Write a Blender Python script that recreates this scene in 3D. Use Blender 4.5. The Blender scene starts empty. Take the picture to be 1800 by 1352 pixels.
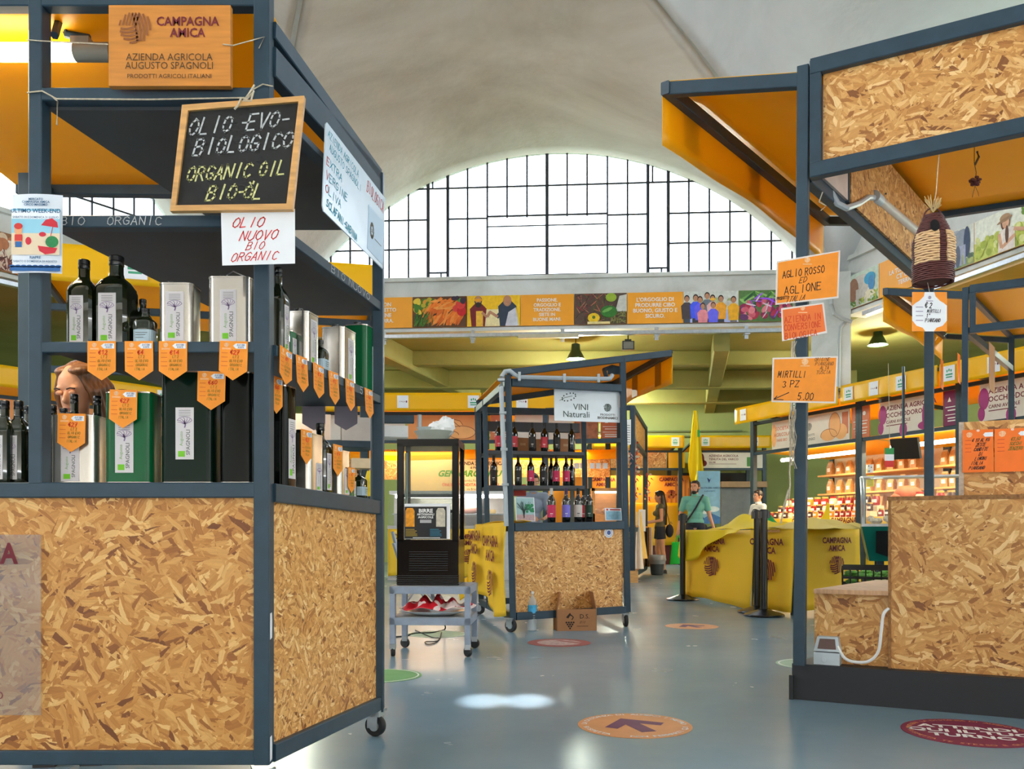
import bpy, math, random
from mathutils import Vector, Matrix
random.seed(7)
R = random.Random(11)
SC = bpy.context.scene
COL = SC.collection
# ---------------------------------------------------------------- camera, sky, exposure
F, H, HY = 1550.0, 0.86, 935.0            # focal length in pixels of 1800, eye height, horizon row
cam_d = bpy.data.cameras.new('camera'); cam = bpy.data.objects.new('camera', cam_d); COL.objects.link(cam)
cam.location = (0, 0, H); cam.rotation_euler = (math.pi/2, 0, 0)
cam_d.sensor_width = 36.0; cam_d.lens = 36.0*F/1800.0; cam_d.shift_y = (HY-676)/1800.0
cam_d.clip_start = 0.05; cam_d.clip_end = 200
SC.camera = cam
SC.view_settings.view_transform = 'Standard'; SC.view_settings.look = 'None'
SC.view_settings.gamma = 1.0; SC.view_settings.use_curve_mapping = False
SC.view_settings.exposure = 0.75
wd = bpy.data.worlds.new('sky'); SC.world = wd; wd.use_nodes = True
nt = wd.node_tree; nt.nodes.clear()
wo = nt.nodes.new('ShaderNodeOutputWorld'); wb = nt.nodes.new('ShaderNodeBackground')
tc = nt.nodes.new('ShaderNodeTexCoord'); sp = nt.nodes.new('ShaderNodeSeparateXYZ'); cr = nt.nodes.new('ShaderNodeValToRGB')
nt.links.new(tc.outputs['Generated'], sp.inputs[0]); nt.links.new(sp.outputs[2], cr.inputs[0])
cr.color_ramp.elements[0].position = 0.0; cr.color_ramp.elements[0].color = (0.9, 0.93, 0.97, 1)
cr.color_ramp.elements[1].position = 0.85; cr.color_ramp.elements[1].color = (0.52, 0.74, 1.0, 1)
e = cr.color_ramp.elements.new(0.36); e.color = (0.97, 0.98, 1.0, 1)
nt.links.new(cr.outputs[0], wb.inputs[0]); wb.inputs[1].default_value = 9.5
nt.links.new(wb.outputs[0], wo.inputs[0])
cy = SC.cycles
cy.max_bounces = 9; cy.diffuse_bounces = 5; cy.glossy_bounces = 4; cy.transmission_bounces = 6; cy.transparent_max_bounces = 12
cy.caustics_reflective = False; cy.caustics_refractive = False; cy.sample_clamp_indirect = 6.0
cy.use_denoising = True

def lamp(name, kind, loc, power, color=(1, 1, 1), size=0.1, aim=None, **kw):
    l = bpy.data.lights.new(name, kind); l.energy = power; l.color = color
    if kind == 'AREA': l.size = size
    elif kind in ('POINT', 'SPOT'): l.shadow_soft_size = size
    for k, v in kw.items(): setattr(l, k, v)
    o = bpy.data.objects.new(name, l); COL.objects.link(o); o.location = loc
    if aim is not None: o.rotation_euler = (Vector(aim)-Vector(loc)).to_track_quat('-Z', 'Y').to_euler()
    return o
# two spot lamps added under the vault to make the bright floor patch
for xx in (-0.145, 0.08):
    lamp('floor_patch_spot', 'SPOT', (xx+0.25, 12.9, 7.7), 9000, (0.92, 0.97, 1.0), 0.03, aim=(xx, 4.49, 0), spot_size=0.0275, spot_blend=0.9)

def P(px, py, d): return Vector(((px-900)/F*d, d, H+(HY-py)/F*d))
def PX(px, d): return (px-900)/F*d
def ZY(py, d): return H+(HY-py)/F*d
def DF(py): return H*F/(py-HY)
V = Vector
def srgb(r, g, b):
    f = lambda c: (c/255/12.92) if c/255 <= 0.04045 else ((c/255+0.055)/1.055)**2.4
    return (f(r), f(g), f(b), 1)

# ---------------------------------------------------------------- materials
MATS = {}
def newmat(name):
    m = bpy.data.materials.new(name); m.use_nodes = True
    return m, m.node_tree, m.node_tree.nodes['Principled BSDF']
def N(nt, typ, **kw):
    n = nt.nodes.new(typ)
    for k, v in kw.items():
        if k in n.inputs: n.inputs[k].default_value = v
        else: setattr(n, k, v)
    return n
def mat(name, rgb, rough=0.5, metal=0.0, var=0.08, scale=9.0, emit=0.0, spec=0.5, coat=0.0, bump=0.0, trans=0.0, stretch=None):
    if name in MATS: return MATS[name]
    m, nt, b = newmat(name); c = srgb(*rgb)
    b.inputs['Roughness'].default_value = rough; b.inputs['Metallic'].default_value = metal
    b.inputs['Specular IOR Level'].default_value = spec; b.inputs['Coat Weight'].default_value = coat
    b.inputs['Transmission Weight'].default_value = trans
    if var > 0:
        t = N(nt, 'ShaderNodeTexCoord'); n = N(nt, 'ShaderNodeTexNoise', Scale=scale, Detail=3.0)
        src = t.outputs['Object']
        if stretch:
            mp = N(nt, 'ShaderNodeMapping'); mp.inputs['Scale'].default_value = stretch
            nt.links.new(src, mp.inputs[0]); src = mp.outputs[0]
        nt.links.new(src, n.inputs['Vector'])
        r = N(nt, 'ShaderNodeValToRGB'); a, z = r.color_ramp.elements
        a.position, z.position = 0.3, 0.7
        a.color = tuple(x*(1-var) for x in c[:3])+(1,); z.color = tuple(min(1, x*(1+var)) for x in c[:3])+(1,)
        nt.links.new(n.outputs['Fac'], r.inputs[0]); nt.links.new(r.outputs[0], b.inputs['Base Color'])
        if bump:
            bp = N(nt, 'ShaderNodeBump', Strength=bump, Distance=0.01)
            nt.links.new(n.outputs['Fac'], bp.inputs['Height']); nt.links.new(bp.outputs[0], b.inputs['Normal'])
    else: b.inputs['Base Color'].default_value = c
    if emit: b.inputs['Emission Color'].default_value = c; b.inputs['Emission Strength'].default_value = emit
    MATS[name] = m; return m
def tarp(name, rgb, tl=0.5, rough=0.35):
    if name in MATS: return MATS[name]
    m, nt, b = newmat(name); c = srgb(*rgb)
    t = N(nt, 'ShaderNodeTexCoord'); n = N(nt, 'ShaderNodeTexNoise', Scale=1.4, Detail=2.0)
    nt.links.new(t.outputs['Object'], n.inputs['Vector'])
    bp = N(nt, 'ShaderNodeBump', Strength=0.5, Distance=0.05); nt.links.new(n.outputs['Fac'], bp.inputs['Height'])
    b.inputs['Base Color'].default_value = c; b.inputs['Roughness'].default_value = rough
    nt.links.new(bp.outputs[0], b.inputs['Normal'])
    tr = N(nt, 'ShaderNodeBsdfTranslucent'); tr.inputs[0].default_value = c
    mx = N(nt, 'ShaderNodeMixShader'); mx.inputs[0].default_value = tl
    nt.links.new(b.outputs[0], mx.inputs[1]); nt.links.new(tr.outputs[0], mx.inputs[2])
    nt.links.new(mx.outputs[0], nt.nodes['Material Output'].inputs[0])
    MATS[name] = m; return m
def glass(name, rgb=(235, 242, 245), alpha=0.12, rough=0.05, grime=False):
    if name in MATS: return MATS[name]
    m, nt, b = newmat(name); b.inputs['Base Color'].default_value = srgb(*rgb); b.inputs['Roughness'].default_value = rough
    tr = N(nt, 'ShaderNodeBsdfTransparent'); tr.inputs[0].default_value = srgb(*rgb)
    mx = N(nt, 'ShaderNodeMixShader'); mx.inputs[0].default_value = alpha
    if grime:
        t = N(nt, 'ShaderNodeTexCoord'); n = N(nt, 'ShaderNodeTexNoise', Scale=0.9, Detail=6.0)
        nt.links.new(t.outputs['Object'], n.inputs['Vector'])
        r = N(nt, 'ShaderNodeMapRange'); r.inputs['From Min'].default_value = 0.52; r.inputs['From Max'].default_value = 0.75
        r.inputs['To Min'].default_value = alpha; r.inputs['To Max'].default_value = alpha+0.16
        nt.links.new(n.outputs['Fac'], r.inputs[0]); nt.links.new(r.outputs[0], mx.inputs[0])
    nt.links.new(tr.outputs[0], mx.inputs[1]); nt.links.new(b.outputs[0], mx.inputs[2])
    nt.links.new(mx.outputs[0], nt.nodes['Material Output'].inputs[0])
    MATS[name] = m; return m
def osb(name, L=0.075, W=0.016, tint=(1, 1, 1), seed=0, light=0.0):
    """pressed strand board: layers of long flakes; every cluster of flakes is turned its own way"""
    if name in MATS: return MATS[name]
    m, nt, b = newmat(name); rr = random.Random(seed+3)
    t = N(nt, 'ShaderNodeTexCoord'); flat = N(nt, 'ShaderNodeMapping'); flat.inputs['Scale'].default_value = (1, 0, 1); nt.links.new(t.outputs['Object'], flat.inputs[0])
    nz = N(nt, 'ShaderNodeTexNoise', Scale=14.0, Detail=5.0, Roughness=.7); nt.links.new(flat.outputs[0], nz.inputs['Vector'])
    vs = N(nt, 'ShaderNodeVectorMath', operation='MULTIPLY_ADD')
    nt.links.new(nz.outputs['Color'], vs.inputs[0]); vs.inputs[1].default_value = (0.022, 0, 0.022); nt.links.new(flat.outputs[0], vs.inputs[2])
    prev = None
    cols = [(0.0, (120, 72, 32)), (0.05, (160, 106, 52)), (0.22, (192, 138, 74)), (0.55, (207, 157, 92)), (0.85, (218, 174, 112)), (1.0, (238, 208, 156))]
    for i in range(6):
        k = (1.5, 1.1, .8, 1.2, .9, .65)[i]
        of = N(nt, 'ShaderNodeMapping'); of.inputs['Location'].default_value = (rr.uniform(0, 9), 0, rr.uniform(0, 9)); nt.links.new(vs.outputs[0], of.inputs[0])
        v0 = N(nt, 'ShaderNodeTexVoronoi', Scale=1.0/(L*k*1.15)); nt.links.new(of.outputs[0], v0.inputs['Vector'])
        s0 = N(nt, 'ShaderNodeSeparateColor'); nt.links.new(v0.outputs['Color'], s0.inputs[0])
        an = N(nt, 'ShaderNodeMapRange'); an.inputs['To Min'].default_value = -1.35; an.inputs['To Max'].default_value = 1.35; nt.links.new(s0.outputs['Blue'], an.inputs[0])
        ro = N(nt, 'ShaderNodeVectorRotate', rotation_type='AXIS_ANGLE'); ro.inputs['Axis'].default_value = (0, 1, 0); nt.links.new(an.outputs[0], ro.inputs['Angle']); nt.links.new(of.outputs[0], ro.inputs['Vector'])
        mp = N(nt, 'ShaderNodeMapping'); mp.inputs['Scale'].default_value = (1/(L*k), 1, 1/(W*k)); nt.links.new(ro.outputs[0], mp.inputs[0])
        vo = N(nt, 'ShaderNodeTexVoronoi', Scale=1.0); nt.links.new(mp.outputs[0], vo.inputs['Vector'])
        se = N(nt, 'ShaderNodeSeparateColor'); nt.links.new(vo.outputs['Color'], se.inputs[0])
        r = N(nt, 'ShaderNodeValToRGB'); cr = r.color_ramp
        for j, (q, c) in enumerate(cols):
            cc = srgb(*c); cc = tuple(min(1, cc[z]*tint[z]) for z in range(3))+(1,)
            if j < 2: el = cr.elements[j]; el.position = q
            else: el = cr.elements.new(q)
            el.color = cc
        nt.links.new(se.outputs['Green'], r.inputs[0])
        mg = N(nt, 'ShaderNodeMapping'); mg.inputs['Scale'].default_value = (.8, 1, 4.5); nt.links.new(mp.outputs[0], mg.inputs[0])
        gr = N(nt, 'ShaderNodeTexNoise', Scale=1.0, Detail=3.0); nt.links.new(mg.outputs[0], gr.inputs['Vector'])
        ml = N(nt, 'ShaderNodeMix', data_type='RGBA', blend_type='MULTIPLY'); ml.inputs[0].default_value = 0.6
        rg = N(nt, 'ShaderNodeMapRange'); rg.inputs['From Min'].default_value = .3; rg.inputs['From Max'].default_value = .7; rg.inputs['To Min'].default_value = .72; rg.inputs['To Max'].default_value = 1.1
        nt.links.new(gr.outputs['Fac'], rg.inputs[0]); nt.links.new(r.outputs[0], ml.inputs[6]); nt.links.new(rg.outputs[0], ml.inputs[7])
        if prev is None: prev = ml.outputs[2]
        else:
            th = N(nt, 'ShaderNodeMath', operation='GREATER_THAN'); th.inputs[1].default_value = (0, .45, .5, .6, .6, .66)[i]
            nt.links.new(se.outputs['Red'], th.inputs[0])
            mx = N(nt, 'ShaderNodeMix', data_type='RGBA'); nt.links.new(th.outputs[0], mx.inputs[0]); nt.links.new(prev, mx.inputs[6]); nt.links.new(ml.outputs[2], mx.inputs[7]); prev = mx.outputs[2]
    nt.links.new(prev, b.inputs['Base Color']); b.inputs['Roughness'].default_value = 0.5
    MATS[name] = m; return m
def stained(name, c1, c2, c3, scale=0.8, rough=0.8, bump=0.25, fine=14.0, spec=0.3):
    if name in MATS: return MATS[name]
    m, nt, b = newmat(name)
    t = N(nt, 'ShaderNodeTexCoord'); n = N(nt, 'ShaderNodeTexNoise', Scale=scale, Detail=8.0, Roughness=0.62, Distortion=0.6)
    nt.links.new(t.outputs['Object'], n.inputs['Vector'])
    r = N(nt, 'ShaderNodeValToRGB'); a, z = r.color_ramp.elements
    a.position, z.position = 0.32, 0.68; a.color = srgb(*c1); z.color = srgb(*c3)
    el = r.color_ramp.elements.new(0.5); el.color = srgb(*c2)
    nt.links.new(n.outputs['Fac'], r.inputs[0]); nt.links.new(r.outputs[0], b.inputs['Base Color'])
    n2 = N(nt, 'ShaderNodeTexNoise', Scale=fine, Detail=5.0); nt.links.new(t.outputs['Object'], n2.inputs['Vector'])
    bp = N(nt, 'ShaderNodeBump', Strength=bump, Distance=0.02); nt.links.new(n2.outputs['Fac'], bp.inputs['Height'])
    nt.links.new(bp.outputs[0], b.inputs['Normal'])
    b.inputs['Roughness'].default_value = rough; b.inputs['Specular IOR Level'].default_value = spec
    MATS[name] = m; return m
def floor_mat():
    m, nt, b = newmat('polished_floor')
    t = N(nt, 'ShaderNodeTexCoord'); n = N(nt, 'ShaderNodeTexNoise', Scale=0.7, Detail=7.0, Roughness=.6); nt.links.new(t.outputs['Object'], n.inputs['Vector'])
    r = N(nt, 'ShaderNodeValToRGB'); a, z = r.color_ramp.elements; a.position, z.position = .3, .7
    a.color = srgb(108, 138, 156); z.color = srgb(134, 157, 168)
    nt.links.new(n.outputs['Fac'], r.inputs[0]); nt.links.new(r.outputs[0], b.inputs['Base Color'])
    n2 = N(nt, 'ShaderNodeTexNoise', Scale=2.6, Detail=6.0); nt.links.new(t.outputs['Object'], n2.inputs['Vector'])
    mr = N(nt, 'ShaderNodeMapRange'); mr.inputs['To Min'].default_value = .22; mr.inputs['To Max'].default_value = .3
    nt.links.new(n2.outputs['Fac'], mr.inputs[0]); nt.links.new(mr.outputs[0], b.inputs['Roughness'])
    b.inputs['Specular IOR Level'].default_value = .4
    return m
STEEL = mat('anthracite_steel', (44, 64, 77), .45, 0.0, .12, 14, spec=.4)
STEEL_D = mat('anthracite_shelf', (58, 60, 64), .5, 0.0, .1, 9)
OSB1 = osb('strand_board', .10, .019, (1.0, .82, .56), seed=1)
OSB2 = osb('strand_board_coarse', .115, .022, (1.04, .93, .77), seed=5)
OSB3 = osb('strand_board_fine', .062, .013, (1.22, 1.12, .97), seed=9)
OSBE = mat('board_edge', (150, 104, 60), .8, var=.3, scale=60, bump=.5)
TARP = tarp('yellow_tarp', (255, 196, 20), .45)
TARP_Y = tarp('bright_yellow_tarp', (255, 205, 0), .3)
CLOTH_Y = tarp('yellow_cloth', (255, 220, 60), .35, .55)
WHITE = mat('white_paint', (232, 232, 230), .5, var=.04)
PAPER = mat('white_paper', (236, 236, 238), .6, var=.03)
ORANGE = mat('orange_card', (246, 146, 24), .55, var=.05, scale=20)
ORANGE2 = mat('bright_orange_card', (250, 118, 18), .55, var=.05, scale=20)
INK = mat('black_ink', (28, 22, 26), .7, var=0)
INK_R = mat('red_ink', (226, 40, 26), .7, var=0)
INK_DR = mat('brick_red_ink', (200, 52, 34), .7, var=0)
INK_G = mat('green_ink', (96, 110, 24), .7, var=0)
INK_B = mat('blue_ink', (40, 52, 120), .7, var=0)
INK_T = mat('teal_ink', (26, 152, 172), .7, var=0)
MAROON = mat('maroon_print', (112, 24, 36), .7, var=.04)
CHALK = mat('white_chalk', (188, 190, 190), .9, var=.25, scale=120)
CHALK_Y = mat('yellow_chalk', (208, 204, 140), .9, var=.25, scale=120)
BLACK = mat('black_plastic', (16, 16, 18), .3, var=.05, spec=.6)
RUBBER = mat('black_rubber', (26, 26, 27), .6, var=.08)
CHROME = mat('galvanised_metal', (190, 194, 198), .3, .9, .1, 20)
GREYPIPE = mat('grey_conduit', (176, 184, 188), .45, var=.06)
WOOD = mat('light_wood', (214, 160, 96), .5, var=.18, scale=8, stretch=(1, 8, 8))
CARD = mat('brown_cardboard', (168, 116, 74), .8, var=.07, scale=6)
ROPE = mat('twine', (196, 184, 160), .9, var=.2, scale=80)
LED = mat('lit_tube', (255, 236, 200), .4, var=0, emit=9.0)
LEDW = mat('lit_tube_white', (255, 244, 238), .4, var=0, emit=6.0)
SKIN = mat('skin', (206, 148, 116), .55, var=.06, scale=12)
GOLDPRINT = mat('pale_print', (250, 214, 170), .7, var=0)
WPRINT = mat('white_print', (240, 238, 232), .7, var=0)

# ---------------------------------------------------------------- mesh collecting
TXT = {}
def text_geo(s, bold=0.0):
    k = (s, bold)
    if k not in TXT:
        cu = bpy.data.curves.new('t', 'FONT'); cu.body = s; cu.size = 1.0; cu.align_x = 'CENTER'; cu.align_y = 'CENTER'
        cu.resolution_u = 2; cu.offset = bold; cu.fill_mode = 'FRONT'
        ob = bpy.data.objects.new('t', cu); me = bpy.data.meshes.new_from_object(ob)
        TXT[k] = ([tuple(v.co) for v in me.vertices], [tuple(p.vertices) for p in me.polygons])
        bpy.data.objects.remove(ob); bpy.data.curves.remove(cu); bpy.data.meshes.remove(me)
    return TXT[k]
# hand lettering: polylines on a 4 x 6 grid
SF = {'A':['0,0 2,6 4,0','0.8,2.2 3.3,2.2'],'B':['0,0 0,6 2.6,6 3.6,5 3,3.4 0,3.2','3,3.3 4,1.6 2.8,0 0,0'],'C':['3.8,5 2.4,6 .8,5.4 0,3 .8,.6 2.4,0 3.8,.9'],
'D':['0,0 0,6 2.2,5.8 3.8,4 3.8,2 2.2,.2 0,0'],'E':['3.6,6 0,6 0,0 3.6,0','0,3 2.8,3'],'F':['3.6,6 0,6 0,0','0,3 2.8,3'],'G':['3.8,5 2.4,6 .8,5.4 0,3 .8,.6 2.4,0 3.8,1 3.8,2.8 2.2,2.8'],
'H':['0,0 0,6','4,0 4,6','0,3 4,3'],'I':['2,0 2,6'],'J':['3,6 3,1 2,0 .6,.8'],'K':['0,0 0,6','3.6,6 0,2.6','1.2,3.4 3.8,0'],'L':['0,6 0,0 3.4,0'],'M':['0,0 .4,6 2,2 3.6,6 4,0'],
'N':['0,0 0,6 3.8,0 3.8,6'],'O':['2,6 .5,5 0,3 .5,1 2,0 3.5,1 4,3 3.5,5 2,6'],'P':['0,0 0,6 2.6,6 3.8,4.8 2.8,3 0,2.8'],'Q':['2,6 .5,5 0,3 .5,1 2,0 3.5,1 4,3 3.5,5 2,6','2.4,1.6 4,-.4'],
'R':['0,0 0,6 2.6,6 3.6,4.8 2.8,3.2 0,3','1.6,3 3.8,0'],'S':['3.6,5.2 2,6 .4,5 .8,3.6 3.2,2.6 3.6,1 2,0 .2,.8'],'T':['0,6 4,6','2,6 2,0'],'U':['0,6 0,1.4 1.4,0 2.6,0 4,1.4 4,6'],
'V':['0,6 2,0 4,6'],'W':['0,6 1,0 2,4 3,0 4,6'],'X':['0,0 4,6','0,6 4,0'],'Y':['0,6 2,3 4,6','2,3 2,0'],'Z':['0,6 4,6 0,0 4,0'],'0':['2,6 .5,5 .2,3 .5,1 2,0 3.5,1 3.8,3 3.5,5 2,6'],
'1':['.8,4.8 2.2,6 2.2,0'],'2':['.2,5 1.6,6 3.4,5.2 3.2,3.6 .2,0 3.8,0'],'3':['.2,5.4 2,6 3.4,5 2,3.2 3.6,1.6 2,0 .2,.8'],'4':['3.2,0 3.2,6 .2,2 4,2'],'5':['3.4,6 .6,6 .4,3.4 2.4,3.6 3.6,2 2.2,0 .2,.6'],
'6':['3.4,5.6 1.2,4.4 .2,2 1.6,0 3.4,1.2 2.6,3 .6,2.4'],'7':['0,6 3.8,6 1.4,0','1,3 3.2,3'],'8':['2,3.2 .5,4.6 2,6 3.5,4.6 2,3.2 .3,1.5 2,0 3.7,1.5 2,3.2'],'9':['3.4,3.8 1.6,3 .4,4.6 2,6 3.5,4.8 2.8,0'],
'.':['1.6,0 2.2,.3'],',':['2,.5 1.5,-.7'],'-':['.6,2.8 3.4,2.8'],'_':['0,-.3 4,-.3'],'\u20ac':['3.8,5 2.4,6 1,5 .6,3 1,1 2.4,0 3.8,1','0,3.6 2.8,3.6','0,2.4 2.6,2.4'],
"'":['2,6 1.8,4.8'],'\u00b0':['2,6 1.3,5.3 2,4.6 2.7,5.3 2,6'],'/':['.4,0 3.6,6'],'\u00d6':['2,5 .5,4.2 0,2.5 .5,.8 2,0 3.5,.8 4,2.5 3.5,4.2 2,5','1.1,6.6 1.3,6','2.7,6.6 2.9,6'],'!':['2,6 2,2','2,.5 2,0'],':':['2,4 2,3.6','2,1 2,.6']}
class MB:
    def __init__(s): s.v = []; s.f = []; s.mi = []; s.m = 0
    def add(s, vs, fs, M=None):
        o = len(s.v)
        s.v += [tuple(M @ V(p)) for p in vs] if M is not None else [tuple(p) for p in vs]
        s.f += [tuple(o+i for i in f) for f in fs]; s.mi += [s.m]*len(fs); return s
    def box(s, x0, x1, y0, y1, z0, z1, M=None):
        return s.add([(x0,y0,z0),(x1,y0,z0),(x1,y1,z0),(x0,y1,z0),(x0,y0,z1),(x1,y0,z1),(x1,y1,z1),(x0,y1,z1)],
                     [(3,2,1,0),(4,5,6,7),(0,1,5,4),(1,2,6,5),(2,3,7,6),(3,0,4,7)], M)
    def beam(s, p, q, w, h, up=(0, 0, 1), c=0.0):
        """square tube from p to q: w across, h along up; c = chamfer"""
        p, q = V(p), V(q); d = (q-p); L = d.length; d.normalize(); a = d.cross(V(up))
        if a.length < 1e-5: a = d.cross(V((0, 1, 0)))
        a.normalize(); u = a.cross(d); M = Matrix((a, d, u)).transposed().to_4x4(); M.translation = p
        if c <= 0: c = min(w, h)*0.07
        x, z = w/2, h/2
        ring = [(-x+c,-z),(x-c,-z),(x,-z+c),(x,z-c),(x-c,z),(-x+c,z),(-x,z-c),(-x,-z+c)]
        vs = [(a_, 0, b_) for a_, b_ in ring]+[(a_, L, b_) for a_, b_ in ring]
        fs = [(i, i+8, (i+1) % 8+8, (i+1) % 8) for i in range(8)]+[tuple(range(8)), tuple(range(15, 7, -1))]
        return s.add(vs, fs, M)
    def cyl(s, p, q, r, r2=None, n=14, caps=True):
        p, q = V(p), V(q); r2 = r if r2 is None else r2; d = q-p; L = d.length
        M = d.to_track_quat('Z', 'Y').to_matrix().to_4x4(); M.translation = p
        vs = [(r*math.cos(2*math.pi*i/n), r*math.sin(2*math.pi*i/n), 0) for i in range(n)]+[(r2*math.cos(2*math.pi*i/n), r2*math.sin(2*math.pi*i/n), L) for i in range(n)]
        fs = [(i, (i+1) % n, (i+1) % n+n, i+n) for i in range(n)]
        if caps: fs += [tuple(range(n-1, -1, -1)), tuple(range(n, 2*n))]
        return s.add(vs, fs, M)
    def lathe(s, prof, n=20, M=None, sq=0.0, a0=0.0, a1=2*math.pi):
        """profile [(r,z)]; sq>0 squares the section off"""
        vs = []; full = abs(a1-a0-2*math.pi) < 1e-4; k = n if full else n+1
        for r, z in prof:
            for i in range(k):
                a = a0+(a1-a0)*i/n; ca, sa = math.cos(a), math.sin(a)
                g = 1.0
                if sq: g = 1.0/((abs(ca)**(2+sq*8)+abs(sa)**(2+sq*8))**(1/(2+sq*8)))
                vs.append((r*g*ca, r*g*sa, z))
        fs = []
        for j in range(len(prof)-1):
            for i in range(n if full else n): 
                i2 = (i+1) % k if full else i+1
                fs.append((j*k+i, j*k+i2, (j+1)*k+i2, (j+1)*k+i))
        if full:
            if prof[0][0] > 1e-4: fs.append(tuple(range(k-1, -1, -1)))
            if prof[-1][0] > 1e-4: fs.append(tuple((len(prof)-1)*k+i for i in range(k)))
        return s.add(vs, fs, M)
    def tube(s, pts, r, n=6):
        pts = [V(p) for p in pts]; vs = []; fs = []
        for j, p in enumerate(pts):
            d = (pts[min(j+1, len(pts)-1)]-pts[max(j-1, 0)])
            q = d.to_track_quat('Z', 'Y') if d.length > 1e-9 else Matrix.Identity(3).to_quaternion()
            vs += [tuple(p+q @ V((r*math.cos(2*math.pi*i/n), r*math.sin(2*math.pi*i/n), 0))) for i in range(n)]
        for j in range(len(pts)-1):
            fs += [(j*n+i, j*n+(i+1) % n, (j+1)*n+(i+1) % n, (j+1)*n+i) for i in range(n)]
        fs += [tuple(range(n-1, -1, -1)), tuple((len(pts)-1)*n+i for i in range(n))]
        return s.add(vs, fs)
    def prism(s, poly, t, M=None):
        """polygon in the XY plane of M, t thick behind it"""
        n = len(poly); vs = [(x, y, 0) for x, y in poly]+[(x, y, -t) for x, y in poly]
        fs = [tuple(range(n)), tuple(range(2*n-1, n-1, -1))]+[(i+n, (i+1) % n+n, (i+1) % n, i) for i in range(n)]
        return s.add(vs, fs, M)
    def flat(s, poly, M=None, z=0.0): return s.add([(x, y, z) for x, y in poly], [tuple(range(len(poly)))], M)
    def rect(s, x0, x1, y0, y1, M=None, z=0.0): return s.flat([(x0, y0), (x1, y0), (x1, y1), (x0, y1)], M, z)
    def oval(s, x, y, rx, ry, M=None, z=0.0, n=16, rot=0.0):
        c, w = math.cos(rot), math.sin(rot); pts = []
        for i in range(n):
            a = 2*math.pi*i/n; u, v = rx*math.cos(a), ry*math.sin(a); pts.append((x+u*c-v*w, y+u*w+v*c))
        return s.flat(pts, M, z)
    def ell(s, c, r, n=12, M=None):
        vs = []; fs = []; k = n
        for j in range(n//2+1):
            th = math.pi*j/(n//2)
            for i in range(k):
                a = 2*math.pi*i/k; vs.append((c[0]+r[0]*math.sin(th)*math.cos(a), c[1]+r[1]*math.sin(th)*math.sin(a), c[2]-r[2]*math.cos(th)))
        for j in range(n//2):
            fs += [(j*k+i, j*k+(i+1) % k, (j+1)*k+(i+1) % k, (j+1)*k+i) for i in range(k)]
        return s.add(vs, fs, M)
    def cap(s, p, q, r1, r2, n=12):
        """capsule with two radii"""
        s.cyl(p, q, r1, r2, n); s.ell(p, (r1,)*3, n); s.ell(q, (r2,)*3, n); return s
    def text(s, t, x, y, size, M, bold=0.0, z=0.0, rot=0.0, sx=1.0, align='c'):
        vs, fs = text_geo(t, bold)
        if not vs: return s
        if align != 'c':
            xs = [v[0] for v in vs]; off = -min(xs) if align == 'l' else -max(xs)
        else: off = 0
        T = M @ Matrix.Translation((x, y, z)) @ Matrix.Rotation(rot, 4, 'Z') @ Matrix.Diagonal((size*sx, size, 1, 1))
        return s.add([(a+off, b, 0) for a, b, _ in vs], fs, T)
    def hand(s, t, x, y, h, M, w=0.12, z=0.0, rot=0.0, jit=0.12, sx=1.0, align='c', slant=0.12, seed=1):
        """hand-drawn capitals of height h, stroke w of the height"""
        rr = random.Random(hash_s(t)+seed); k = h/6.0; adv = 5.4*k*sx
        n = sum(0.62 if ch in " .,'-!:" else 1.0 for ch in t)
        x0 = {'c': -n*adv/2, 'l': 0, 'r': -n*adv}[align]
        T = M @ Matrix.Translation((x, y, z)) @ Matrix.Rotation(rot, 4, 'Z')
        for ch in t.upper():
            st = SF.get(ch)
            if st:
                dy = rr.uniform(-.25, .25)
                for line in st:
                    pts = []
                    for q in line.split():
                        a, b = map(float, q.split(',')); a += rr.uniform(-jit, jit)*1.6; b += rr.uniform(-jit, jit)*1.6+dy
                        pts.append((x0+(a*sx+b*slant)*k, (b-3)*k))
                    r = h*w/2
                    for (ax, ay), (bx, by) in zip(pts, pts[1:]):
                        dx, dy_ = bx-ax, by-ay; L = math.hypot(dx, dy_) or 1e-6; ux, uy = dx/L*r, dy_/L*r
                        s.flat([(ax-ux-uy*.9, ay-uy+ux*.9), (ax-ux+uy*.9, ay-uy-ux*.9), (bx+ux+uy*.9, by+uy-ux*.9), (bx+ux-uy*.9, by+uy+ux*.9)][::-1] if False else
                               [(ax-ux+uy*.9, ay-uy-ux*.9), (bx+ux+uy*.9, by+uy-ux*.9), (bx+ux-uy*.9, by+uy+ux*.9), (ax-ux-uy*.9, ay-uy+ux*.9)], T)
            x0 += adv*(0.62 if ch in " .,'-!:" else 1.0)
        return s
    def ribbon(s, pts, w, M=None, z=0.0):
        for (ax, ay), (bx, by) in zip(pts, pts[1:]):
            dx, dy = bx-ax, by-ay; L = math.hypot(dx, dy)
            if L < 1e-7: continue
            nx, ny = -dy/L*w/2, dx/L*w/2
            s.flat([(ax-nx, ay-ny), (bx-nx, by-ny), (bx+nx, by+ny), (ax+nx, ay+ny)], M, z)
        return s
    def grid(s, fn, nu, nv):
        vs = [tuple(fn(i/nu, j/nv)) for j in range(nv+1) for i in range(nu+1)]
        fs = [(j*(nu+1)+i, j*(nu+1)+i+1, (j+1)*(nu+1)+i+1, (j+1)*(nu+1)+i) for j in range(nv) for i in range(nu)]
        return s.add(vs, fs)
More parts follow.
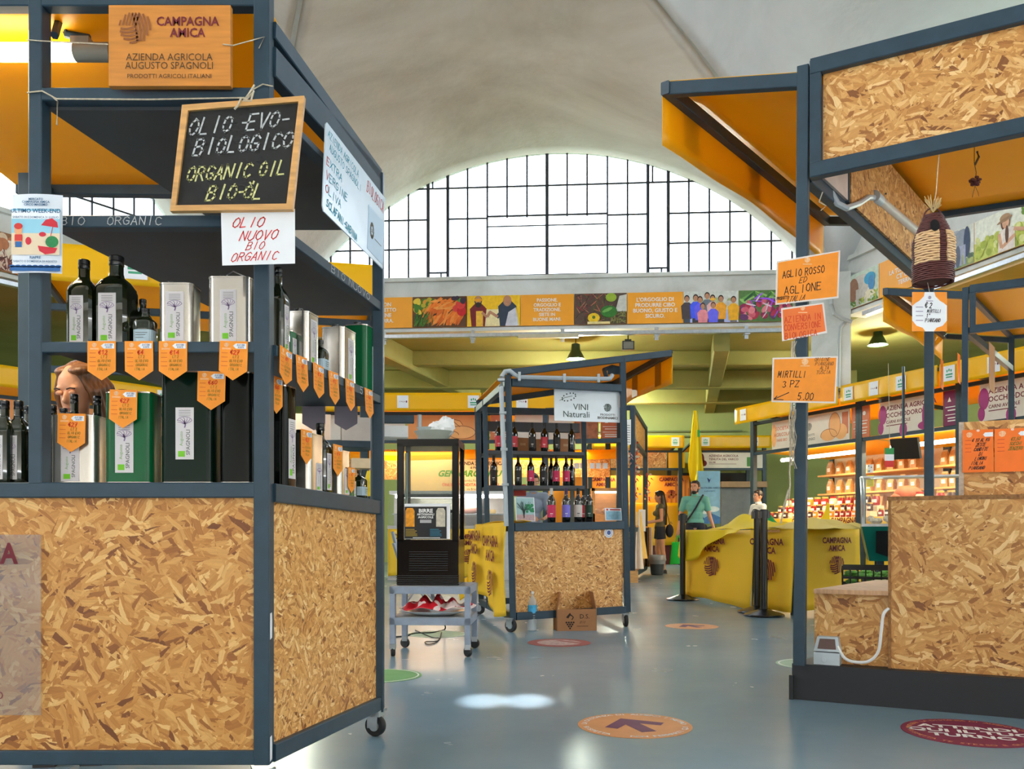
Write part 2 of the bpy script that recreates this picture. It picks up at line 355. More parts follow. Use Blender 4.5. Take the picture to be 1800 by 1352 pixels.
    def mesh(s, name, mats, inv=None, smooth=True, ang=35):
        me = bpy.data.meshes.new(name)
        vs = [tuple(inv @ V(p)) for p in s.v] if inv is not None else s.v
        me.from_pydata(vs, [], s.f)
        if not isinstance(mats, (list, tuple)): mats = [mats]
        for m in mats: me.materials.append(m)
        me.polygons.foreach_set('material_index', s.mi)
        if smooth:
            me.polygons.foreach_set('use_smooth', [True]*len(s.f)); me.set_sharp_from_angle(angle=math.radians(ang))
        me.update(); return me
    def build(s, name, mats, parent=None, loc=None, world=True, label=None, ang=35, mod=None):
        """link as ONE object. Under a parent: world coordinates are taken into the thing's own frame. Top level: origin at loc."""
        inv = None
        if parent is not None:
            if world:
                B = Matrix.Identity(4); q = parent
                while q is not None: B = q.matrix_basis @ B; q = q.parent
                inv = B.inverted()
        elif loc is not None and world: inv = Matrix.Translation(-V(loc))
        o = bpy.data.objects.new(name, s.mesh(name, mats, inv, True, ang)); COL.objects.link(o)
        if parent is not None: o.parent = parent
        elif loc is not None: o.location = loc
        if label: o['label'] = label
        return o
def hash_s(t):
    h = 7
    for c in t: h = (h*31+ord(c)) % 100003
    return h
def tag(o, label, cat, group=None):
    o['label'] = label; o['category'] = cat
    if group: o['group'] = group
    return o
def thing(name, label, cat, loc=(0, 0, 0), rotz=0.0, group=None):
    o = bpy.data.objects.new(name, None); COL.objects.link(o); o.empty_display_size = .1
    o.location = loc; o.rotation_euler = (0, 0, rotz)
    return tag(o, label, cat, group)
def struct(o): o['kind'] = 'structure'; return o
def dup(o, loc=None, rotz=None, label=None, group=None, scale=None, parent=None):
    c = o.copy(); COL.objects.link(c)
    if parent is not None: c.parent = parent
    if loc is not None: c.location = loc
    if rotz is not None: c.rotation_euler = (0, 0, rotz)
    if scale is not None: c.scale = scale if isinstance(scale, (tuple, list)) else (scale,)*3
    if label: c['label'] = label
    if group: c['group'] = group
    for ch in list(o.children): dup(ch, parent=c)
    return c
def plane(c, right, up=(0, 0, 1)):
    """matrix whose X runs along right, Y along up, Z out of the face"""
    r = V(right).normalized(); u = V(up).normalized(); n = r.cross(u).normalized(); u = n.cross(r)
    M = Matrix((r, u, n)).transposed().to_4x4(); M.translation = V(c); return M
def facing(c, yaw=0.0, roll=0.0, pitch=0.0):
    """plane facing the viewer's side (-Y), turned by yaw, tilted in its own plane by roll"""
    M = Matrix.Translation(V(c)) @ Matrix.Rotation(yaw, 4, 'Z') @ Matrix.Rotation(math.pi/2+pitch, 4, 'X') @ Matrix.Rotation(roll, 4, 'Z')
    return M
def board(name, p, q, z0, z1, th, m, parent, label=None, z0b=None, z1b=None):
    """upright board from p to q (plan points): its own axes follow the board so that the grain lies in its face"""
    p = V((p[0], p[1], 0)); q = V((q[0], q[1], 0)); d = q-p; L = d.length; a = math.atan2(d.y, d.x)
    z0b = z0 if z0b is None else z0b; z1b = z1 if z1b is None else z1b
    M = Matrix.Translation((p.x, p.y, z0)) @ Matrix.Rotation(a, 4, 'Z')
    mb = MB(); e = z0b-z0; h = z1-z0; hb = z1b-z0
    mb.add([(0,0,0),(L,0,e),(L,th,e),(0,th,0),(0,0,h),(L,0,hb),(L,th,hb),(0,th,h)], [(3,2,1,0),(4,5,6,7),(0,1,5,4),(1,2,6,5),(2,3,7,6),(3,0,4,7)])
    o = bpy.data.objects.new(name, mb.mesh(name, m)); COL.objects.link(o)
    if parent is not None:
        o.parent = parent; B = Matrix.Identity(4); k = parent
        while k is not None: B = k.matrix_basis @ B; k = k.parent
        M = B.inverted() @ M
    o.matrix_basis = M
    if label: o['label'] = label
    return o
def lerp(a, b, t): return V(a)*(1-t)+V(b)*t
def logo(mb, M, r, x=0.0, y=0.0, z=0.0):
    """round ball of bent stripes"""
    w = r*.13
    def clip(pts):
        out = []; cur = []
        for a, b in pts:
            if math.hypot(a, b) <= r: cur.append((a, b))
            else:
                if len(cur) > 1: out.append(cur)
                cur = []
        if len(cur) > 1: out.append(cur)
        return out
    for k in range(6):      # right: tall bent stripes
        o = -.05+.21*k; pts = [(r*(o+.28*(t-.5)*-1.2+.12*math.sin(math.pi*t)), r*(2*t-1)) for t in [i/12 for i in range(13)]]
        for c in clip(pts): mb.ribbon([(x+a, y+b) for a, b in c], w, M, z)
    for k in range(5):      # lower left: curved level stripes
        o = -.02-.21*k; pts = [(r*(-1+t*1.02+.06*k), r*(o-.12*math.sin(math.pi*t)+.10*t)) for t in [i/10 for i in range(11)]]
        for c in clip(pts): mb.ribbon([(x+a, y+b) for a, b in c], w, M, z)
    for k in range(6):      # upper left: slanting stripes
        o = -.92+.2*k; pts = [(r*(o+.42*(1-t)*-.6+.2), r*(.12+t*.9)) for t in [i/8 for i in range(9)]]
        for c in clip(pts): mb.ribbon([(x+a, y+b) for a, b in c], w*.8, M, z)
def amica(parent, M, size, r, gap=None, dz=0.002, sx=1.0):
    """the two printed words over the striped ball; size = letter height"""
    mb = MB(); mb.text('CAMPAGNA', 0, size*1.3, size*1.35, M, .03, dz, sx=.85*sx); mb.text('AMICA', 0, 0, size*1.35, M, .03, dz, sx=.85*sx)
    mb.build('lettering', MAROON, parent)
    lg = MB(); logo(lg, M @ Matrix.Diagonal((sx, 1, 1, 1)), r, 0, -(gap or (size*1.1+r)), dz); lg.build('printed_logo', MAROON, parent)
# ================================================================ the hall
PLASTER = stained('stained_plaster', (172, 162, 148), (196, 189, 177), (214, 209, 200), .35, .85, .35, 9.0)
PLASTER_C = stained('cool_plaster', (196, 200, 202), (208, 212, 214), (220, 224, 226), .5, .85, .5, 7.0)
BEAMC = stained('pale_concrete', (196, 200, 194), (214, 218, 214), (226, 230, 228), 1.2, .7, .12, 20)
OLIVE = stained('ceiling_with_canopy_bounce', (134, 130, 70), (146, 142, 82), (158, 152, 94), .5, .8, .1, 16)  # ochre bounce from the yellow canopies put into the cream ceiling colour
SAGE = stained('sage_green_wall', (150, 160, 98), (160, 170, 108), (168, 178, 118), .4, .8, .1, 16)
IRON = mat('window_iron', (48, 52, 58), .6, var=.1)
PANE = glass('old_window_glass', (206, 210, 214), .03, .2, grime=True)
fl = MB(); fl.box(-26, 26, -7, 30, -.2, 0); struct(fl.build('floor', floor_mat()))

A = V((-4.95, 16.67, 0)); B = V((5.98, 15.86, 0)); Cc = V((-1.2, 7.5, 0))
A2 = V((-11.2, 7.2, 0)); B1 = V((5.8, 15.2, 0)); B2 = V((8.93, 4.34, 0))
ZC, RV, RW, SILL, ZB = 2.06, 5.98, 5.90, 5.56, 4.57
def zv(q): return ZC+math.sqrt(max(.1, RV*RV-q*q))
def cell(name, a, b, qa, qb, m, nu=40, nv=28):
    def fn(u, v):
        p = lerp(lerp(a, Cc, v), lerp(b, Cc, v), u); q = (qa+(qb-qa)*u)*(1-v)
        return (p.x, p.y, max(4.75, zv(q)))
    mb = MB(); mb.grid(fn, nu, nv); o = struct(mb.build(name, m, ang=60))
    sd = o.modifiers.new('thick', 'SOLIDIFY'); sd.thickness = .2; sd.offset = 1
    return o
xc = (V((.79, 16.24, 0))-A).length; Lb = (B-A).length
cell('ceiling_back', A, B, -xc, Lb-xc, PLASTER)
cell('ceiling_left', A2, A, -xc, xc, PLASTER)
cell('ceiling_right', B, B2, -(Lb-xc), Lb-xc, PLASTER_C)
A3 = V((-9.5, -5.0, 0)); B3 = V((7.5, -7.5, 0))
cell('ceiling_front_left', A3, A2, -xc, xc, PLASTER, 24, 16); cell('ceiling_front_right', B2, B3, -xc, xc, PLASTER_C, 24, 16); cell('ceiling_front', B3, A3, -xc, xc, PLASTER, 24, 16)
def rib(name, a, qa):
    mb = MB(); d = (Cc-a).normalized(); s = V((-d.y, d.x, 0)); rows = []
    for i in range(30):
        t = i/29; p = lerp(a, Cc, t); z = max(4.5, zv(qa*(1-t)))
        rows.append([(p+s*w+V((0, 0, z+dz))) for w, dz in ((-.17, .06), (-.17, -.05), (-.13, -.09), (.13, -.09), (.17, -.05), (.17, .06))])
    for r0, r1 in zip(rows, rows[1:]):
        mb.add(r0+r1, [(k, k+6, k+7, k+1) for k in range(5)])
    struct(mb.build(name, BEAMC, ang=40))
rib('trim_1', A, xc); rib('trim_2', B, Lb-xc)

def hall_wall(side, n, p, q, xm, zoff=0.0, grid_x=.372, centre=False):
    """upright wall from p to q: a beam on pillars, an arched iron window above it"""
    M = plane(p, q-p); L = (q-p).length; hw = math.sqrt(RW**2-(SILL-ZC)**2); mb = MB()
    mb.prism([(0, ZB), (L, ZB), (L, SILL), (0, SILL)], .35, M)
    K = 48
    for i in range(K):
        x0, x1 = xm-hw+2*hw*i/K, xm-hw+2*hw*(i+1)/K
        z0, z1 = [ZC+math.sqrt(max(0, RW**2-(x-xm)**2)) for x in (x0, x1)]
        mb.prism([(x0, z0), (x1, z1), (x1, z1+.75), (x0, z0+.75)], .35, M)
    if xm-hw > 0: mb.prism([(0, SILL), (xm-hw, SILL), (xm-hw, SILL+1.2), (0, SILL+1.2)], .35, M)
    if L-xm-hw > 0: mb.prism([(xm+hw, SILL), (L, SILL), (L, SILL+1.2), (xm+hw, SILL+1.2)], .35, M)
    struct(mb.build('wall_'+side, BEAMC))
    tr = MB(); tr.prism([(0, SILL-.05), (L, SILL-.05), (L, SILL+.02), (0, SILL+.02)], .1, M @ Matrix.Translation((0, 0, .08)))
    tr.prism([(0, ZB-.0), (L, ZB), (L, ZB+.06), (0, ZB+.06)], .08, M @ Matrix.Translation((0, 0, .07)))
    struct(tr.build('trim_%d' % (n+2), BEAMC))
    Z = lambda x: ZC+math.sqrt(max(0, RW**2-(x-xm)**2))
    root = struct(thing('window_%d' % n, {'back': 'arched iron grid window above the long banner, straight ahead', 'left': 'arched iron window seen behind the olive oil shelves', 'right': 'arched iron window behind the wooden stall canopy'}[side], 'window', tuple(p)))
    pn = MB(); pn.prism([(xm-hw, SILL)]+[(xm+hw, SILL)]+[(xm+hw-2*hw*i/30, max(SILL, Z(xm+hw-2*hw*i/30))) for i in range(1, 30)], .012, M @ Matrix.Translation((0, 0, -.15)))
    pn.build('pane', PANE, root)
    fr = MB(); pt = lambda x, z: M @ V((x, z, -.14))
    def bar(x0, z0, x1, z1, w=.028): fr.beam(pt(x0, z0), pt(x1, z1), w, .03, up=tuple((M.to_3x3() @ V((0, 0, 1)))))
    arc = [(xm-hw+2*hw*i/36, Z(xm-hw+2*hw*i/36)-.02) for i in range(37)]
    for (xa, za), (xb, zb) in zip(arc, arc[1:]): bar(xa, za, xb, zb, .06)
    bar(xm-hw, SILL+.03, xm+hw, SILL+.03, .06)
    hs = [6.17, 6.78, 7.36] if centre else [6.17, 6.78, 7.36]
    if centre:
        x0c = xm-.15
        for k in range(-13, 14):
            x = x0c+k*grid_x
            if abs(x-xm) > hw-.03: continue
            thick = abs(k) in (5, 6)
            zt = Z(x); zb = SILL
            if abs(k) in (1, 2): zb = 6.72
            bar(x, zb, x, zt, .06 if thick or k == 0 else .034)
        for z in (6.17, 6.72, 7.30):
            w = math.sqrt(RW**2-(z-ZC)**2)
            for k in range(-13, 13):
                xa, xb = x0c+k*grid_x, x0c+(k+1)*grid_x
                if k in (5, -6) and z < 7.2: continue
                if z == 6.72 and -3 <= k <= 2: continue
                xa, xb = max(xa, xm-w), min(xb, xm+w)
                if xb > xa: bar(xa, z, xb, z)
        bar(x0c-3*grid_x, 6.75, x0c+3*grid_x, 6.75, .03); bar(x0c-3*grid_x, 6.56, x0c+3*grid_x, 6.56, .018); bar(x0c-3*grid_x, 5.64, x0c+3*grid_x, 5.64, .03)
        for k in (-5.5, 5.5): bar(x0c+k*grid_x+.06, SILL, x0c+k*grid_x+.06, 5.72, .03); bar(x0c+k*grid_x-.1, 7.3, x0c+k*grid_x-.1, 7.6, .03)
        for k in (-6, 5): bar(x0c+k*grid_x, 5.72, x0c+(k+1)*grid_x, 5.72, .03)
    else:
        x = xm-hw+.2
        while x < xm+hw: bar(x, SILL, x, Z(x)); x += grid_x
        for z in hs:
            w = math.sqrt(RW**2-(z-ZC)**2); bar(xm-w, z, xm+w, z)
    fr.build('window_frame', IRON, root)
    return M, L
MBK, LBK = hall_wall('back', 1, A, B, xc, centre=True)
MLF, LLF = hall_wall('left', 2, A2, A, 5.76)
MRT, LRT = hall_wall('right', 3, B1, B2, 5.65)
# pillars where the walls meet
pl = MB(); ang = math.atan2(B2.y-B1.y, B2.x-B1.x)
pl.box(-.02, .62, -.45, .02, 3.2, 5.3, Matrix.Translation((5.33, 15.62, 0)) @ Matrix.Rotation(-.35, 4, 'Z')); struct(pl.build('trim_6', BEAMC))
pl = MB(); pl.box(-.4, .3, -.3, .3, 0, 5.3, Matrix.Translation((A.x-.2, A.y-.1, 0)) @ Matrix.Rotation(.5, 4, 'Z')); struct(pl.build('trim_7', BEAMC))
# aisles behind the beams: low ceiling, cross beams, far walls
def poly_slab(name, pts, z, t, m):
    mb = MB(); mb.prism([(x, y) for x, y in pts], t, Matrix.Translation((0, 0, z+t))); return struct(mb.build(name, m))
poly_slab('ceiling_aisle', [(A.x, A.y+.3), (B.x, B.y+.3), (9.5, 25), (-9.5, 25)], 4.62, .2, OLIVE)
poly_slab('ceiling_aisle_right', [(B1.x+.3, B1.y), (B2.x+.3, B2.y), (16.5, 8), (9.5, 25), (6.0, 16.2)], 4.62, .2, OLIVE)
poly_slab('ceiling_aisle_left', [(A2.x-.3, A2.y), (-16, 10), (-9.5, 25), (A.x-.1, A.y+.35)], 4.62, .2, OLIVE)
k = 0
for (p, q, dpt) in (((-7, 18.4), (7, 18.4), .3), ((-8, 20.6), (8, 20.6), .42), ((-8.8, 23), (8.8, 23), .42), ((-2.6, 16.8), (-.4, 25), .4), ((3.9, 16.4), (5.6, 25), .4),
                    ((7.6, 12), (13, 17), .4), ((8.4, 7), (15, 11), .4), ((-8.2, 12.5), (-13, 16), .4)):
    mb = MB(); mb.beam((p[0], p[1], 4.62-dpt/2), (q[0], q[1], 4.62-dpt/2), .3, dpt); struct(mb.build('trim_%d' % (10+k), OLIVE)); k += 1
for nm, p, q in (('wall_aisle', (-9.5, 25), (9.5, 25)), ('wall_aisle_right', (9.5, 25), (16.5, 8)), ('wall_aisle_left', (-16, 10), (-9.5, 25))):
    mb = MB(); M = plane((p[0], p[1], 0), (q[0]-p[0], q[1]-p[1], 0)); L = math.hypot(q[0]-p[0], q[1]-p[1]); mb.prism([(0, 0), (L, 0), (L, 4.8), (0, 4.8)], .25, M); struct(mb.build(nm, SAGE))
for nm, p, q in (('wall_front_left', (-16, -8), (-16, 10)), ('wall_front', (16.5, -10), (-16, -8)), ('wall_front_right', (16.5, 8), (16.5, -10))):
    mb = MB(); M = plane((p[0], p[1], 0), (q[0]-p[0], q[1]-p[1], 0)); L = math.hypot(q[0]-p[0], q[1]-p[1]); mb.prism([(0, 0), (L, 0), (L, 4.8), (0, 4.8)], .25, M); struct(mb.build(nm, PLASTER))
for i, (p, q) in enumerate(((A3, A2), (B3, A3), (B2, B3))):
    o_ = (V((0, 3, 0))-(p+q)/2).normalized()*-5.5
    poly_slab('ceiling_aisle_'+('front_left', 'front', 'front_right')[i], [(p.x, p.y), (q.x, q.y), (q.x+o_.x*1.3, q.y+o_.y*1.3), (p.x+o_.x*1.3, p.y+o_.y*1.3)], 4.62, .2, PLASTER)
    mb = MB(); M = plane(p, (q-p)); L = (q-p).length; tz = SILL if i == 0 else 9.0; mb.prism([(0, ZB), (L, ZB), (L, tz), (0, tz)], .3, M); struct(mb.build('trim_%d' % (30+i), BEAMC))  # unseen lunette fillings added to hold back sky light; the first stays open
# pipes on the far wall
for i, z in enumerate((3.52, 3.66)):
    mb = MB(); mb.tube([(-4, 24.9, z), (1.5, 24.9, z+.02), (6.5, 24.9, z+.05)], .025, 6); tag(mb.build('wall_pipe', mat('green_pipe', (120, 132, 96), .5), loc=(0, 24.9, z)), ('lower', 'upper')[i]+' thin pipe along the green far wall above the yellow canopies', 'pipe')
# cable tray with brackets, tube housing, floodlight and pendants under the beam
def on(M, x, z, o=0.0): return M @ V((x, z, o))
tr = thing('cable_tray', 'galvanised cable tray hung under the beam with the long banner', 'cable tray', tuple(on(MBK, 1.5, 4.4, .12)))
mb = MB(); mb.beam(on(MBK, 1.5, 4.47, .14), on(MBK, Lb-.3, 4.47, .14), .10, .07); mb.build('tray', CHROME, tr)
for x in (2.6, 4.25, 5.9, 7.6, 9.2, 10.4):
    mb = MB(); mb.beam(on(MBK, x, 4.57, .14), on(MBK, x, 4.33, .14), .07, .02, up=(0, 1, 0)); mb.box(-.05, .05, -.08, .08, -.01, .01, Matrix.Translation(on(MBK, x, 4.41, .14))); mb.build('bracket', CHROME, tr)
def wpx(M, L, px, n=400):
    best = None
    for i in range(n+1):
        p = M @ V((L*i/n, 0, 0))
        if p.y > 1:
            e_ = abs(900+p.x/p.y*F-px)
            if best is None or e_ < best[0]: best = (e_, L*i/n)
    return best[1]
mb = MB(); xa, xb = wpx(MBK, LBK, 912), wpx(MBK, LBK, 1017); mb.beam(on(MBK, xa, 4.4, .3), on(MBK, xb, 4.4, .3), .09, .07)
tag(mb.build('tube_light', mat('old_tube_housing', (196, 188, 160), .5), loc=tuple(on(MBK, (xa+xb)/2, 4.4, .3))), 'unlit tube light housing beside the cable tray above the wine cart', 'lamp')
def pendant(loc, label, power, s=1.0):
    t = thing('pendant_lamp', label, 'lamp', loc, 0, 'bell lamps under the ochre ceiling')
    mb = MB(); mb.lathe([(.05, .30), (.11, .28), (.12, .17), (.15, .13), (.24, 0), (.25, -.01), (.22, 0), (.13, .12), (.05, .16)], 24); mb.build('lamp_shade', mat('green_lamp_shade', (40, 62, 38), .35, spec=.6), t, world=False)
    mb = MB(); mb.lathe([(.0, .02), (.215, .02), (.215, .005), (.0, .0)], 20); mb.build('lens', mat('lit_lens', (225, 255, 225), .3, var=0, emit=5.0), t, world=False)
    mb = MB(); mb.tube([(0, 0, .3), (0, 0, 4.62-loc[2])], .012, 6); mb.build('rod', BLACK, t, world=False)
    t.scale = (s, s, 1)
    lamp('pendant_glow', 'POINT', (loc[0], loc[1], loc[2]-.12), power, (.92, 1, .82), .12)
    return t
pendant(tuple(P(1012, 631, 17.0)), 'green bell lamp hanging above the wine cart', 120, .74)
pendant(tuple(P(1543, 606, 16.6)), 'green bell lamp showing below the orange canopy of the second wooden stall', 110, .74)
pendant((-5.0, 20.0, 4.3), 'green bell lamp far behind the olive oil shelves', 200)
pendant((9.6, 12.5, 4.3), 'green bell lamp behind the market row of yellow canopies', 260)
pendant((2.5, 22.3, 4.2), 'green bell lamp over the far booths and behind the flag', 260)
fl_ = thing('floodlight', 'small black floodlight on a short rod under the beam', 'lamp', tuple(P(1104, 606, 16.3)))
mb = MB(); mb.box(-.11, .11, -.05, .06, -.1, .06); mb.build('housing', BLACK, fl_, world=False)
mb = MB(); mb.box(-.09, .09, -.056, -.05, -.085, .045); mb.build('glass', mat('dull_glass', (120, 120, 112), .2), fl_, world=False)
mb = MB(); mb.tube([(0, 0, .06), (0, 0, 4.57-ZY(606, 16.3))], .012); mb.box(-.06, .06, -.01, .01, .05, .1); mb.build('rod', BLACK, fl_, world=False)

# ---------------------------------------------------------------- banners under the windows
BN_O = mat('banner_orange', (250, 168, 34), .5, var=.05, scale=3)
def banner(M, x0, x1, kind, label, txt=None, z0=4.645, z1=5.21):
    w, h = x1-x0, z1-z0; rr = random.Random(hash_s(label))
    T = M @ Matrix.Translation(((x0+x1)/2, (z0+z1)/2, .1)); c = T.translation
    mats = [BN_O]; mb = MB(); mb.prism([(-w/2, -h/2), (w/2, -h/2), (w/2, h/2), (-w/2, h/2)], .02, T)
    def col(*rgb):
        m = mat('print_%d_%d_%d' % rgb, rgb, .6, var=.12, scale=18); mats.append(m) if m not in mats else None; mb.m = mats.index(m)
    zz = [.001]
    def nz(): zz[0] += .0002; return zz[0]
    def bg(*rgb): col(*rgb); mb.rect(-w/2, w/2, -h/2, h/2, T, nz())
    def ov(x, y, a, b, rgb, rot=0):
        col(*rgb); A_, B_ = (a, b) if not rot else (max(a, b), max(a, b)*abs(math.sin(rot))+b); mb.oval(max(-w/2+A_, min(w/2-A_, x)) if A_ < w/2 else x, max(-h/2+B_, min(h/2-B_, y)), a, b, T, nz(), 14, rot)
    def many(n, xs, ys, a, b, cols, rot=None):
        for _ in range(n): ov(rr.uniform(*xs)*w, rr.uniform(*ys)*h, a*rr.uniform(.7, 1.3), b*rr.uniform(.7, 1.3), rr.choice(cols), rr.uniform(0, 3.1) if rot is None else rot+rr.uniform(-.35, .35))
    def folk(x, y, s, shirt, skin=(190, 136, 104), hair=(50, 36, 28), legs=None):
        if legs: col(*legs); mb.rect(x-.14*s, x+.14*s, max(-h/2, y-1.15*s), y-.55*s, T, nz())
        col(*shirt); mb.flat([(x-.2*s, max(-h/2, y-.62*s)), (x+.2*s, max(-h/2, y-.62*s)), (x+.25*s, y-.05*s), (x+.1*s, y+.1*s), (x-.1*s, y+.1*s), (x-.25*s, y-.05*s)], T, nz())
        ov(x, y+.27*s, .115*s, .15*s, hair); ov(x, y+.235*s, .095*s, .125*s, skin)
    if kind == 'text':
        o = None
    elif kind == 'carrots':
        bg(96, 60, 30); many(26, (-.5, -.1), (.0, .45), .06, .05, [(190, 170, 40), (230, 200, 60), (70, 120, 30), (220, 150, 30)])
        many(60, (-.25, .45), (-.42, .1), .13, .022, [(246, 130, 30), (250, 150, 60), (226, 106, 20)], 1.0); many(30, (-.1, .3), (.1, .4), .1, .02, [(246, 130, 30), (250, 160, 70)], .4)
        many(60, (-.5, -.12), (-.45, -.05), .07, .006, [(60, 120, 30), (90, 150, 50), (40, 90, 26)], 1.2); many(10, (.3, .5), (-.05, .35), .07, .07, [(200, 20, 26), (170, 14, 30), (220, 60, 50)]); many(5, (.2, .5), (.35, .48), .05, .04, [(60, 40, 60), (90, 150, 50)])
    elif kind == 'men':
        bg(250, 196, 20); col(244, 226, 170); mb.rect(-.2*w, .15*w, -h/2, .05*h, T, nz()); folk(-.29*w, .13*h, .62, (120, 20, 30)); col(244, 190, 60); mb.rect(-.33*w, -.2*w, -h/2, -.0*h, T, nz()); ov(-.29*w, .36*h, .075, .03, (240, 160, 30)); ov(-.29*w, .2*h, .055, .05, (40, 26, 20))
        folk(.26*w, .2*h, .68, (44, 58, 78), hair=(180, 130, 100)); col(206, 206, 216); mb.flat([(.22*w, -h/2), (.48*w, -h/2), (.42*w, .1*h), (.28*w, -.05*h)], T, nz())
        col(44, 58, 78); mb.ribbon([(.2*w, .05*h), (.06*w, -.22*h)], .07, T, nz()); col(190, 136, 104); mb.ribbon([(.08*w, -.2*h), (-.08*w, -.02*h)], .05, T, nz()); mb.ribbon([(-.22*w, -.05*h), (-.12*w, -.2*h), (-.06*w, -.02*h)], .05, T, nz())
    elif kind == 'veg':
        bg(92, 72, 60); many(90, (-.5, .2), (-.45, .5), .07, .006, [(60, 40, 36), (150, 60, 50), (110, 50, 60), (80, 100, 50), (190, 120, 90)]); col(206, 206, 196); mb.flat([(.28*w, -.1*h), (w/2, -.1*h), (w/2, .45*h), (.36*w, .4*h)], T, nz())
        many(60, (.2, .5), (-.48, -.12), .05, .006, [(120, 120, 60), (160, 150, 90), (80, 90, 50)]); ov(.16*w, -.1*h, .15, .11, (50, 120, 40)); ov(.13*w, -.05*h, .1, .03, (110, 170, 80), .4); ov(.2*w, .35*h, .1, .08, (150, 180, 50)); ov(-.13*w, -.3*h, .11, .09, (240, 200, 30)); ov(-.13*w, -.28*h, .03, .03, (90, 110, 30)); col(236, 216, 150); mb.rect(-.25*w, .18*w, -h/2, -.42*h, T, nz())
    elif kind == 'group':
        bg(214, 220, 214); col(190, 200, 260); mb.rect(-w/2, w/2, -h/2, -.1*h, T, nz()); many(12, (-.35, .4), (.0, .3), .06, .05, [(190, 196, 150), (170, 180, 130), (206, 206, 200)])
        for x, y, s, c_, l in ((-.44, .08, .42, (76, 66, 70), (70, 80, 96)), (-.28, .1, .42, (70, 96, 260), (60, 60, 60)), (-.2, .04, .42, (104, 100, 260), (50, 50, 60)), (-.07, .16, .42, (110, 124, 140), (50, 50, 60)), (.03, .08, .42, (236, 186, 190), (50, 50, 60)), (.18, .06, .42, (246, 170, 40), (60, 66, 76)), (.41, .02, .42, (246, 180, 30), (110, 110, 116))):
            folk(x*w, y*h, s, c_, legs=l)
        folk(-.15*w, -.16*h, .4, (240, 150, 160), hair=(60, 40, 30)); folk(.04*w, -.14*h, .4, (110, 110, 260), hair=(90, 60, 40)); ov(.03*w, .24*h, .05, .025, (246, 190, 60))
    elif kind == 'onions':
        bg(90, 130, 70); many(30, (-.5, .5), (0, .5), .12, .02, [(60, 120, 50), (110, 170, 80), (150, 200, 110), (40, 90, 60)]); many(46, (-.45, .5), (-.45, .25), .07, .045, [(190, 50, 80), (216, 100, 120), (150, 40, 90), (236, 140, 150), (110, 60, 110)]); many(20, (-.3, .5), (-.3, .4), .09, .012, [(230, 210, 225), (170, 90, 260)])
    elif kind == 'garlic':
        bg(150, 104, 70); many(26, (-.5, .5), (-.1, .5), .09, .08, [(236, 220, 196), (220, 196, 166), (244, 232, 214), (190, 120, 80)]); many(40, (-.5, .5), (-.5, -.15), .12, .012, [(130, 70, 60), (220, 190, 170), (90, 50, 44)])
    elif kind == 'cattle':
        bg(196, 214, 196); many(30, (-.5, .5), (-.5, -.25), .09, .02, [(90, 130, 50), (130, 150, 60), (170, 180, 80)]); ov(-.02*w, .05*h, .3, .2, (202, 196, 186)); ov(-.22*w, .02*h, .13, .2, (150, 108, 84)); ov(.25*w, .2*h, .14, .1, (60, 160, 200)); ov(.3*w, .05*h, .08, .12, (70, 140, 190)); col(202, 196, 186); mb.rect(-.15*w, -.06*w, -.45*h, 0, T, nz()); mb.rect(.1*w, .18*w, -.45*h, 0, T, nz()); many(8, (.15, .45), (-.4, -.2), .02, .08, [(230, 220, 190)])
    elif kind == 'horse':
        bg(222, 226, 214); col(150, 170, 120); mb.rect(-w/2, w/2, -h/2, -.3*h, T, nz()); many(30, (-.5, .5), (-.5, -.25), .05, .03, [(110, 140, 100), (180, 190, 120), (90, 110, 90)]); ov(.02*w, .1*h, .22, .22, (176, 180, 186)); ov(.2*w, .25*h, .14, .12, (150, 158, 170)); ov(.33*w, .1*h, .06, .22, (60, 76, 104)); col(168, 172, 200)
        for x in (-.12, .0, .14, .24): mb.rect(x*w, (x+.06)*w, -.45*h, .05*h, T, nz())
        ov(.1*w, -.2*h, .05, .16, (90, 100, 120))
    elif kind == 'farmer':
        bg(236, 238, 222); col(206, 214, 110); mb.rect(-w/2, w/2, -h/2, -.05*h, T, nz()); many(60, (-.5, .5), (-.5, .0), .05, .05, [(196, 206, 90), (222, 226, 150), (170, 184, 70)]); many(14, (.3, .5), (.1, .5), .05, .04, [(110, 150, 60), (150, 180, 90)])
        ov(.04*w, .18*h, .075, .11, (110, 70, 50)); col(236, 224, 214); mb.flat([(-.08*w, -h/2), (.2*w, -h/2), (.2*w, -.02*h), (.08*w, .06*h), (-.06*w, 0)], T, nz()); ov(.05*w, .17*h, .06, .08, (222, 170, 136)); ov(.04*w, .29*h, .09, .055, (176, 140, 104)); ov(.03*w, .24*h, .13, .022, (160, 124, 90), .2); col(222, 170, 136); mb.ribbon([(-.06*w, -.05*h), (-.02*w, -.4*h), (.2*w, -.2*h)], .05, T, nz()); mb.ribbon([(.18*w, -.05*h), (.34*w, -.15*h), (.45*w, -.02*h)], .05, T, nz()); ov(.07*w, -.12*h, .03, .12, (100, 64, 46))
    o = mb.build('banner', mats, loc=tuple(c)); tag(o, label, 'banner', 'printed banners below the arched windows')
    if txt:
        lm = MB(); k = len(txt); lh = min(.1, h*.78/k)
        for i, t in enumerate(txt): lm.text(t, 0, ((k-1)/2-i)*lh, lh*.98, T, .022, .003, sx=.95)
        lm.build('lettering', WPRINT, o)
    return o
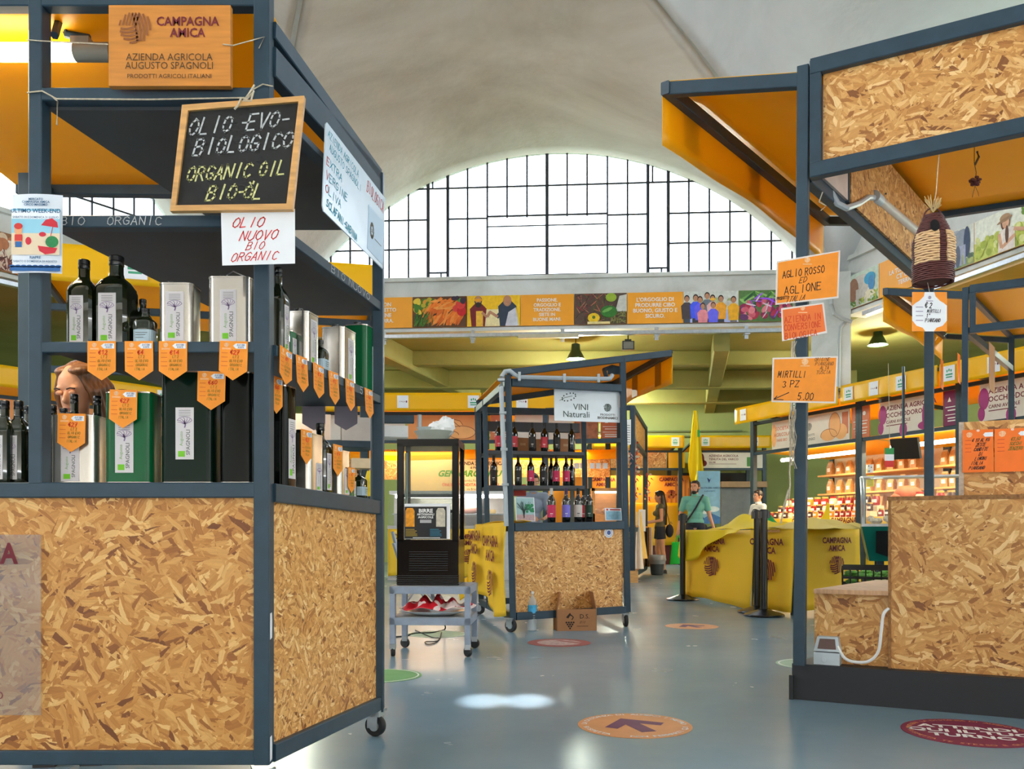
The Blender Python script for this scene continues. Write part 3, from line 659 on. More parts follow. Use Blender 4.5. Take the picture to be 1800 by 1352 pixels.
for a, b, kd, lb, tx in ((548, 632, 'garlic', 'banner photo of garlic showing behind the tall oil stall post', None), (632, 727, 'text', 'orange banner with white words cut off by the oil stall post', ['CON', 'RISPETTO', 'BENE', 'TERRA.']),
    (727, 821, 'carrots', 'banner photo of a heap of orange carrots', None), (821, 914, 'men', 'banner photo of two men clasping hands', None), (914, 1010, 'text', 'orange banner with five lines starting passione', ['PASSIONE.', 'ORGOGLIO E', 'TRADIZIONE.', 'SIETE IN', 'BUONE MANI.']),
    (1010, 1102, 'veg', 'banner photo of squash and a green pumpkin', None), (1102, 1200, 'text', 'orange banner with four lines about growing good food', ["L'ORGOGLIO DI", 'PRODURRE CIBO', 'BUONO, GIUSTO E', 'SICURO.']),
    (1200, 1296, 'group', 'banner photo of a group of people in a field', None), (1296, 1392, 'onions', 'banner photo of red onions beside the orange garlic sign', None)):
    banner(MBK, wpx(MBK, LBK, a)+.004, wpx(MBK, LBK, b)-.004, kd, lb, tx)
for a, b, kd, lb, tx in ((1478, 1494, 'text', 'narrow plain orange banner next to the white pillar', None), (1494, 1555, 'cattle', 'banner photo of pale cattle and a blue shirt', None), (1555, 1650, 'text', 'orange banner with white lines half hidden by the stall beam', ['OLTRE', 'LA TUA TAVOLA', "C'E' UNA", 'TERRA.']),
    (1655, 1724, 'horse', 'banner photo of a grey horse behind the wicker nest', None), (1724, 1830, 'farmer', 'banner photo of a smiling woman in a hat in a field', None)):
    banner(MRT, wpx(MRT, LRT, a)+.004, wpx(MRT, LRT, b)-.004, kd, lb, tx)
for a, b, kd, lb, tx in ((-60, 24, 'garlic', 'banner photo of garlic heads to one side of the beach poster', None), (24, 106, 'carrots', 'banner photo of carrots behind the beach poster', None), (106, 180, 'text', 'orange banner behind the two largest oil bottles', ['IL CIBO', 'GIUSTO'])):
    x0, x1 = wpx(MLF, LLF, a), wpx(MLF, LLF, b)
    banner(MLF, x0+.004, x1-.004, kd, lb, tx)
mb = MB(); mb.beam(on(MLF, 1, 4.47, .14), on(MLF, LLF-.5, 4.47, .14), .10, .07); tag(mb.build('cable_tray', CHROME, loc=tuple(on(MLF, 5, 4.4, .14))), 'galvanised cable tray under the beam behind the oil stall', 'cable tray')
mb = MB(); mb.beam(on(MRT, .6, 4.47, .14), on(MRT, LRT-.5, 4.47, .14), .10, .07); tag(mb.build('cable_tray', CHROME, loc=tuple(on(MRT, 5, 4.4, .14))), 'galvanised cable tray under the beam behind the wicker nest', 'cable tray')
mb = MB(); mb.tube([P(1462, 470, 15.0), P(1461, 535, 14.95), P(1466, 552, 14.95), P(1480, 560, 14.95), P(1498, 566, 14.9)], .035, 8); mb.tube([P(1488, 564, 15.0), P(1477, 576, 15.0), P(1475, 600, 15.0), P(1474, 690, 15.0)], .03, 8)
tag(mb.build('conduit', GREYPIPE, loc=tuple(P(1475, 690, 15.0))), 'grey cable conduit running down the white pillar', 'pipe')

# ---------------------------------------------------------------- round floor stickers
def decal(x, y, r, m, label, rot=0.0):
    mb = MB(); n = 40; mb.prism([(r*math.cos(2*math.pi*i/n), r*math.sin(2*math.pi*i/n)) for i in range(n)], .0015, Matrix.Translation((x, y, .002)))
    o = mb.build('floor_sticker', m, loc=(x, y, 0)); tag(o, label, 'floor sticker', 'round stickers on the floor'); return o, Matrix.Translation((x, y, .002)) @ Matrix.Rotation(rot, 4, 'Z')
def ring_text(mb, t, M, r, size, a0, a1, outer=True):
    n = len(t)
    for i, ch in enumerate(t):
        if ch == ' ': continue
        a = a0+(a1-a0)*(i+.5)/n
        mb.text(ch, r*math.cos(a), r*math.sin(a), size, M, .02, .0006, rot=a-math.pi/2 if outer else a+math.pi/2, sx=1.25)
o, M = decal(.545, 3.915, .252, mat('faded_orange_vinyl', (222, 152, 92), .6, var=.06), 'orange floor sticker with a purple arrow', .32)
mb = MB(); mb.m = 0
mb.flat([(-.035, -.14), (.035, -.14), (.035, .02), (.105, -.045), (.145, -.0), (0, .145), (-.145, 0), (-.105, -.045), (-.035, .02)], M, .0006); mb.build('arrow', mat('purple_vinyl', (112, 52, 84), .6), o)
mb = MB(); ring_text(mb, 'LA DISTANZA DI ALMENO 1 METRO', M @ Matrix.Rotation(-.32, 4, 'Z'), .222, .034, math.pi*.98, math.pi*.02); ring_text(mb, 'RISPETTA    NON FERMARTI QUI', M @ Matrix.Rotation(-.32, 4, 'Z'), .222, .034, math.pi*1.04, math.pi*1.96, False); mb.build('lettering', WPRINT, o)
o, M = decal(1.96, 3.775, .272, mat('faded_purple_vinyl', (132, 40, 74), .6, var=.06), 'purple floor sticker with three lines of white words', -.35)
mb = MB()
for t, y in (('ATTENDI', .085), ('QUI IL TUO', 0), ('TURNO', -.085)): mb.text(t, 0, y, .082, M, .035, .0006, sx=1.15)
mb.build('lettering', WPRINT, o)
mb = MB(); ring_text(mb, 'MANTIENI LA DISTANZA DI ALMENO UN METRO', M, .238, .03, math.pi*1.0, 0); ring_text(mb, 'RISPETTA TE STESSO E GLI ALTRI', M, .238, .03, math.pi*1.04, math.pi*1.96, False); mb.build('rim_lettering', mat('peach_print', (226, 150, 100), .7), o)
o, M = decal(.365, 6.83, .245, mat('faded_red_vinyl', (160, 92, 92), .6, var=.1, scale=30), 'worn red floor sticker in front of the cardboard box', .2)
mb = MB(); mb.flat([(.17*math.cos(2*math.pi*i/30), .17*math.sin(2*math.pi*i/30)) for i in range(30)], M, .0006); mb.build('worn_disc', mat('worn_white_vinyl', (196, 170, 166), .7, var=.3, scale=26), o)
mb = MB(); mb.ribbon([(.02, .12), (.17, -.1)], .05, M, .0012); mb.build('stripe', MATS['faded_red_vinyl'], o)
o, M = decal(1.635, 8.02, .24, MATS['faded_orange_vinyl'], 'orange floor sticker near the black barrier posts', .4)
mb = MB(); mb.flat([(-.03, -.12), (.03, -.12), (.03, .02), (.1, -.05), (.14, 0), (0, .14), (-.14, 0), (-.1, -.05), (-.03, .02)], M, .0006); mb.build('arrow', MATS['purple_vinyl'], o)
GV = mat('faded_green_vinyl', (112, 164, 104), .6, var=.08); GV2 = mat('pale_green_vinyl', (156, 180, 148), .6, var=.08)
for x, y, m, lb in ((-.79, 5.27, GV, 'green floor sticker half hidden behind the oil stall caster'), (-.62, 7.4, GV2, 'faded green floor sticker under the metal trolley'), (1.97, 5.72, GV2, 'faded green floor sticker behind the black plinth')):
    o, M = decal(x, y, .25, m, lb)
    mb = MB(); n = 40
    for i in range(n):
        a, b = 2*math.pi*i/n, 2*math.pi*(i+1)/n; mb.flat([(.225*math.cos(a), .225*math.sin(a)), (.235*math.cos(a), .235*math.sin(a)), (.235*math.cos(b), .235*math.sin(b)), (.225*math.cos(b), .225*math.sin(b))], M, .0006)
    mb.build('ring', WPRINT, o)
# ================================================================ goods: tins, bottles, tags
SILVER = mat('tin_silver', (196, 190, 182), .22, .85, .05, 3)
GREEN_T = mat('tin_green', (4, 92, 50), .22, .0, .06, 4, spec=.3)
DGREEN_T = mat('tin_dark_green', (5, 28, 20), .16, 0, .1, 4, spec=.2)
DARK_T = mat('tin_black_green', (8, 14, 11), .13, 0, .1, 4, spec=.2)
OILGLASS = mat('dark_green_glass', (24, 30, 8), .06, 0, .2, 6, spec=.8, coat=.6)
WINEGLASS = mat('near_black_glass', (14, 14, 12), .06, 0, .1, 6, spec=.8, coat=.6)
CAPM = mat('black_cap', (20, 20, 22), .25, var=.05)
LABEL = mat('printed_label', (214, 206, 206), .6, var=.04)
INK_V = mat('violet_ink', (128, 104, 140), .7, var=0)
LIME = mat('lime_ink', (120, 196, 40), .7, var=0)
INK_GR = mat('grey_ink', (96, 96, 92), .7, var=0)
OLV = mat('olive_ink', (110, 160, 70), .7, var=0)
def olive_label(parent, M, w, h, full=True):
    """upright paper: producer lines, a drawn tree, sideways words and a lime patch"""
    mb = MB(); mb.prism([(-w/2, -h/2), (w/2, -h/2), (w/2, h/2), (-w/2, h/2)], .0008, M @ Matrix.Translation((0, 0, .0012))); lb = mb.build('label', LABEL, parent)
    z = .0016; mb = MB()
    if full:
        for i in range(4): mb.rect(-w*.32, w*.32, h*(.44-.035*i), h*(.448-.035*i), M, z)
    mb.text('SPAGNOLI', w*.2, -h*.17, h*.105, M, .012, z, rot=math.pi/2, sx=1.0); mb.build('lettering', INK_GR, lb)
    mb = MB(); mb.text('Augusto', -w*.18, -h*.1, h*.085, M, .0, z, rot=math.pi/2); mb.build('lettering', OLV, lb)
    mb = MB(); mb.rect(-w*.36, w*.02, -h*.45, -h*.34, M, z); mb.build('patch', LIME, lb)
    mb = MB(); c = (0, h*.24)
    mb.ribbon([(0, h*.11), (.05*w, h*.17), (0, h*.2), (-.03*w, h*.25)], w*.07, M, z)
    for a in range(7):
        t = math.pi*(a/6); mb.ribbon([(0, h*.18), (w*.3*math.cos(t), h*.22+h*.06*math.sin(t)), (w*.4*math.cos(t+.2), h*.23+h*.075*math.sin(t+.2))], w*.03, M, z)
    mb.ribbon([(w*.4*math.cos(math.pi*i/14), h*.24+h*.08*math.sin(math.pi*i/14)) for i in range(15)], w*.03, M, z)
    mb.build('tree_drawing', INK_V, lb)
def tin(label, w, d, h, m, loc, rotz=0.0, lab=(.0, .0, .045, .16), group='olive oil tins on the stall', handle=False, cap=True):
    t = thing('oil_tin', label, 'tin', loc, rotz, group); r = min(.022, d*.22)
    def outline(g):
        pts = []
        for cx, cy, a0 in ((w/2-r, -d/2+r, -90), (w/2-r, d/2-r, 0), (-w/2+r, d/2-r, 90), (-w/2+r, -d/2+r, 180)):
            for i in range(6): a = math.radians(a0+18*i); pts.append((cx+(r+g)*math.cos(a), cy+(r+g)*math.sin(a)))
        return pts
    I = Matrix.Identity(4)
    mb = MB(); mb.prism(outline(0), h-.008, Matrix.Translation((0, 0, h-.004))); mb.build('body', m, t, world=False)
    for z in (.0045, h): 
        mb = MB(); mb.prism(outline(.0018), .0045, Matrix.Translation((0, 0, z))); mb.build('rim', SILVER, t, world=False)
    if cap:
        mb = MB(); mb.lathe([(.014, h), (.016, h+.004), (.016, h+.014), (0, h+.014)], 14, Matrix.Translation((-w*.25, 0, 0))); mb.build('cap', CAPM, t, world=False)
    if handle:
        mb = MB(); mb.tube([(-.02, 0, h), (-.02, 0, h+.018), (.0, 0, h+.03), (.04, 0, h+.012), (.045, 0, h)], .0022); mb.build('handle', CHROME, t, world=False)
    x, z, lw, lh = lab
    M = plane((x, -d/2, h/2+z), (1, 0, 0))
    olive_label2(t, M, lw, lh); return t
def olive_label2(parent, M, w, h):
    # local placement: build in the thing's own frame
    B = Matrix.Identity(4); q = parent
    while q is not None: B = q.matrix_basis @ B; q = q.parent
    olive_label(parent, B @ M, w, h)
def oil_bottle(label, w, h, loc, rotz=0.0, lab=True, group='olive oil bottles on the stall', small=False, pale=False):
    t = thing('oil_bottle', label, 'bottle', loc, rotz, group); r = w/2
    mb = MB(); nr = r*.33
    mb.lathe([(r*.8, 0), (r*.96, h*.01), (r, h*.03), (r, h*.62), (r*.93, h*.67), (r*.7, h*.73), (nr*1.15, h*.78), (nr, h*.82), (nr, h*.9), (nr*1.15, h*.905)], 28, Matrix.Rotation(math.pi/4*0, 4, 'Z'), sq=.55 if not small else .25); mb.build('body', OILGLASS, t, world=False)
    mb = MB(); mb.lathe([(nr*1.25, h*.895), (nr*1.3, h*.9), (nr*1.3, h*.935), (nr*1.22, h*.94), (nr*1.3, h*.945), (nr*1.3, h*.99), (nr*1.1, h), (0, h)], 18); mb.build('cap', CAPM, t, world=False)
    if lab:
        if small:
            mb = MB(); mb.lathe([(r*1.01, h*.12), (r*1.01, h*.42)], 16, None, .25, -math.pi, 0); lb = mb.build('label', mat('pale_blue_label', (176, 196, 206), .6, var=.05), t, world=False)
            mb = MB(); M = plane((0, -r*1.02, h*.27), (1, 0, 0)); 
            for i in range(3): mb.rect(-r*.6, r*(.6-.2*i), h*(.06-.06*i), h*(.075-.06*i), M, .001)
            mb.build('lettering', INK_GR, lb, world=False)
        else: olive_label2(t, plane((-r*.12, -r*1.0, h*.31), (1, 0, 0)), r*1.05, h*.52)
    return t
def wine_bottle(label, loc, lab_rgb=None, group='wine bottles on the cart', h=.305, cap=(20, 18, 20), rotz=0.0, txt=True):
    t = thing('wine_bottle', label, 'bottle', loc, rotz, group); r = .037
    k = h/.305; Z = lambda z: z*k
    mb = MB(); mb.lathe([(r*.9, 0), (r, Z(.006)), (r, Z(.185)), (r*.9, Z(.205)), (r*.55, Z(.225)), (.0155, Z(.24)), (.0135, Z(.26)), (.0135, Z(.3)), (.012, Z(.303)), (0, Z(.303))], 20); mb.build('body', WINEGLASS, t, world=False)
    mb = MB(); mb.lathe([(.0148, Z(.245)), (.0146, Z(.29)), (.0155, Z(.293)), (.0155, Z(.304)), (0, Z(.3055))], 16); mb.build('capsule', mat('capsule_%d_%d_%d' % cap, cap, .35, .3), t, world=False)
    if lab_rgb:
        mb = MB(); mb.lathe([(r*1.012, Z(.045)), (r*1.012, Z(.155))], 18, None, 0, -math.pi*.97, -math.pi*.03); lb = mb.build('label', mat('label_%d_%d_%d' % lab_rgb, lab_rgb, .6, var=.05, scale=40), t, world=False)
        if txt:
            mb = MB()
            for i in range(3):
                a = -math.pi/2; M = plane((0, -r*1.02, Z(.075)), (1, 0, 0)); mb.rect(-.012+.003*i, .012-.003*i, .0-.011*i, (.006 if i == 0 else .002)-.011*i, M, .0015)
            mb.build('lettering', INK if sum(lab_rgb) > 480 else WPRINT, lb, world=False)
    return t
def price_tag(label, M, price, lines=4, w=.088, h=.122, m=None, back=False, pin=False, big=None, inkc=None, group='orange price tags of the oil stall'):
    """five-sided card hanging by its straight top edge; M: top middle, X right, Y up, Z out"""
    o = thing('price_tag', label, 'price tag', tuple(M.translation), 0, group)
    mb = MB(); mb.prism([(-w/2, 0), (-w/2+.0, -h*.76), (0, -h), (w/2, -h*.76), (w/2, 0)], .0012, M); mb.build('card', mat('card_back', (150, 140, 150), .7, var=.04) if back else (m or ORANGE), o)
    if back: return o
    mb = MB(); mb.prism([(-w*.02, -h*.12), (w*.08, -h*.19), (w*.45, -h*.19), (w*.45, -h*.06), (w*.08, -h*.06)], .0004, M @ Matrix.Translation((0, 0, .0008))); st = mb.build('sticker', PAPER, o)
    mb = MB(); mb.hand('DICIBO', w*.26, -h*.1, h*.04, M, .2, .0012, sx=.9); mb.hand('GIUSTO', w*.26, -h*.155, h*.035, M, .2, .0012, sx=.8); mb.build('lettering', INK_B, st)
    mb = MB(); logo(mb, M, w*.085, -w*.25, -h*.1, .0008)
    for i in range(2): mb.rect(-w*.4, -w*.1, -h*(.19+.025*i), -h*(.18+.025*i), M, .0008)
    mb.build('printed_logo', GOLDPRINT, o)
    mb = MB(); mb.hand('\u20ac'+price, w*.06, -h*.285, h*.1, M, .2, .001, sx=.9); mb.build('price_lettering', INK_R, o)
    mb = MB(); words = ['LT 2', 'OLIO EVO', 'ORGANIC', 'ITALIA'] if lines >= 4 else ['CL 0,500', 'ORGANIC', 'EVO']
    for i, t in enumerate(words[:lines]): mb.hand(t, w*.1-(.0 if i < 3 else w*.08), -h*(.40+.105*i), h*.062, M, .14, .001, sx=.8)
    mb.build('handwriting', INK_G, o)
    mb = MB()
    for i in range(4): mb.rect(-w*.42, -w*.2, -h*(.31+.11*i), -h*(.30+.11*i), M, .0006)
    mb.build('printed_rule', INK_DR, o)
    return o
def caster(parent, x, y, r=.045, top=.12, yaw=0.0, tag_='caster', brake=False):
    mb = MB(); T = Matrix.Translation((x, y, 0)) @ Matrix.Rotation(yaw, 4, 'Z')
    mb.lathe([(r*.55, -.016), (r*.92, -.016), (r, -.010), (r, .010), (r*.92, .016), (r*.55, .016)], 24, T @ Matrix.Translation((0, .0, r)) @ Matrix.Rotation(math.pi/2, 4, 'Y')); c = mb.build(tag_, RUBBER, parent)
    mb = MB(); mb.lathe([(0, -.017), (r*.5, -.017), (r*.56, -.012), (r*.56, .012), (r*.5, .017), (0, .017)], 18, T @ Matrix.Translation((0, 0, r)) @ Matrix.Rotation(math.pi/2, 4, 'Y')); mb.build('hub', CHROME, c)
    mb = MB(); mb.box(-.024, -.02, -r*.45, r*.6, r*.8, top-.008, T); mb.box(.02, .024, -r*.45, r*.6, r*.8, top-.008, T); mb.box(-.035, .035, -.035, .04, top-.01, top, T); mb.box(-.024, .024, -.03, .035, top-.03, top-.01, T)
    if brake: mb.box(-.018, .018, r*.6, r*1.35, top-.035, top-.022, T)
    mb.build('fork', CHROME, c)

# ================================================================ the olive oil stall (nearest, on the left of the aisle)
FY = 2.74; SH = .024
def sz(x, y, z): return (x, y, z-SH*(y-FY))
QS = V((-.755, FY, 0)); SD = V((.21, .96, 0)).normalized(); SN = V((SD.y, -SD.x, 0))
def side(px, inset=0.0):
    """point on the stall's aisle side seen at column px, moved inset metres inward"""
    o = QS-SN*inset; k = (px-900)/F; t = (k*o.y-o.x)/(SD.x-k*SD.y); return o+SD*t
ST = thing('market_stall', 'dark steel market stall with olive oil bottles, tins and strand board panels', 'market stall', (-.78, 2.77, 0))
fm = lambda mb, n='frame_bar', m=STEEL: mb.build(n, m, ST)
XL = -2.25
def post(name, x0, x1, y0, y1, z0, z1):
    mb = MB(); mb.beam(((x0+x1)/2, (y0+y1)/2, z0), ((x0+x1)/2, (y0+y1)/2, z1), x1-x0, y1-y0, up=(0, 1, 0)); return fm(mb, name)
post('post', -.804, -.755, FY, FY+.06, .134, 2.56)
post('post', -.585, -.54, 3.69, 3.735, .105, 2.365)
post('post', -1.504, -1.462, FY, FY+.06, 1.012, 2.52)
post('post', -2.12, -2.05, 3.78, 3.84, .10, 2.4); post('post', XL-.05, XL, FY, FY+.06, .134, 2.52)
def front_rail(z0, z1, x0=XL, x1=-.80, y0=FY+.002, y1=FY+.05):
    mb = MB(); mb.beam((x0, (y0+y1)/2, (z0+z1)/2), (x1, (y0+y1)/2, (z0+z1)/2), y1-y0, z1-z0); return fm(mb, 'rail')
front_rail(.966, 1.014); front_rail(.134, .178); front_rail(1.418, 1.452, -1.465); shelf_rail = front_rail(1.808, 1.845, -1.465); front_rail(2.203, 2.243, -1.465); front_rail(2.497, 2.545)
def side_rail(z0, z1, w=.045, y0=2.79, y1=3.70, dz=0.0):
    a, b = side_at(y0, w/2), side_at(y1, w/2); mb = MB()
    mb.beam(sz(a.x, a.y, (z0+z1)/2), sz(b.x, b.y, (z0+z1)/2+dz), w, z1-z0); return fm(mb, 'rail')
def side_at(y, inset=0.0): o = QS-SN*inset; t = (y-o.y)/SD.y; return o+SD*t
side_rail(.956, 1.014); side_rail(.134, .19); side_rail(1.418, 1.452); shelf_side = side_rail(1.808, 1.845); side_rail(2.19, 2.215); side_rail(2.30, 2.395); side_rail(2.42, 2.475, dz=-.07)
mb = MB(); mb.beam((XL, 4.02, 2.42), (-.62, 4.02, 2.40), .05, .05); fm(mb, 'rail'); mb = MB(); mb.beam((-.56, 3.72, 2.35), (-.62, 4.02, 2.38), .04, .04); fm(mb, 'rail'); mb = MB(); mb.beam((-2.08, 3.8, 2.38), (-2.1, 4.02, 2.4), .04, .04); fm(mb, 'rail')
def shelf(z, th=.022, back=3.82, name='shelf'):
    mb = MB(); pts = [(-1.463, 2.785), (-.80, 2.785), (side_at(2.8, .04).x, 2.8), (side_at(3.70, .04).x, 3.70), (side_at(back, .04).x, back), (-1.463+.212*(back-2.785)/.96, back)]
    mb.add([sz(x, y, z) for x, y in pts]+[sz(x, y, z-th) for x, y in pts], [tuple(range(6)), tuple(range(11, 5, -1))]+[(i+6, (i+1) % 6+6, (i+1) % 6, i) for i in range(6)])
    return fm(mb, name, STEEL_D)
shelf(1.452); shelf(1.845); shelf(2.215)
# counter boards (front and along the aisle side)
mb = MB(); mb.box(XL, -.80, 2.79, 3.10, .990, 1.013); fm(mb, 'counter_board', STEEL_D)
mb = MB(); a, b, c, d = side_at(2.79, .04), side_at(3.7, .04), side_at(3.7, .30), side_at(3.1, .30)
pts = [a, b, c, d]; mb.add([sz(p.x, p.y, 1.0125) for p in pts]+[sz(p.x, p.y, .99) for p in pts], [(0, 1, 2, 3), (7, 6, 5, 4), (0, 4, 5, 1), (1, 5, 6, 2), (2, 6, 7, 3), (3, 7, 4, 0)]); fm(mb, 'counter_board', STEEL_D)
board('front_panel', (XL, FY+.018), (-.80, FY+.018), .178, .966, .018, OSB1, ST)
a, b = side_at(2.80, .022), side_at(3.69, .022)
board('side_panel', (a.x, a.y), (b.x, b.y), .185, .957, .018, OSB3, ST, z0b=.185-SH*.93, z1b=.957-SH*.93)
# roof cloth
mb = MB(); mb.grid(lambda u, v: (XL+(-.80-XL)*u+(.17)*u*v, 2.72+1.32*v, 2.57-.135*v-.02*math.sin(math.pi*v)), 10, 8); rf = mb.build('roof_cloth', TARP, ST); sd = rf.modifiers.new('t', 'SOLIDIFY'); sd.thickness = .004
for x, y, yw in ((-.79, 2.80, .4), (-.575, 3.715, 1.2), (-2.05, 2.80, .2), (-2.05, 3.78, .8)): caster(ST, x, y, .045, .115, yw, brake=True)
# tape on the corner post
for y0, y1, px in ((1078, 1125, 477), (1296, 1340, 475)):
    mb = MB(); x = -.7545; M = plane((x, FY+.02, ZY((y0+y1)/2, FY)), (0, 1, 0)); h = (y1-y0)/F*FY; mb.prism([(-.014, -h/2), (.006, -h/2+.004), (.008, h*.2), (.004, h/2), (-.014, h/2-.002)], .0012, M @ Matrix.Translation((0, 0, .002)))
    mb.build('tape', PAPER, ST, label='strip of white tape on the corner post')
mb = MB(); M = plane((-1.463+.25, FY-.0005, 1.826), (1, 0, 0)); mb.hand('BIO', -.19, 0, .024, M, .12, .001, sx=1.25, align='l'); mb.hand('ORGANIC', -.045, 0, .024, M, .12, .001, sx=1.15, align='l'); mb.build('chalk_lettering', CHALK, ST)
a = side_at(3.38, -.001); M = plane(sz(a.x, a.y, 1.827), (SD.x, SD.y, -SH)); mb = MB(); mb.hand('BIO NUOVO', 0, 0, .026, M, .12, .001, sx=1.9); mb.build('chalk_lettering', CHALK, ST)
a = side_at(3.42, -.001); M = plane(sz(a.x, a.y, 1.435), (SD.x, SD.y, -SH)); mb = MB(); mb.hand('5', .06, 0, .026, M, .12, .001, sx=1.9); mb.build('chalk_lettering', CHALK, ST)
# clear acrylic sheet on the front panel with printed letters
mb = MB(); xr = PX(71, FY-.004); mb.box(XL+.1, xr, FY-.003, FY+.001, ZY(1257, FY), ZY(940, FY)); sh = mb.build('acrylic_sheet', glass('acrylic', (240, 240, 240), .1, .08), ST, label='clear acrylic sheet with maroon letters')
mb = MB(); M = plane((PX(33, FY), FY-.004, ZY(975, FY)), (1, 0, 0)); mb.text('CAMPAGNA', 0, 0, .088, M, .03, .0, sx=.85, align='r'); M = plane((PX(7, FY), FY-.004, ZY(1223, FY)), (1, 0, 0)); mb.text('O', 0, 0, .036, M, .0, .0, align='r'); mb.build('lettering', MAROON, sh)
# tube light under the roof
tl = thing('tube_light', 'lit tube light under the yellow roof cloth of the oil stall', 'lamp', (-1.9, 2.96, 2.46))
TD = 2.96; zt = ZY(92, TD); mb = MB(); mb.cyl((-2.3, TD, zt), (PX(133, TD), TD, zt), .03, n=16); mb.build('tube', LED, tl)
mb = MB(); mb.cyl((PX(133, TD), TD, zt), (PX(196, TD), TD, zt), .031, n=16); mb.box(PX(128, TD), PX(160, TD), TD-.02, TD+.02, zt+.01, zt+.045); mb.build('end_cap', mat('grey_plastic', (150, 144, 130), .5), tl)
mb = MB(); mb.tube([(PX(158, TD), TD, zt+.045), (PX(120, TD), TD-.01, zt+.055), (PX(105, TD-.03), TD-.03, zt+.10), (PX(96, TD-.1), TD-.1, 2.47)], .014); mb.build('bracket', STEEL, tl)
lamp('tube_glow', 'AREA', (-1.75, TD+.03, zt-.05), 9, (1, .8, .5), .5)

# ---- goods on the upper front shelf
ZS1 = 1.4525; ZC0 = 1.0145
oil_bottle('square dark oil bottle, first on the upper shelf beside the post', .084, .292, (PX(148, 2.86), 2.86, ZS1-.003))
oil_bottle('largest square oil bottle on the upper shelf with tall paper label', .108, .31, (PX(205, 2.88), 2.88, ZS1-.003))
oil_bottle('slim dark bottle without label behind the miniature bottle', .055, .185, (PX(251, 2.93), 2.93, ZS1-.005), lab=False)
oil_bottle('miniature round oil bottle with pale blue label on the upper shelf', .064, .125, (PX(256, 2.83), 2.83, ZS1-.002), small=True)
tin('silver oil tin on the upper shelf next to the miniature bottle', .108, .095, .203, SILVER, (PX(317, 2.85), 2.85, ZS1-.003), lab=(.0, -.005, .058, .155))
tin('pale silver oil tin against the corner post with wire handle on top', .135, .1, .224, SILVER, (PX(410, 2.855), 2.855, ZS1-.003), lab=(-.0, -.013, .052, .165), handle=True)
# ---- goods on the front counter
oil_bottle('oil bottle at the far end of the counter with pink tinted label', .07, .27, (PX(8, 2.85), 2.85, ZC0))
oil_bottle('oil bottle on the counter just outside the slim post, label turned', .07, .272, (PX(33, 2.87), 2.87, ZC0))
oil_bottle('oil bottle on the counter partly hidden by the slim post', .06, .27, (PX(50, 2.97), 2.97, ZC0))
for px, d, h, lb in ((93, 2.99, .275, 'bottle with black cap beside the slim post behind the silver tin'), (112, 2.97, .262, 'shortest capped bottle peeking over the silver tin'), (131, 2.94, .304, 'tallest capped bottle behind the silver tin'), (171, 2.94, .298, 'capped bottle behind the silver tin next to the green tin')):
    oil_bottle(lb, .06, h, (PX(px, d), d, ZC0), lab=False)
tin('silver oil tin on the counter with an orange 27 euro tag', .145, .1, .218, SILVER, (PX(139, 2.855), 2.855, ZC0), lab=(-.004, -.03, .058, .145))
tin('bright green oil tin on the counter', .148, .11, .292, GREEN_T, (PX(236, 2.86), 2.86, ZC0), lab=(-.008, -.03, .058, .165))
tin('tall dark green oil tin on the counter with a 60 euro tag', .168, .11, .357, DGREEN_T, (PX(338, 2.86), 2.86, ZC0), lab=(-.004, -.02, .058, .165))
tin('tall black green oil tin against the corner post on the counter', .155, .11, .355, DARK_T, (PX(436, 2.86), 2.86, ZC0), lab=(.2, 0, .001, .001)) if False else tin('tall black green oil tin against the corner post on the counter', .11, .11, .355, DARK_T, (PX(424, 2.86), 2.86, ZC0), rotz=math.pi/2, lab=(.0, -.04, .05, .17))
# ---- goods on the aisle side
ra = math.radians(77.7)
def on_side(px, inset, z): p = side(px, inset); return tuple(sz(p.x, p.y, z))
oil_bottle('dark oil bottle on the side shelf just behind the corner post', .06, .30, on_side(490, .075, ZS1), ra)
tin('small green tin on the side shelf behind the dark bottle', .05, .05, .115, GREEN_T, on_side(506, .10, ZS1), ra, lab=(0, -.01, .03, .085), cap=False)
tin('narrow silver oil tin on the side shelf, nearest the corner post', .105, .09, .195, SILVER, on_side(531, .085, ZS1), ra, lab=(.0, -.005, .05, .16))
oil_bottle('miniature bottle between two silver tins on the side shelf', .055, .125, on_side(563, .06, ZS1), ra, small=True)
tin('wide silver oil tin in the middle of the side shelf', .14, .095, .218, SILVER, on_side(596, .085, ZS1), ra, lab=(.005, -.01, .055, .165))
tin('green oil tin at the far end of the side shelf', .13, .10, .285, GREEN_T, on_side(634, .085, ZS1), ra, lab=(.03, -.03, .05, .185))
tin('tall dark tin on the counter behind the corner post', .09, .1, .34, DARK_T, on_side(489, .085, ZC0), ra, lab=(.0, -.04, .05, .2))
tin('silver oil tin on the side counter nearest the corner post', .125, .10, .205, SILVER, on_side(535, .085, ZC0), ra, lab=(.015, -.05, .05, .1))
oil_bottle('tall green oil bottle between two silver tins on the side counter', .075, .262, on_side(563, .075, ZC0), ra)
tin('narrower silver oil tin on the side counter past the tall bottle', .10, .09, .175, SILVER, on_side(589, .08, ZC0), ra, lab=(.01, -.03, .045, .1))
tin('smallest green tin on the side counter', .07, .05, .092, GREEN_T, on_side(610, .07, ZC0), ra, lab=(.02, -.01, .02, .06), cap=False)
oil_bottle('miniature bottle at the end of the side counter', .055, .12, on_side(632, .06, ZC0), ra, small=True)
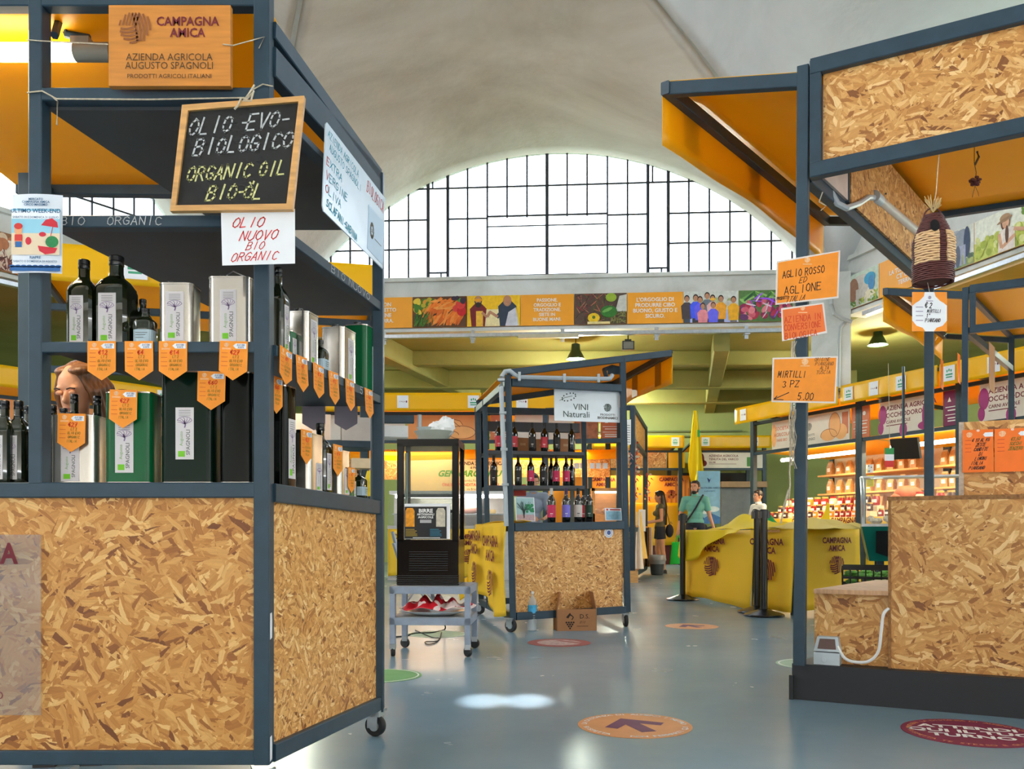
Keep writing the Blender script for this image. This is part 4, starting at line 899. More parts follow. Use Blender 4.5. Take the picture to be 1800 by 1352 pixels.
# ---- price tags
for px, pr, n, lb, rl in ((178.5, '12', 4, 'orange 12 euro price tag on the upper shelf edge', 0), (244, '4', 4, 'orange 4 euro price tag on the upper shelf edge', .01), (304, '14', 4, 'orange 14 euro price tag on the upper shelf edge', 0), (411, '27', 4, 'orange 27 euro price tag on the upper shelf edge beside the corner post', -.03)):
    price_tag(lb, facing((PX(px, FY-.003), FY-.003, ZY(600, FY)), 0, rl), pr, n)
for px, py, d, pr, lb in ((126, 727, 2.785, '27', 'orange 27 euro price tag stuck on the silver tin'), (217, 685, 2.785, '27', 'orange 27 euro price tag stuck on the bright green tin'), (372, 653, 2.785, '60', 'orange 60 euro price tag stuck on the tall dark green tin')):
    price_tag(lb, facing((PX(px, d), d, ZY(py, d)), 0, -.02), pr, 4)
for i, (px, pr) in enumerate(((503, '9'), (530, '7'), (560, '14'), (586, '12'), (615, '27'), (648, '60'))):
    p = side(px, -.004); M = plane(sz(p.x, p.y, ZS1), (SD.x, SD.y, 0)); M = M @ Matrix.Rotation((-.12, .02, -.06, .03, -.03, 0)[i], 4, 'Z') @ Matrix.Rotation(-.05, 4, 'X')
    price_tag('orange price tag hanging on the side shelf edge, %s from the corner post' % ('first', 'second', 'third', 'fourth', 'fifth', 'sixth')[i], M, pr, 4, w=.085, h=.12)
for px, py, pr, ins, lb in ((486, 662, '60', .034, 'orange price tag on the tall dark tin behind the corner post'), (539, 756, '27', .034, 'orange price tag on the nearest silver tin of the side counter'), (594, 782, '14', .034, 'orange price tag on the narrower silver tin of the side counter'), (618, 822, '7', .034, 'orange price tag on the smallest green tin of the side counter')):
    p = side(px, ins-.005); price_tag(lb, plane((p.x, p.y, ZY(py, p.y)), (SD.x, SD.y, 0)), pr, 4, w=.07 if px > 600 else .085, h=.10 if px > 600 else .12)
for x, lb in ((-1.28, 'blank back of a price tag hanging near the honey brown hair'), (-.86, 'blank back of a price tag below the rear shelf edge, first of two'), (-.72, 'blank back of a price tag below the rear shelf edge beside the far post')):
    price_tag(lb, facing((x, 3.825, 1.425), 0, 0), '', 0, w=.1, h=.125, back=True)

# ---- signs hung on the oil stall
sg = thing('wooden_sign', 'wooden name board with maroon print hung under the oil stall roof', 'sign', tuple(P(300, 81, 2.70)))
PINE = mat('pine_board', (206, 132, 52), .45, var=.14, scale=5, stretch=(1.2, 1, 12))
x0, x1 = PX(191, 2.70), PX(405, 2.70); z0, z1 = ZY(151, 2.70), ZY(9, 2.70)
mb = MB(); mb.box(x0, x1, 2.70, 2.722, z0, z1); mb.build('board', PINE, sg)
M = plane(((x0+x1)/2, 2.699, (z0+z1)/2), (1, 0, 0)); w, h = x1-x0, z1-z0
mb = MB(); mb.text('CAMPAGNA', w*.15, h*.29, .0385, M, .022, .001, sx=.9); mb.text('AMICA', w*.15, h*.15, .0385, M, .022, .001, sx=.9); mb.build('lettering', MAROON, sg)
mb = MB(); mb.text('AZIENDA AGRICOLA', 0, -h*.15, .031, M, 0, .001, sx=.9); mb.text('AUGUSTO SPAGNOLI', 0, -h*.255, .031, M, 0, .001, sx=.9); mb.text('PRODOTTI AGRICOLI ITALIANI', 0, -h*.385, .0185, M, .004, .001); mb.build('lettering', mat('brown_print', (84, 60, 30), .7, var=0), sg)
mb = MB(); logo(mb, M, .05, -w*.28, h*.22, .001); mb.build('printed_logo', mat('brown_orange_print', (146, 84, 40), .7, var=0), sg)
cb = thing('chalkboard', 'chalkboard in an orange wood frame announcing organic oil', 'chalkboard', tuple(P(418, 271, 2.62)))
c = P(418, 271, 2.62); k = 2.62/F; cor = [V((px-418, -(py-271), 0))*k for px, py in ((301, 373), (515, 370), (536, 171), (322, 187))]
Mc = plane(c, (1, -.0, 0))
def quadi(g):
    cx = sum((p.x for p in cor))/4; cyy = sum((p.y for p in cor))/4; out = []
    for p in cor: dx, dy = p.x-cx, p.y-cyy; out.append((cx+dx*(1-g/abs(dx)), cyy+dy*(1-g/abs(dy))))
    return out
mb = MB(); mb.prism(quadi(.012), .008, Mc); mb.build('slate', mat('blackboard', (30, 29, 27), .75, var=.25, scale=10), cb)
o, i_ = quadi(0), quadi(.017); mb = MB()
for a in range(4):
    b = (a+1) % 4; mb.prism([o[a], o[b], i_[b], i_[a]], .022, Mc @ Matrix.Translation((0, 0, .010)))
mb.build('frame', WOOD, cb)
mb = MB(); Mt = Mc @ Matrix.Rotation(.04, 4, 'Z')
mb.hand('OLIO -EVO-', .0, .092, .046, Mt, .12, .0015, rot=.045, sx=.8, slant=.4); mb.hand('BIOLOGICO', .015, .03, .046, Mt, .13, .0015, rot=.045, sx=.8, slant=.4); mb.build('chalk_lettering', CHALK, cb)
mb = MB(); mb.hand('ORGANIC OIL', -.008, -.05, .04, Mt, .14, .0015, rot=.03, sx=.78, slant=.4); mb.hand('BIO-\u00d6L', -.015, -.112, .042, Mt, .14, .0015, sx=.8, slant=.4); mb.build('chalk_lettering', CHALK_Y, cb)
mb = MB(); mb.tube([P(445, 163, 2.64), P(432, 176, 2.615), P(424, 172, 2.61), P(418, 186, 2.6), P(412, 192, 2.6)], .003); mb.tube([P(447, 150, 2.66), P(437, 166, 2.63), P(428, 178, 2.61), P(441, 178, 2.61), P(446, 160, 2.64)], .003); mb.build('string_loop', ROPE, cb)
mb = MB(); mb.tube([P(48, 163, 2.735), P(74, 160, 2.735), P(100, 174, 2.735), P(260, 175, 2.735), P(430, 172, 2.735)], .0025); mb.tube([P(92, 170, 2.73), P(101, 178, 2.73), P(100, 220, 2.73)], .0025); mb.tube([P(47, 70, 2.735), P(70, 72, 2.735), P(190, 78, 2.695)], .0018); mb.tube([P(392, 78, 2.695), P(410, 80, 2.695), P(446, 70, 2.735), P(465, 65, 2.735), P(455, 85, 2.735)], .0018); mb.tube([P(440, 160, 2.735), P(462, 148, 2.735), P(480, 152, 2.735)], .002)
tag(mb.build('twine', ROPE, loc=tuple(P(260, 175, 2.735))), 'pale twine strung between the posts of the oil stall', 'string')
ps = thing('paper_sign', 'white laminated sign with red handwriting below the chalkboard', 'sign', tuple(P(454, 420, 2.64)))
Mp = facing(P(454, 420, 2.632), 0, .012); k = 2.632/F; mb = MB(); mb.prism([(-64*k, -46*k), (64*k, -44*k), (65*k, 52*k), (-65*k, 50*k)], .0012, Mp); mb.build('sheet', PAPER, ps)
mb = MB(); k2 = k
for t, x, y, h in (('OLIO', -18, 29, 17), ('NUOVO', 0, 6, 16), ('BIO', -6, -12, 13), ('ORGANIC', -8, -31, 14)): mb.hand(t, x*k, y*k, h*k, Mp, .12, .001, rot=.04, sx=.95, slant=.5)
mb.build('handwriting', INK_R, ps)
# beach poster on the slim post
bp = thing('poster', 'beach holiday poster taped to the slim post of the oil stall', 'poster', tuple(P(66, 412, 2.70)))
Mb = facing(P(66, 412, 2.70), 0, -.01); k = 2.70/F; mb = MB(); W2, H2 = 44*k, 69*k
n = 12; mb.add([tuple(Mb @ V((-W2+2*W2*i/n, y, .010*math.sin(math.pi*i/n)))) for y in (-H2, H2) for i in range(n+1)], [(i, i+1, i+n+2, i+n+1) for i in range(n)]); mb.build('sheet', mat('poster_paper', (222, 228, 236), .5, var=.02), bp)
def pp(name, m, fn): mb = MB(); fn(mb); mb.build(name, m, bp)
q = .0112
pp('printed_sky', mat('poster_sky', (150, 206, 226), .6, var=.05), lambda b: b.rect(-W2*.96, W2*.96, 0, H2*.62, Mb, q)); pp('printed_sand', mat('poster_sand', (230, 208, 176), .6, var=.05), lambda b: b.rect(-W2*.96, W2*.96, -H2*.55, 0, Mb, q)); pp('printed_band', mat('poster_band', (244, 246, 250), .6, var=0), lambda b: b.rect(-W2*.96, W2*.96, H2*.36, H2*.56, Mb, q+.0004))
pp('printed_wave', mat('poster_wave', (30, 96, 160), .6, var=.05), lambda b: [b.rect(-W2, W2, -H2*.96, -H2*.84, Mb, q+.0004)]+[b.oval(-W2*.92+i*W2*.23, -H2*.84, W2*.12, H2*.035, Mb, q+.0004) for i in range(9)])
pp('lettering', mat('poster_blue', (40, 100, 140), .6, var=0), lambda b: [b.text('ULTIMO WEEK-END', 0, H2*.56, .017, Mb, .02, q+.001), b.text('SABATO 30 E DOMENICA 31 LUGLIO', 0, H2*.40, .0085, Mb, .01, q+.001), b.text('MERCATO', 0, H2*.86, .0095, Mb, .02, q+.001), b.text('CAMPAGNA AMICA', 0, H2*.79, .0095, Mb, .02, q+.001), b.text('CIRCO MASSIMO', 0, H2*.72, .0095, Mb, .02, q+.001), b.text('RIAPRE', 0, -H2*.62, .011, Mb, .02, q+.001), b.text('SABATO E DOMENICA DI AGOSTO', 0, -H2*.72, .0085, Mb, .01, q+.001)])
red = mat('poster_red', (208, 30, 52), .6, var=.04)
pp('printed_parasol', red, lambda b: [b.flat([(W2*.22, H2*.2), (W2*.4, H2*.34), (W2*.66, H2*.38), (W2*.86, H2*.28), (W2*.9, H2*.14)], Mb, q+.0008), b.ribbon([(W2*.7, H2*.2), (W2*.56, -H2*.2)], .002, Mb, q+.0006)])
pp('printed_melon', red, lambda b: [b.flat([(W2*.1, -H2*.32), (W2*.88, -H2*.38), (W2*.78, -H2*.5), (W2*.4, -H2*.54), (W2*.16, -H2*.45)], Mb, q+.0012), b.oval(W2*.28, -H2*.03, W2*.14, H2*.06, Mb, q+.0008), b.oval(-W2*.28, -H2*.2, W2*.12, H2*.1, Mb, q+.0008)])
pp('printed_melon_rind', mat('poster_green', (30, 130, 70), .6, var=.2, scale=200), lambda b: b.oval(W2*.66, -H2*.22, W2*.26, H2*.15, Mb, q+.001))
pp('printed_child', mat('poster_skin', (240, 170, 120), .6, var=0), lambda b: [b.oval(-W2*.68, H2*.08, W2*.16, H2*.15, Mb, q+.001), b.rect(-W2*.84, -W2*.5, -H2*.3, -H2*.06, Mb, q+.0008)])
pp('printed_shirt', mat('poster_shirt', (214, 50, 40), .6, var=0), lambda b: [b.rect(-W2*.82, -W2*.52, -H2*.2, -H2*.04, Mb, q+.0014), b.oval(-W2*.68, H2*.17, W2*.17, H2*.08, Mb, q+.0014)])
pp('printed_shorts', MATS['poster_wave'], lambda b: b.rect(-W2*.8, -W2*.54, -H2*.36, -H2*.22, Mb, q+.0014))
# whiteboard on the aisle side
wbd = thing('whiteboard', 'pale whiteboard with coloured handwriting hung on the stall side', 'whiteboard', tuple(side(625, -.02)+V((0, 0, 2.1))))
a = side(573, -.022); b = side(677, -.022); a.z, b.z = 2.305, 2.250; Lw = (b-a).length; Mw = plane(a, b-a)
mb = MB(); mb.prism([(0, -.31), (.012, -.325), (Lw, -.305), (Lw, 0), (.01, 0), (0, -.012)], .004, Mw); mb.build('sheet', mat('whiteboard', (214, 228, 240), .15, var=.03, spec=.7), wbd)
mb = MB(); mb.hand('NEMICA', .055, -.035, .022, Mw, .11, .001, sx=.9, align='l') if False else None
mb.hand('AZIENDA AGRICOLA', .02, -.032, .026, Mw, .1, .001, rot=-.04, sx=.78, align='l'); mb.hand('AUGUSTO SPAGNOLI', .035, -.075, .026, Mw, .1, .001, rot=-.04, sx=.82, align='l'); mb.hand('SCLAFANI-SABINA', .03, -.282, .027, Mw, .16, .001, rot=-.04, sx=.8, align='l'); mb.hand('XTRA', .045, -.135, .028, Mw, .12, .001, sx=1.1, align='l'); mb.hand('ERGINE', .045, -.185, .028, Mw, .12, .001, sx=1.1, align='l'); mb.hand('LIVA', .045, -.235, .028, Mw, .12, .001, sx=1.1, align='l'); mb.build('handwriting', INK_T, wbd)
mb = MB(); mb.hand('BIOLOGICA', Lw-.2, -.042, .046, Mw, .09, .001, rot=-.05, sx=.5, align='l')
for t, y in (('E', -.135), ('V', -.185), ('O', -.235)): mb.hand(t, .018, y, .028, Mw, .14, .001, sx=1.1, align='l')
mb.build('handwriting', mat('faded_red_ink', (214, 110, 110), .7, var=0), wbd)
mb = MB(); mb.prism([(Lw-.175, -.29), (Lw-.004, -.29), (Lw-.004, -.11), (Lw-.175, -.11)], .001, Mw @ Matrix.Translation((0, 0, .0015))); lf = mb.build('leaflet', mat('pale_blue_paper', (190, 214, 234), .4, var=.02), wbd)
mb = MB()
for i in range(14): a_ = 2*math.pi*i/14; mb.oval(Lw-.135+.016*math.cos(a_), -.2+.026*math.sin(a_), .006, .009, Mw, .002, 8)
mb.text('a', Lw-.135, -.198, .03, Mw, .02, .002); mb.rect(Lw-.105, Lw-.03, -.222, -.219, Mw, .002); mb.build('printed_logo', mat('grey_brown_print', (110, 104, 90), .7, var=0), lf)
# ================================================================ the wine cart in the middle
WA, WB, WC, WD = V((-.01, 7.55, 0)), V((1.03, 8.0, 0)), V((.80, 9.6, 0)), V((-.338, 9.2, 0))
wf = (WB-WA).normalized(); ws = (WD-WA).normalized(); wn = V((wf.y, -wf.x, 0))
def W(x, y, z): return V((x-.02*(z-1.0), y, z+.02*(x-.5)))
WS = thing('wine_cart', 'steel wine cart on casters with a strand board front and yellow canopy', 'market stall', (.4, 8.5, 0))
wb = lambda mb, n='frame_bar', m=STEEL: mb.build(n, m, WS)
def wbeam(n, p, q, w=.055, h=.055, up=(0, 0, 1), m=STEEL):
    mb = MB(); mb.beam(W(*p), W(*q), w, h, up=up); return wb(mb, n, m)
def on_(p, z): return (p.x, p.y, z)
TOPZ = 2.18
for nm, p, z in (('post', WA, TOPZ+.03), ('post', WB, 2.42), ('post', WC, 2.38), ('post', WD, TOPZ)): wbeam(nm, on_(p, .12), on_(p, z), up=(0, 1, 0))
WM = lerp(WA, WD, .72); wbeam('post', on_(WM, .12), on_(WM, TOPZ), .05, .05, up=(0, 1, 0))
for z in (.145, .91, TOPZ-.03):
    h = .065 if z != .91 else .07
    wbeam('rail', on_(WA+wf*.028, z), on_(WB-wf*.028, z), .05, h); wbeam('rail', on_(WA+ws*.03, z), on_(WD-ws*.03, z), .05, h); wbeam('rail', on_(WB+ws*.03, z), on_(WC-ws*.03, z), .05, h); wbeam('rail', on_(WD+wf*.03, z), on_(WC-wf*.03, z), .05, h)
E0, E1, E2, E3 = (WA.x, WA.y, TOPZ+.05), (1.5, 8.2, 2.50), (1.17, 9.85, 2.50), (WD.x, WD.y, TOPZ+.04)
wbeam('canopy_beam', E0, E1, .05, .06); wbeam('canopy_beam', E1, E2, .05, .06); wbeam('canopy_beam', E3, E2, .05, .06)
mb = MB(); c4 = [W(*e)+V((0, 0, .035)) for e in (E0, E1, E2, E3)]; mb.grid(lambda u, v: lerp(lerp(c4[0], c4[1], u), lerp(c4[3], c4[2], u), v), 10, 10); o = wb(mb, 'roof_cloth', TARP); sd = o.modifiers.new('t', 'SOLIDIFY'); sd.thickness = .004
def valance(parent, p, q, h, m=TARP, n=24, amp=.02):
    """cloth strip hanging from the edge p-q with a gently scalloped hem"""
    p, q = V(p), V(q); mb = MB(); d = (q-p).normalized(); nn = V((d.y, -d.x, 0))
    mb.grid(lambda u, v: lerp(p, q, u)+V((0, 0, -v*(h+amp*math.cos(u*2*math.pi*1.0)*.6)))+nn*(.006*math.sin(u*17)*v), n, 4)
    o = mb.build('valance', m, parent); s = o.modifiers.new('t', 'SOLIDIFY'); s.thickness = .004; return o
def patches(parent, p, q, h, xs, w=.13, m=None):
    p, q = V(p), V(q); d = (q-p).normalized(); nn = V((d.y, -d.x, 0))
    for x in xs:
        c = lerp(p, q, x)-V((0, 0, h*.5)); 
        for s in (-1, 1):
            pass
        mb = MB(); M = plane(c-nn*.012, d); mb.prism([(-w/2, -h*.42), (w/2, -h*.42), (w/2, h*.42), (-w/2, h*.42)], .003, M); mb.build('patch', m or tarp('tarp_patch', (206, 140, 20), .2), parent)
e1, e2 = W(*E1)+V((.02, 0, .0)), W(*E2)+V((.02, 0, .0)); valance(WS, e1, e2, .27); patches(WS, e1, e2, .27, (.2, .6), .16)
o = board('front_panel', tuple((WA+wf*.03)[:2]), tuple((WB-wf*.03)[:2]), .165, .885, .02, OSB3, WS, z0b=.188, z1b=.905)
mb = MB(); M = plane(lerp(WA, WB, .845)+V((0, -.0, .852))+wn*.004, wf); mb.prism([(.046*math.cos(2*math.pi*i/24), .046*math.sin(2*math.pi*i/24)) for i in range(24)], .002, M); st = mb.build('round_sticker', PAPER, WS, label='round white sticker with blue print')
mb = MB(); mb.oval(0, 0, .02, .02, M, .001); mb.build('print', mat('sticker_blue', (70, 96, 160), .6, var=0), st)
mb = MB()
for i in range(16): a = 2*math.pi*i/16; mb.oval(.033*math.cos(a), .033*math.sin(a), .004, .004, M, .001, 6)
mb.build('print', MATS['sticker_blue'], st)
# shelves inside
def wshelf(t0, t1, z, ta=0.0, tb=1.0, nm='shelf'):
    mb = MB(); P4 = [lerp(WA, WD, t0)+(WB-WA)*ta, lerp(WA, WD, t0)+(WB-WA)*tb, lerp(WA, WD, t1)+(WC-WD)*tb, lerp(WA, WD, t1)+(WC-WD)*ta]
    mb.add([W(p.x, p.y, z) for p in P4]+[W(p.x, p.y, z-.035) for p in P4], [(0, 1, 2, 3), (7, 6, 5, 4), (0, 4, 5, 1), (1, 5, 6, 2), (2, 6, 7, 3), (3, 7, 4, 0)]); return wb(mb, nm, STEEL_D)
wshelf(.72, 1.0, 1.685, .02, .97); wshelf(.72, 1.0, 1.335, .02, .97); wshelf(.03, .22, .944, .02, .98, 'counter_board')
mb = MB(); p, q = lerp(WD, WC, .05), lerp(WD, WC, .95); mb.beam(W(p.x, p.y, 1.98), W(q.x, q.y, 1.98), .06, .10); wb(mb, 'rail', STEEL_D)
# grey conduit up the near post and along the top rail
u = wn*.05-wf*.03
def wp(px, py, d): return P(px, py, d)
cd = MB(); cd.tube([wp(890, 925, 7.5), wp(888, 860, 7.5), wp(884, 760, 7.5), wp(881, 680, 7.5), wp(882, 662, 7.5), wp(888, 653, 7.5), wp(896, 652, 7.5), wp(905, 659, 7.52), wp(913, 663, 7.54), wp(990, 665, 7.75), wp(1050, 666, 7.88), wp(1072, 666, 7.9), wp(1076, 660, 7.95)], .02, 8); cd.build('conduit', GREYPIPE, WS, label='grey conduit clipped along the post and top rail')
for px, py, d in ((888, 852, 7.5), (886, 790, 7.5), (884, 726, 7.5), (881, 668, 7.5)):
    mb = MB(); mb.box(-.03, .03, -.03, .03, -.01, .01, Matrix.Translation(wp(px, py, d))); mb.build('clamp', GREYPIPE, WS)
for px, py, d in ((913, 662, 7.54), (992, 665, 7.75), (1052, 665, 7.88)):
    mb = MB(); mb.box(-.012, .012, -.03, .03, -.04, .035, Matrix.Translation(wp(px, py, d))); mb.build('clamp', GREYPIPE, WS)
mb = MB(); mb.tube([wp(1066, 664, 7.9), wp(1062, 650, 8.0), wp(1075, 645, 8.1), wp(1090, 648, 8.1)], .02); mb.box(-.06, .06, -.02, .02, -.03, .03, Matrix.Translation(wp(1080, 652, 8.1))); wb(mb, 'lamp_arm', STEEL)
for p, yw in ((WA, .9), (WB, .1), (WC, .5), (WD, 1.1)): caster(WS, p.x, p.y, .058, .125, yw)
# white sign on the cart
vs_ = thing('hanging_sign', 'white sign for natural wines with a dotted leaf, hung on the cart', 'sign', tuple(P(1031, 708, 7.86)))
a, b = P(974, 677, 7.83), P(1089, 682, 8.02); Mv = plane(a, b-a); Lv = (b-a).length; hh = 62/F*7.9
mb = MB(); mb.prism([(0, -hh), (Lv, -hh), (Lv, 0), (0, 0)], .006, Mv); mb.build('panel', mat('white_panel', (226, 234, 238), .25, var=.02), vs_)
DG = mat('dark_green_print', (38, 66, 52), .6, var=0)
mb = MB(); mb.text('VINI', Lv*.40, -hh*.60, hh*.25, Mv, .0, .002); mb.text('Naturali', Lv*.33, -hh*.81, hh*.25, Mv, .0, .002); mb.build('lettering', DG, vs_)
mb = MB()
for i in range(12): a_ = 2*math.pi*i/12; mb.oval(Lv*.22+Lv*.10*math.cos(a_)+.05*Lv*math.sin(a_)*.4, -hh*.32+hh*.11*math.sin(a_)+.03*hh*math.cos(a_), .007, .007, Mv, .002, 6)
mb.ribbon([(Lv*.08, -hh*.43), (Lv*.16, -hh*.34), (Lv*.27, -hh*.29)], .004, Mv, .002); mb.build('printed_leaf', DG, vs_)
mb = MB(); logo(mb, Mv, hh*.12, Lv*.81, -hh*.58, .002); mb.build('printed_logo', DG, vs_)
mb = MB(); mb.text('PRODOTTI', Lv*.81, -hh*.79, hh*.085, Mv, .01, .002, sx=1.1); mb.text('BIODINAMICI', Lv*.81, -hh*.88, hh*.095, Mv, .03, .002, sx=1.1); mb.build('lettering', INK_GR, vs_)
# wine bottles
def wpos(px, t, z):
    """point on the line across the cart at depth share t seen at column px"""
    a_, b_ = lerp(WA, WD, t), lerp(WA, WD, t)+(WB-WA); k = (px-900)/F; d_ = b_-a_; s_ = (k*a_.y-a_.x)/(d_.x-k*d_.y); p = a_+d_*s_; return tuple(W(p.x, p.y, z))
RED, PINK, LILAC, CREAM = (206, 60, 74), (204, 40, 92), (126, 116, 214), (206, 196, 188)
BK = (34, 32, 32)
for px, c, lb in ((879, RED, 'wine bottle with red label at the outer end of the top shelf'), (906, RED, 'wine bottle with red label just inside the conduit, top shelf'), (938, BK, 'wine bottle with black label in the middle of the top shelf'), (959, RED, 'wine bottle with red label on the top shelf between two dark ones'), (981, BK, 'wine bottle with black label under the white sign, top shelf'), (1007, None, 'bare dark wine bottle at the inner end of the top shelf')):
    wine_bottle(lb, wpos(px, .80, 1.688), c, 'wine bottles on the top shelf of the cart')
for px, c, lb in ((869, BK, 'dark wine bottle outside the conduit on the middle shelf'), (912, BK, 'wine bottle with black label next to the post, middle shelf'), (934, PINK, 'wine bottle with pink label between two dark ones, middle shelf'), (956, BK, 'wine bottle with black label at the centre of the middle shelf'), (979, PINK, 'wine bottle with pink label, nearer the dark pair, middle shelf'), (996.5, PINK, 'wine bottle with pink label at the inner end of the middle shelf')):
    wine_bottle(lb, wpos(px, .78, 1.338), c, 'wine bottles on the middle shelf of the cart')
wine_bottle('dark wine bottle half hidden behind a pink label, middle shelf', wpos(970, .90, 1.338), None, 'wine bottles on the middle shelf of the cart'); wine_bottle('dark wine bottle behind the last pink label, middle shelf', wpos(1006, .92, 1.338), None, 'wine bottles on the middle shelf of the cart')
for px, t, c, lb, cp in ((969, .06, PINK, 'wine bottle with pink label on the cart counter', (200, 196, 190)), (995, .06, LILAC, 'wine bottle with lilac label on the cart counter', (60, 50, 90)), (1016, .06, CREAM, 'wine bottle with cream label on the cart counter', (20, 20, 20)), (1025.5, .18, RED, 'wine bottle with red label behind the cream one on the counter', (20, 20, 20)), (1035, .09, (22, 60, 44), 'wine bottle with green drop label on the cart counter', (20, 40, 30))):
    wine_bottle(lb, wpos(px, t, .9455), c, 'wine bottles on the cart counter', cap=cp)
for px, w, h, lb in ((918, .16, .17, 'cardboard box on the top cart shelf next to the post'), (952, .13, .16, 'cardboard box on the top cart shelf behind the centre bottles'), (993, .14, .17, 'cardboard box on the top cart shelf behind the last bottles')):
    p = V(wpos(px, .95, 1.686)); mb = MB(); mb.box(-w/2, w/2, -.05, .07, 0, h, Matrix.Translation(p) @ Matrix.Rotation(math.atan2(wf.y, wf.x), 4, 'Z')); o = tag(mb.build('cardboard_box', CARD, loc=tuple(p)), lb, 'box', 'cardboard boxes on the wine cart')
    b2 = MB(); b2.prism([(-.03, -.012), (.03, -.012), (.03, .012), (-.03, .012)], .001, plane(p+V((0, 0, h*.6))-V((-wf.y, wf.x, 0))*.0515, wf)); b2.build('tape', mat('parcel_tape', (190, 150, 100), .4), o)
def card(label, px0, px1, py0, py1, d, d1=None, kind='tree', zb=None):
    a, b = P(px0, py0, d), P(px1, py0, d1 or d); b.z = a.z; M = plane(a, b-a, (0, .12, 1)); Lc = (b-a).length; hc = (py1-py0)/F*d
    o = thing('picture_card', label, 'card', tuple((a+b)/2-V((0, 0, hc)))); mb = MB(); mb.prism([(0, -hc), (Lc, -hc), (Lc, 0), (0, 0)], .003, M); mb.build('sheet', PAPER, o); rr = random.Random(4); z = .001
    if kind == 'tree':
        mb = MB(); mb.rect(Lc*.05, Lc*.95, -hc*.96, -hc*.03, M, z); mb.build('printed_sky', mat('card_sky', (170, 204, 206), .6, var=.1), o)
        mb = MB(); mb.rect(Lc*.05, Lc*.95, -hc*.96, -hc*.72, M, z*2); mb.build('printed_ground', mat('card_ground', (190, 160, 166), .6, var=.15, scale=60), o)
        mb = MB(); [mb.oval(Lc*rr.uniform(.5, .92), -hc*rr.uniform(.3, .62), Lc*.07, hc*.05, M, z*(3+i*.05)) for i in range(26)]; mb.build('printed_leaves', mat('card_green', (40, 140, 90), .6, var=.2), o)
        mb = MB()
        for i in range(22): t = rr.uniform(-1.2, 1.2); mb.ribbon([(Lc*.42, -hc*.8), (Lc*(.42+.05*t), -hc*.55), (Lc*(.42+.3*t), -hc*rr.uniform(.15, .5))], Lc*.018, M, z*5)
        mb.ribbon([(Lc*.42, -hc*.86), (Lc*.42, -hc*.5)], Lc*.05, M, z*5); mb.build('printed_branches', mat('card_dark', (60, 86, 84), .6), o)
    else:
        mb = MB(); mb.rect(Lc*.04, Lc*.96, -hc*.95, -hc*.25, M, z); mb.build('printed_field', mat('card_blue', (140, 186, 206), .6, var=.2, scale=30), o)
        mb = MB(); mb.rect(Lc*.3, Lc*.95, -hc*.18, -hc*.08, M, z); mb.rect(Lc*.08, Lc*.2, -hc*.2, -hc*.06, M, z); mb.build('lettering', INK_DR, o)
    return o
card('photo card of an olive tree leaning on the cart counter', 905, 939, 874, 917, 7.66, 7.74)
card('small blue and white leaflet on the cart counter near the inner post', 1063, 1092, 893, 915, 7.98, 8.08, 'x')
mb = MB(); p = V(wpos(913, .93, 1.0)); p.z = ZY(872, p.y); mb.box(-.07, .07, -.03, .03, 0, .12, Matrix.Translation(p)); mb.box(-.05, .05, -.034, -.03, .07, .085, Matrix.Translation(p)); tag(mb.build('hanging_box', mat('red_box', (196, 60, 50), .5), loc=tuple(p)), 'red box hooked under the middle shelf beside the post', 'box')
# yellow cloth on the cart's outer side with print
yc = thing('yellow_cloth', 'yellow printed cloth covering the outer side of the wine cart', 'cloth', tuple(lerp(WA, WD, .5)))
o_s = -V((ws.y, -ws.x, 0)); o_s = V((-ws.y, ws.x, 0)).normalized()
def cl(u, v):
    p = lerp(WA, WD, -.01+1.05*u)+o_s*(.045+.02*math.sin(u*9)*v+.03*v+.05*u*math.sin(v*3)+.015*math.sin(u*23+v*4)); z = .955-v*(.80-.08*u+.05*math.sin(u*7))
    return W(p.x, p.y, z)
mb = MB(); mb.grid(cl, 34, 18); mb.grid(lambda u, v: W(*(lerp(WA, WD, -.01+1.05*u)+o_s*(.045-.22*v))[:2], .955+.012*math.sin(v*3+u*5)), 20, 3); o = mb.build('sheet', CLOTH_Y, yc); s_ = o.modifiers.new('t', 'SOLIDIFY'); s_.thickness = .003
for u, dd in ((.70, .13), (.22, .10)):
    c = V(cl(u, .36))+o_s*dd*.45; Mx = plane(c, -ws, (0, 0, 1)); amica(yc, Mx, .10, .125, dz=.006, sx=1.25)
mb = MB(); mb.grid(lambda u, v: V(cl(1.0, .72+.25*v))+o_s*(.10*u)+ws*.03*u+V((0, 0, -.06*u+.03*math.sin(v*6)*u)), 5, 6); o = mb.build('torn_corner', CLOTH_Y, yc); s_ = o.modifiers.new('t', 'SOLIDIFY'); s_.thickness = .003
# water bottle and cardboard box on the floor in front
wbt = thing('water_bottle', 'clear plastic water bottle with blue label on the floor before the cart', 'bottle', tuple(P(935, 1109, 7.64))); PET = glass('clear_plastic', (236, 242, 246), .34, .08)
r = .044; prof = [(r*.8, 0), (r, .01)]
for i in range(7): prof += [(r, .015+i*.02), (r*.93, .025+i*.02)]
prof += [(r, .16), (r, .225), (r*.95, .25), (r*.6, .285), (.014, .305), (.0135, .325), (0, .325)]
mb = MB(); mb.lathe(prof, 20); mb.build('body', PET, wbt, world=False); mb = MB(); mb.lathe([(.0165, .32), (.0165, .342), (0, .342)], 14); mb.build('cap', WHITE, wbt, world=False)
mb = MB(); mb.lathe([(r*1.015, .155), (r*1.015, .225)], 20); lb = mb.build('label', mat('water_label', (70, 170, 214), .4, var=.25, scale=40), wbt, world=False)
bx = thing('cardboard_box', 'open cardboard box with grape logo on the floor before the cart', 'box', tuple(P(1014, 1110, 7.66)), .10); w, dp, h = .35, .22, .185
mb = MB(); I = Matrix.Identity(4)
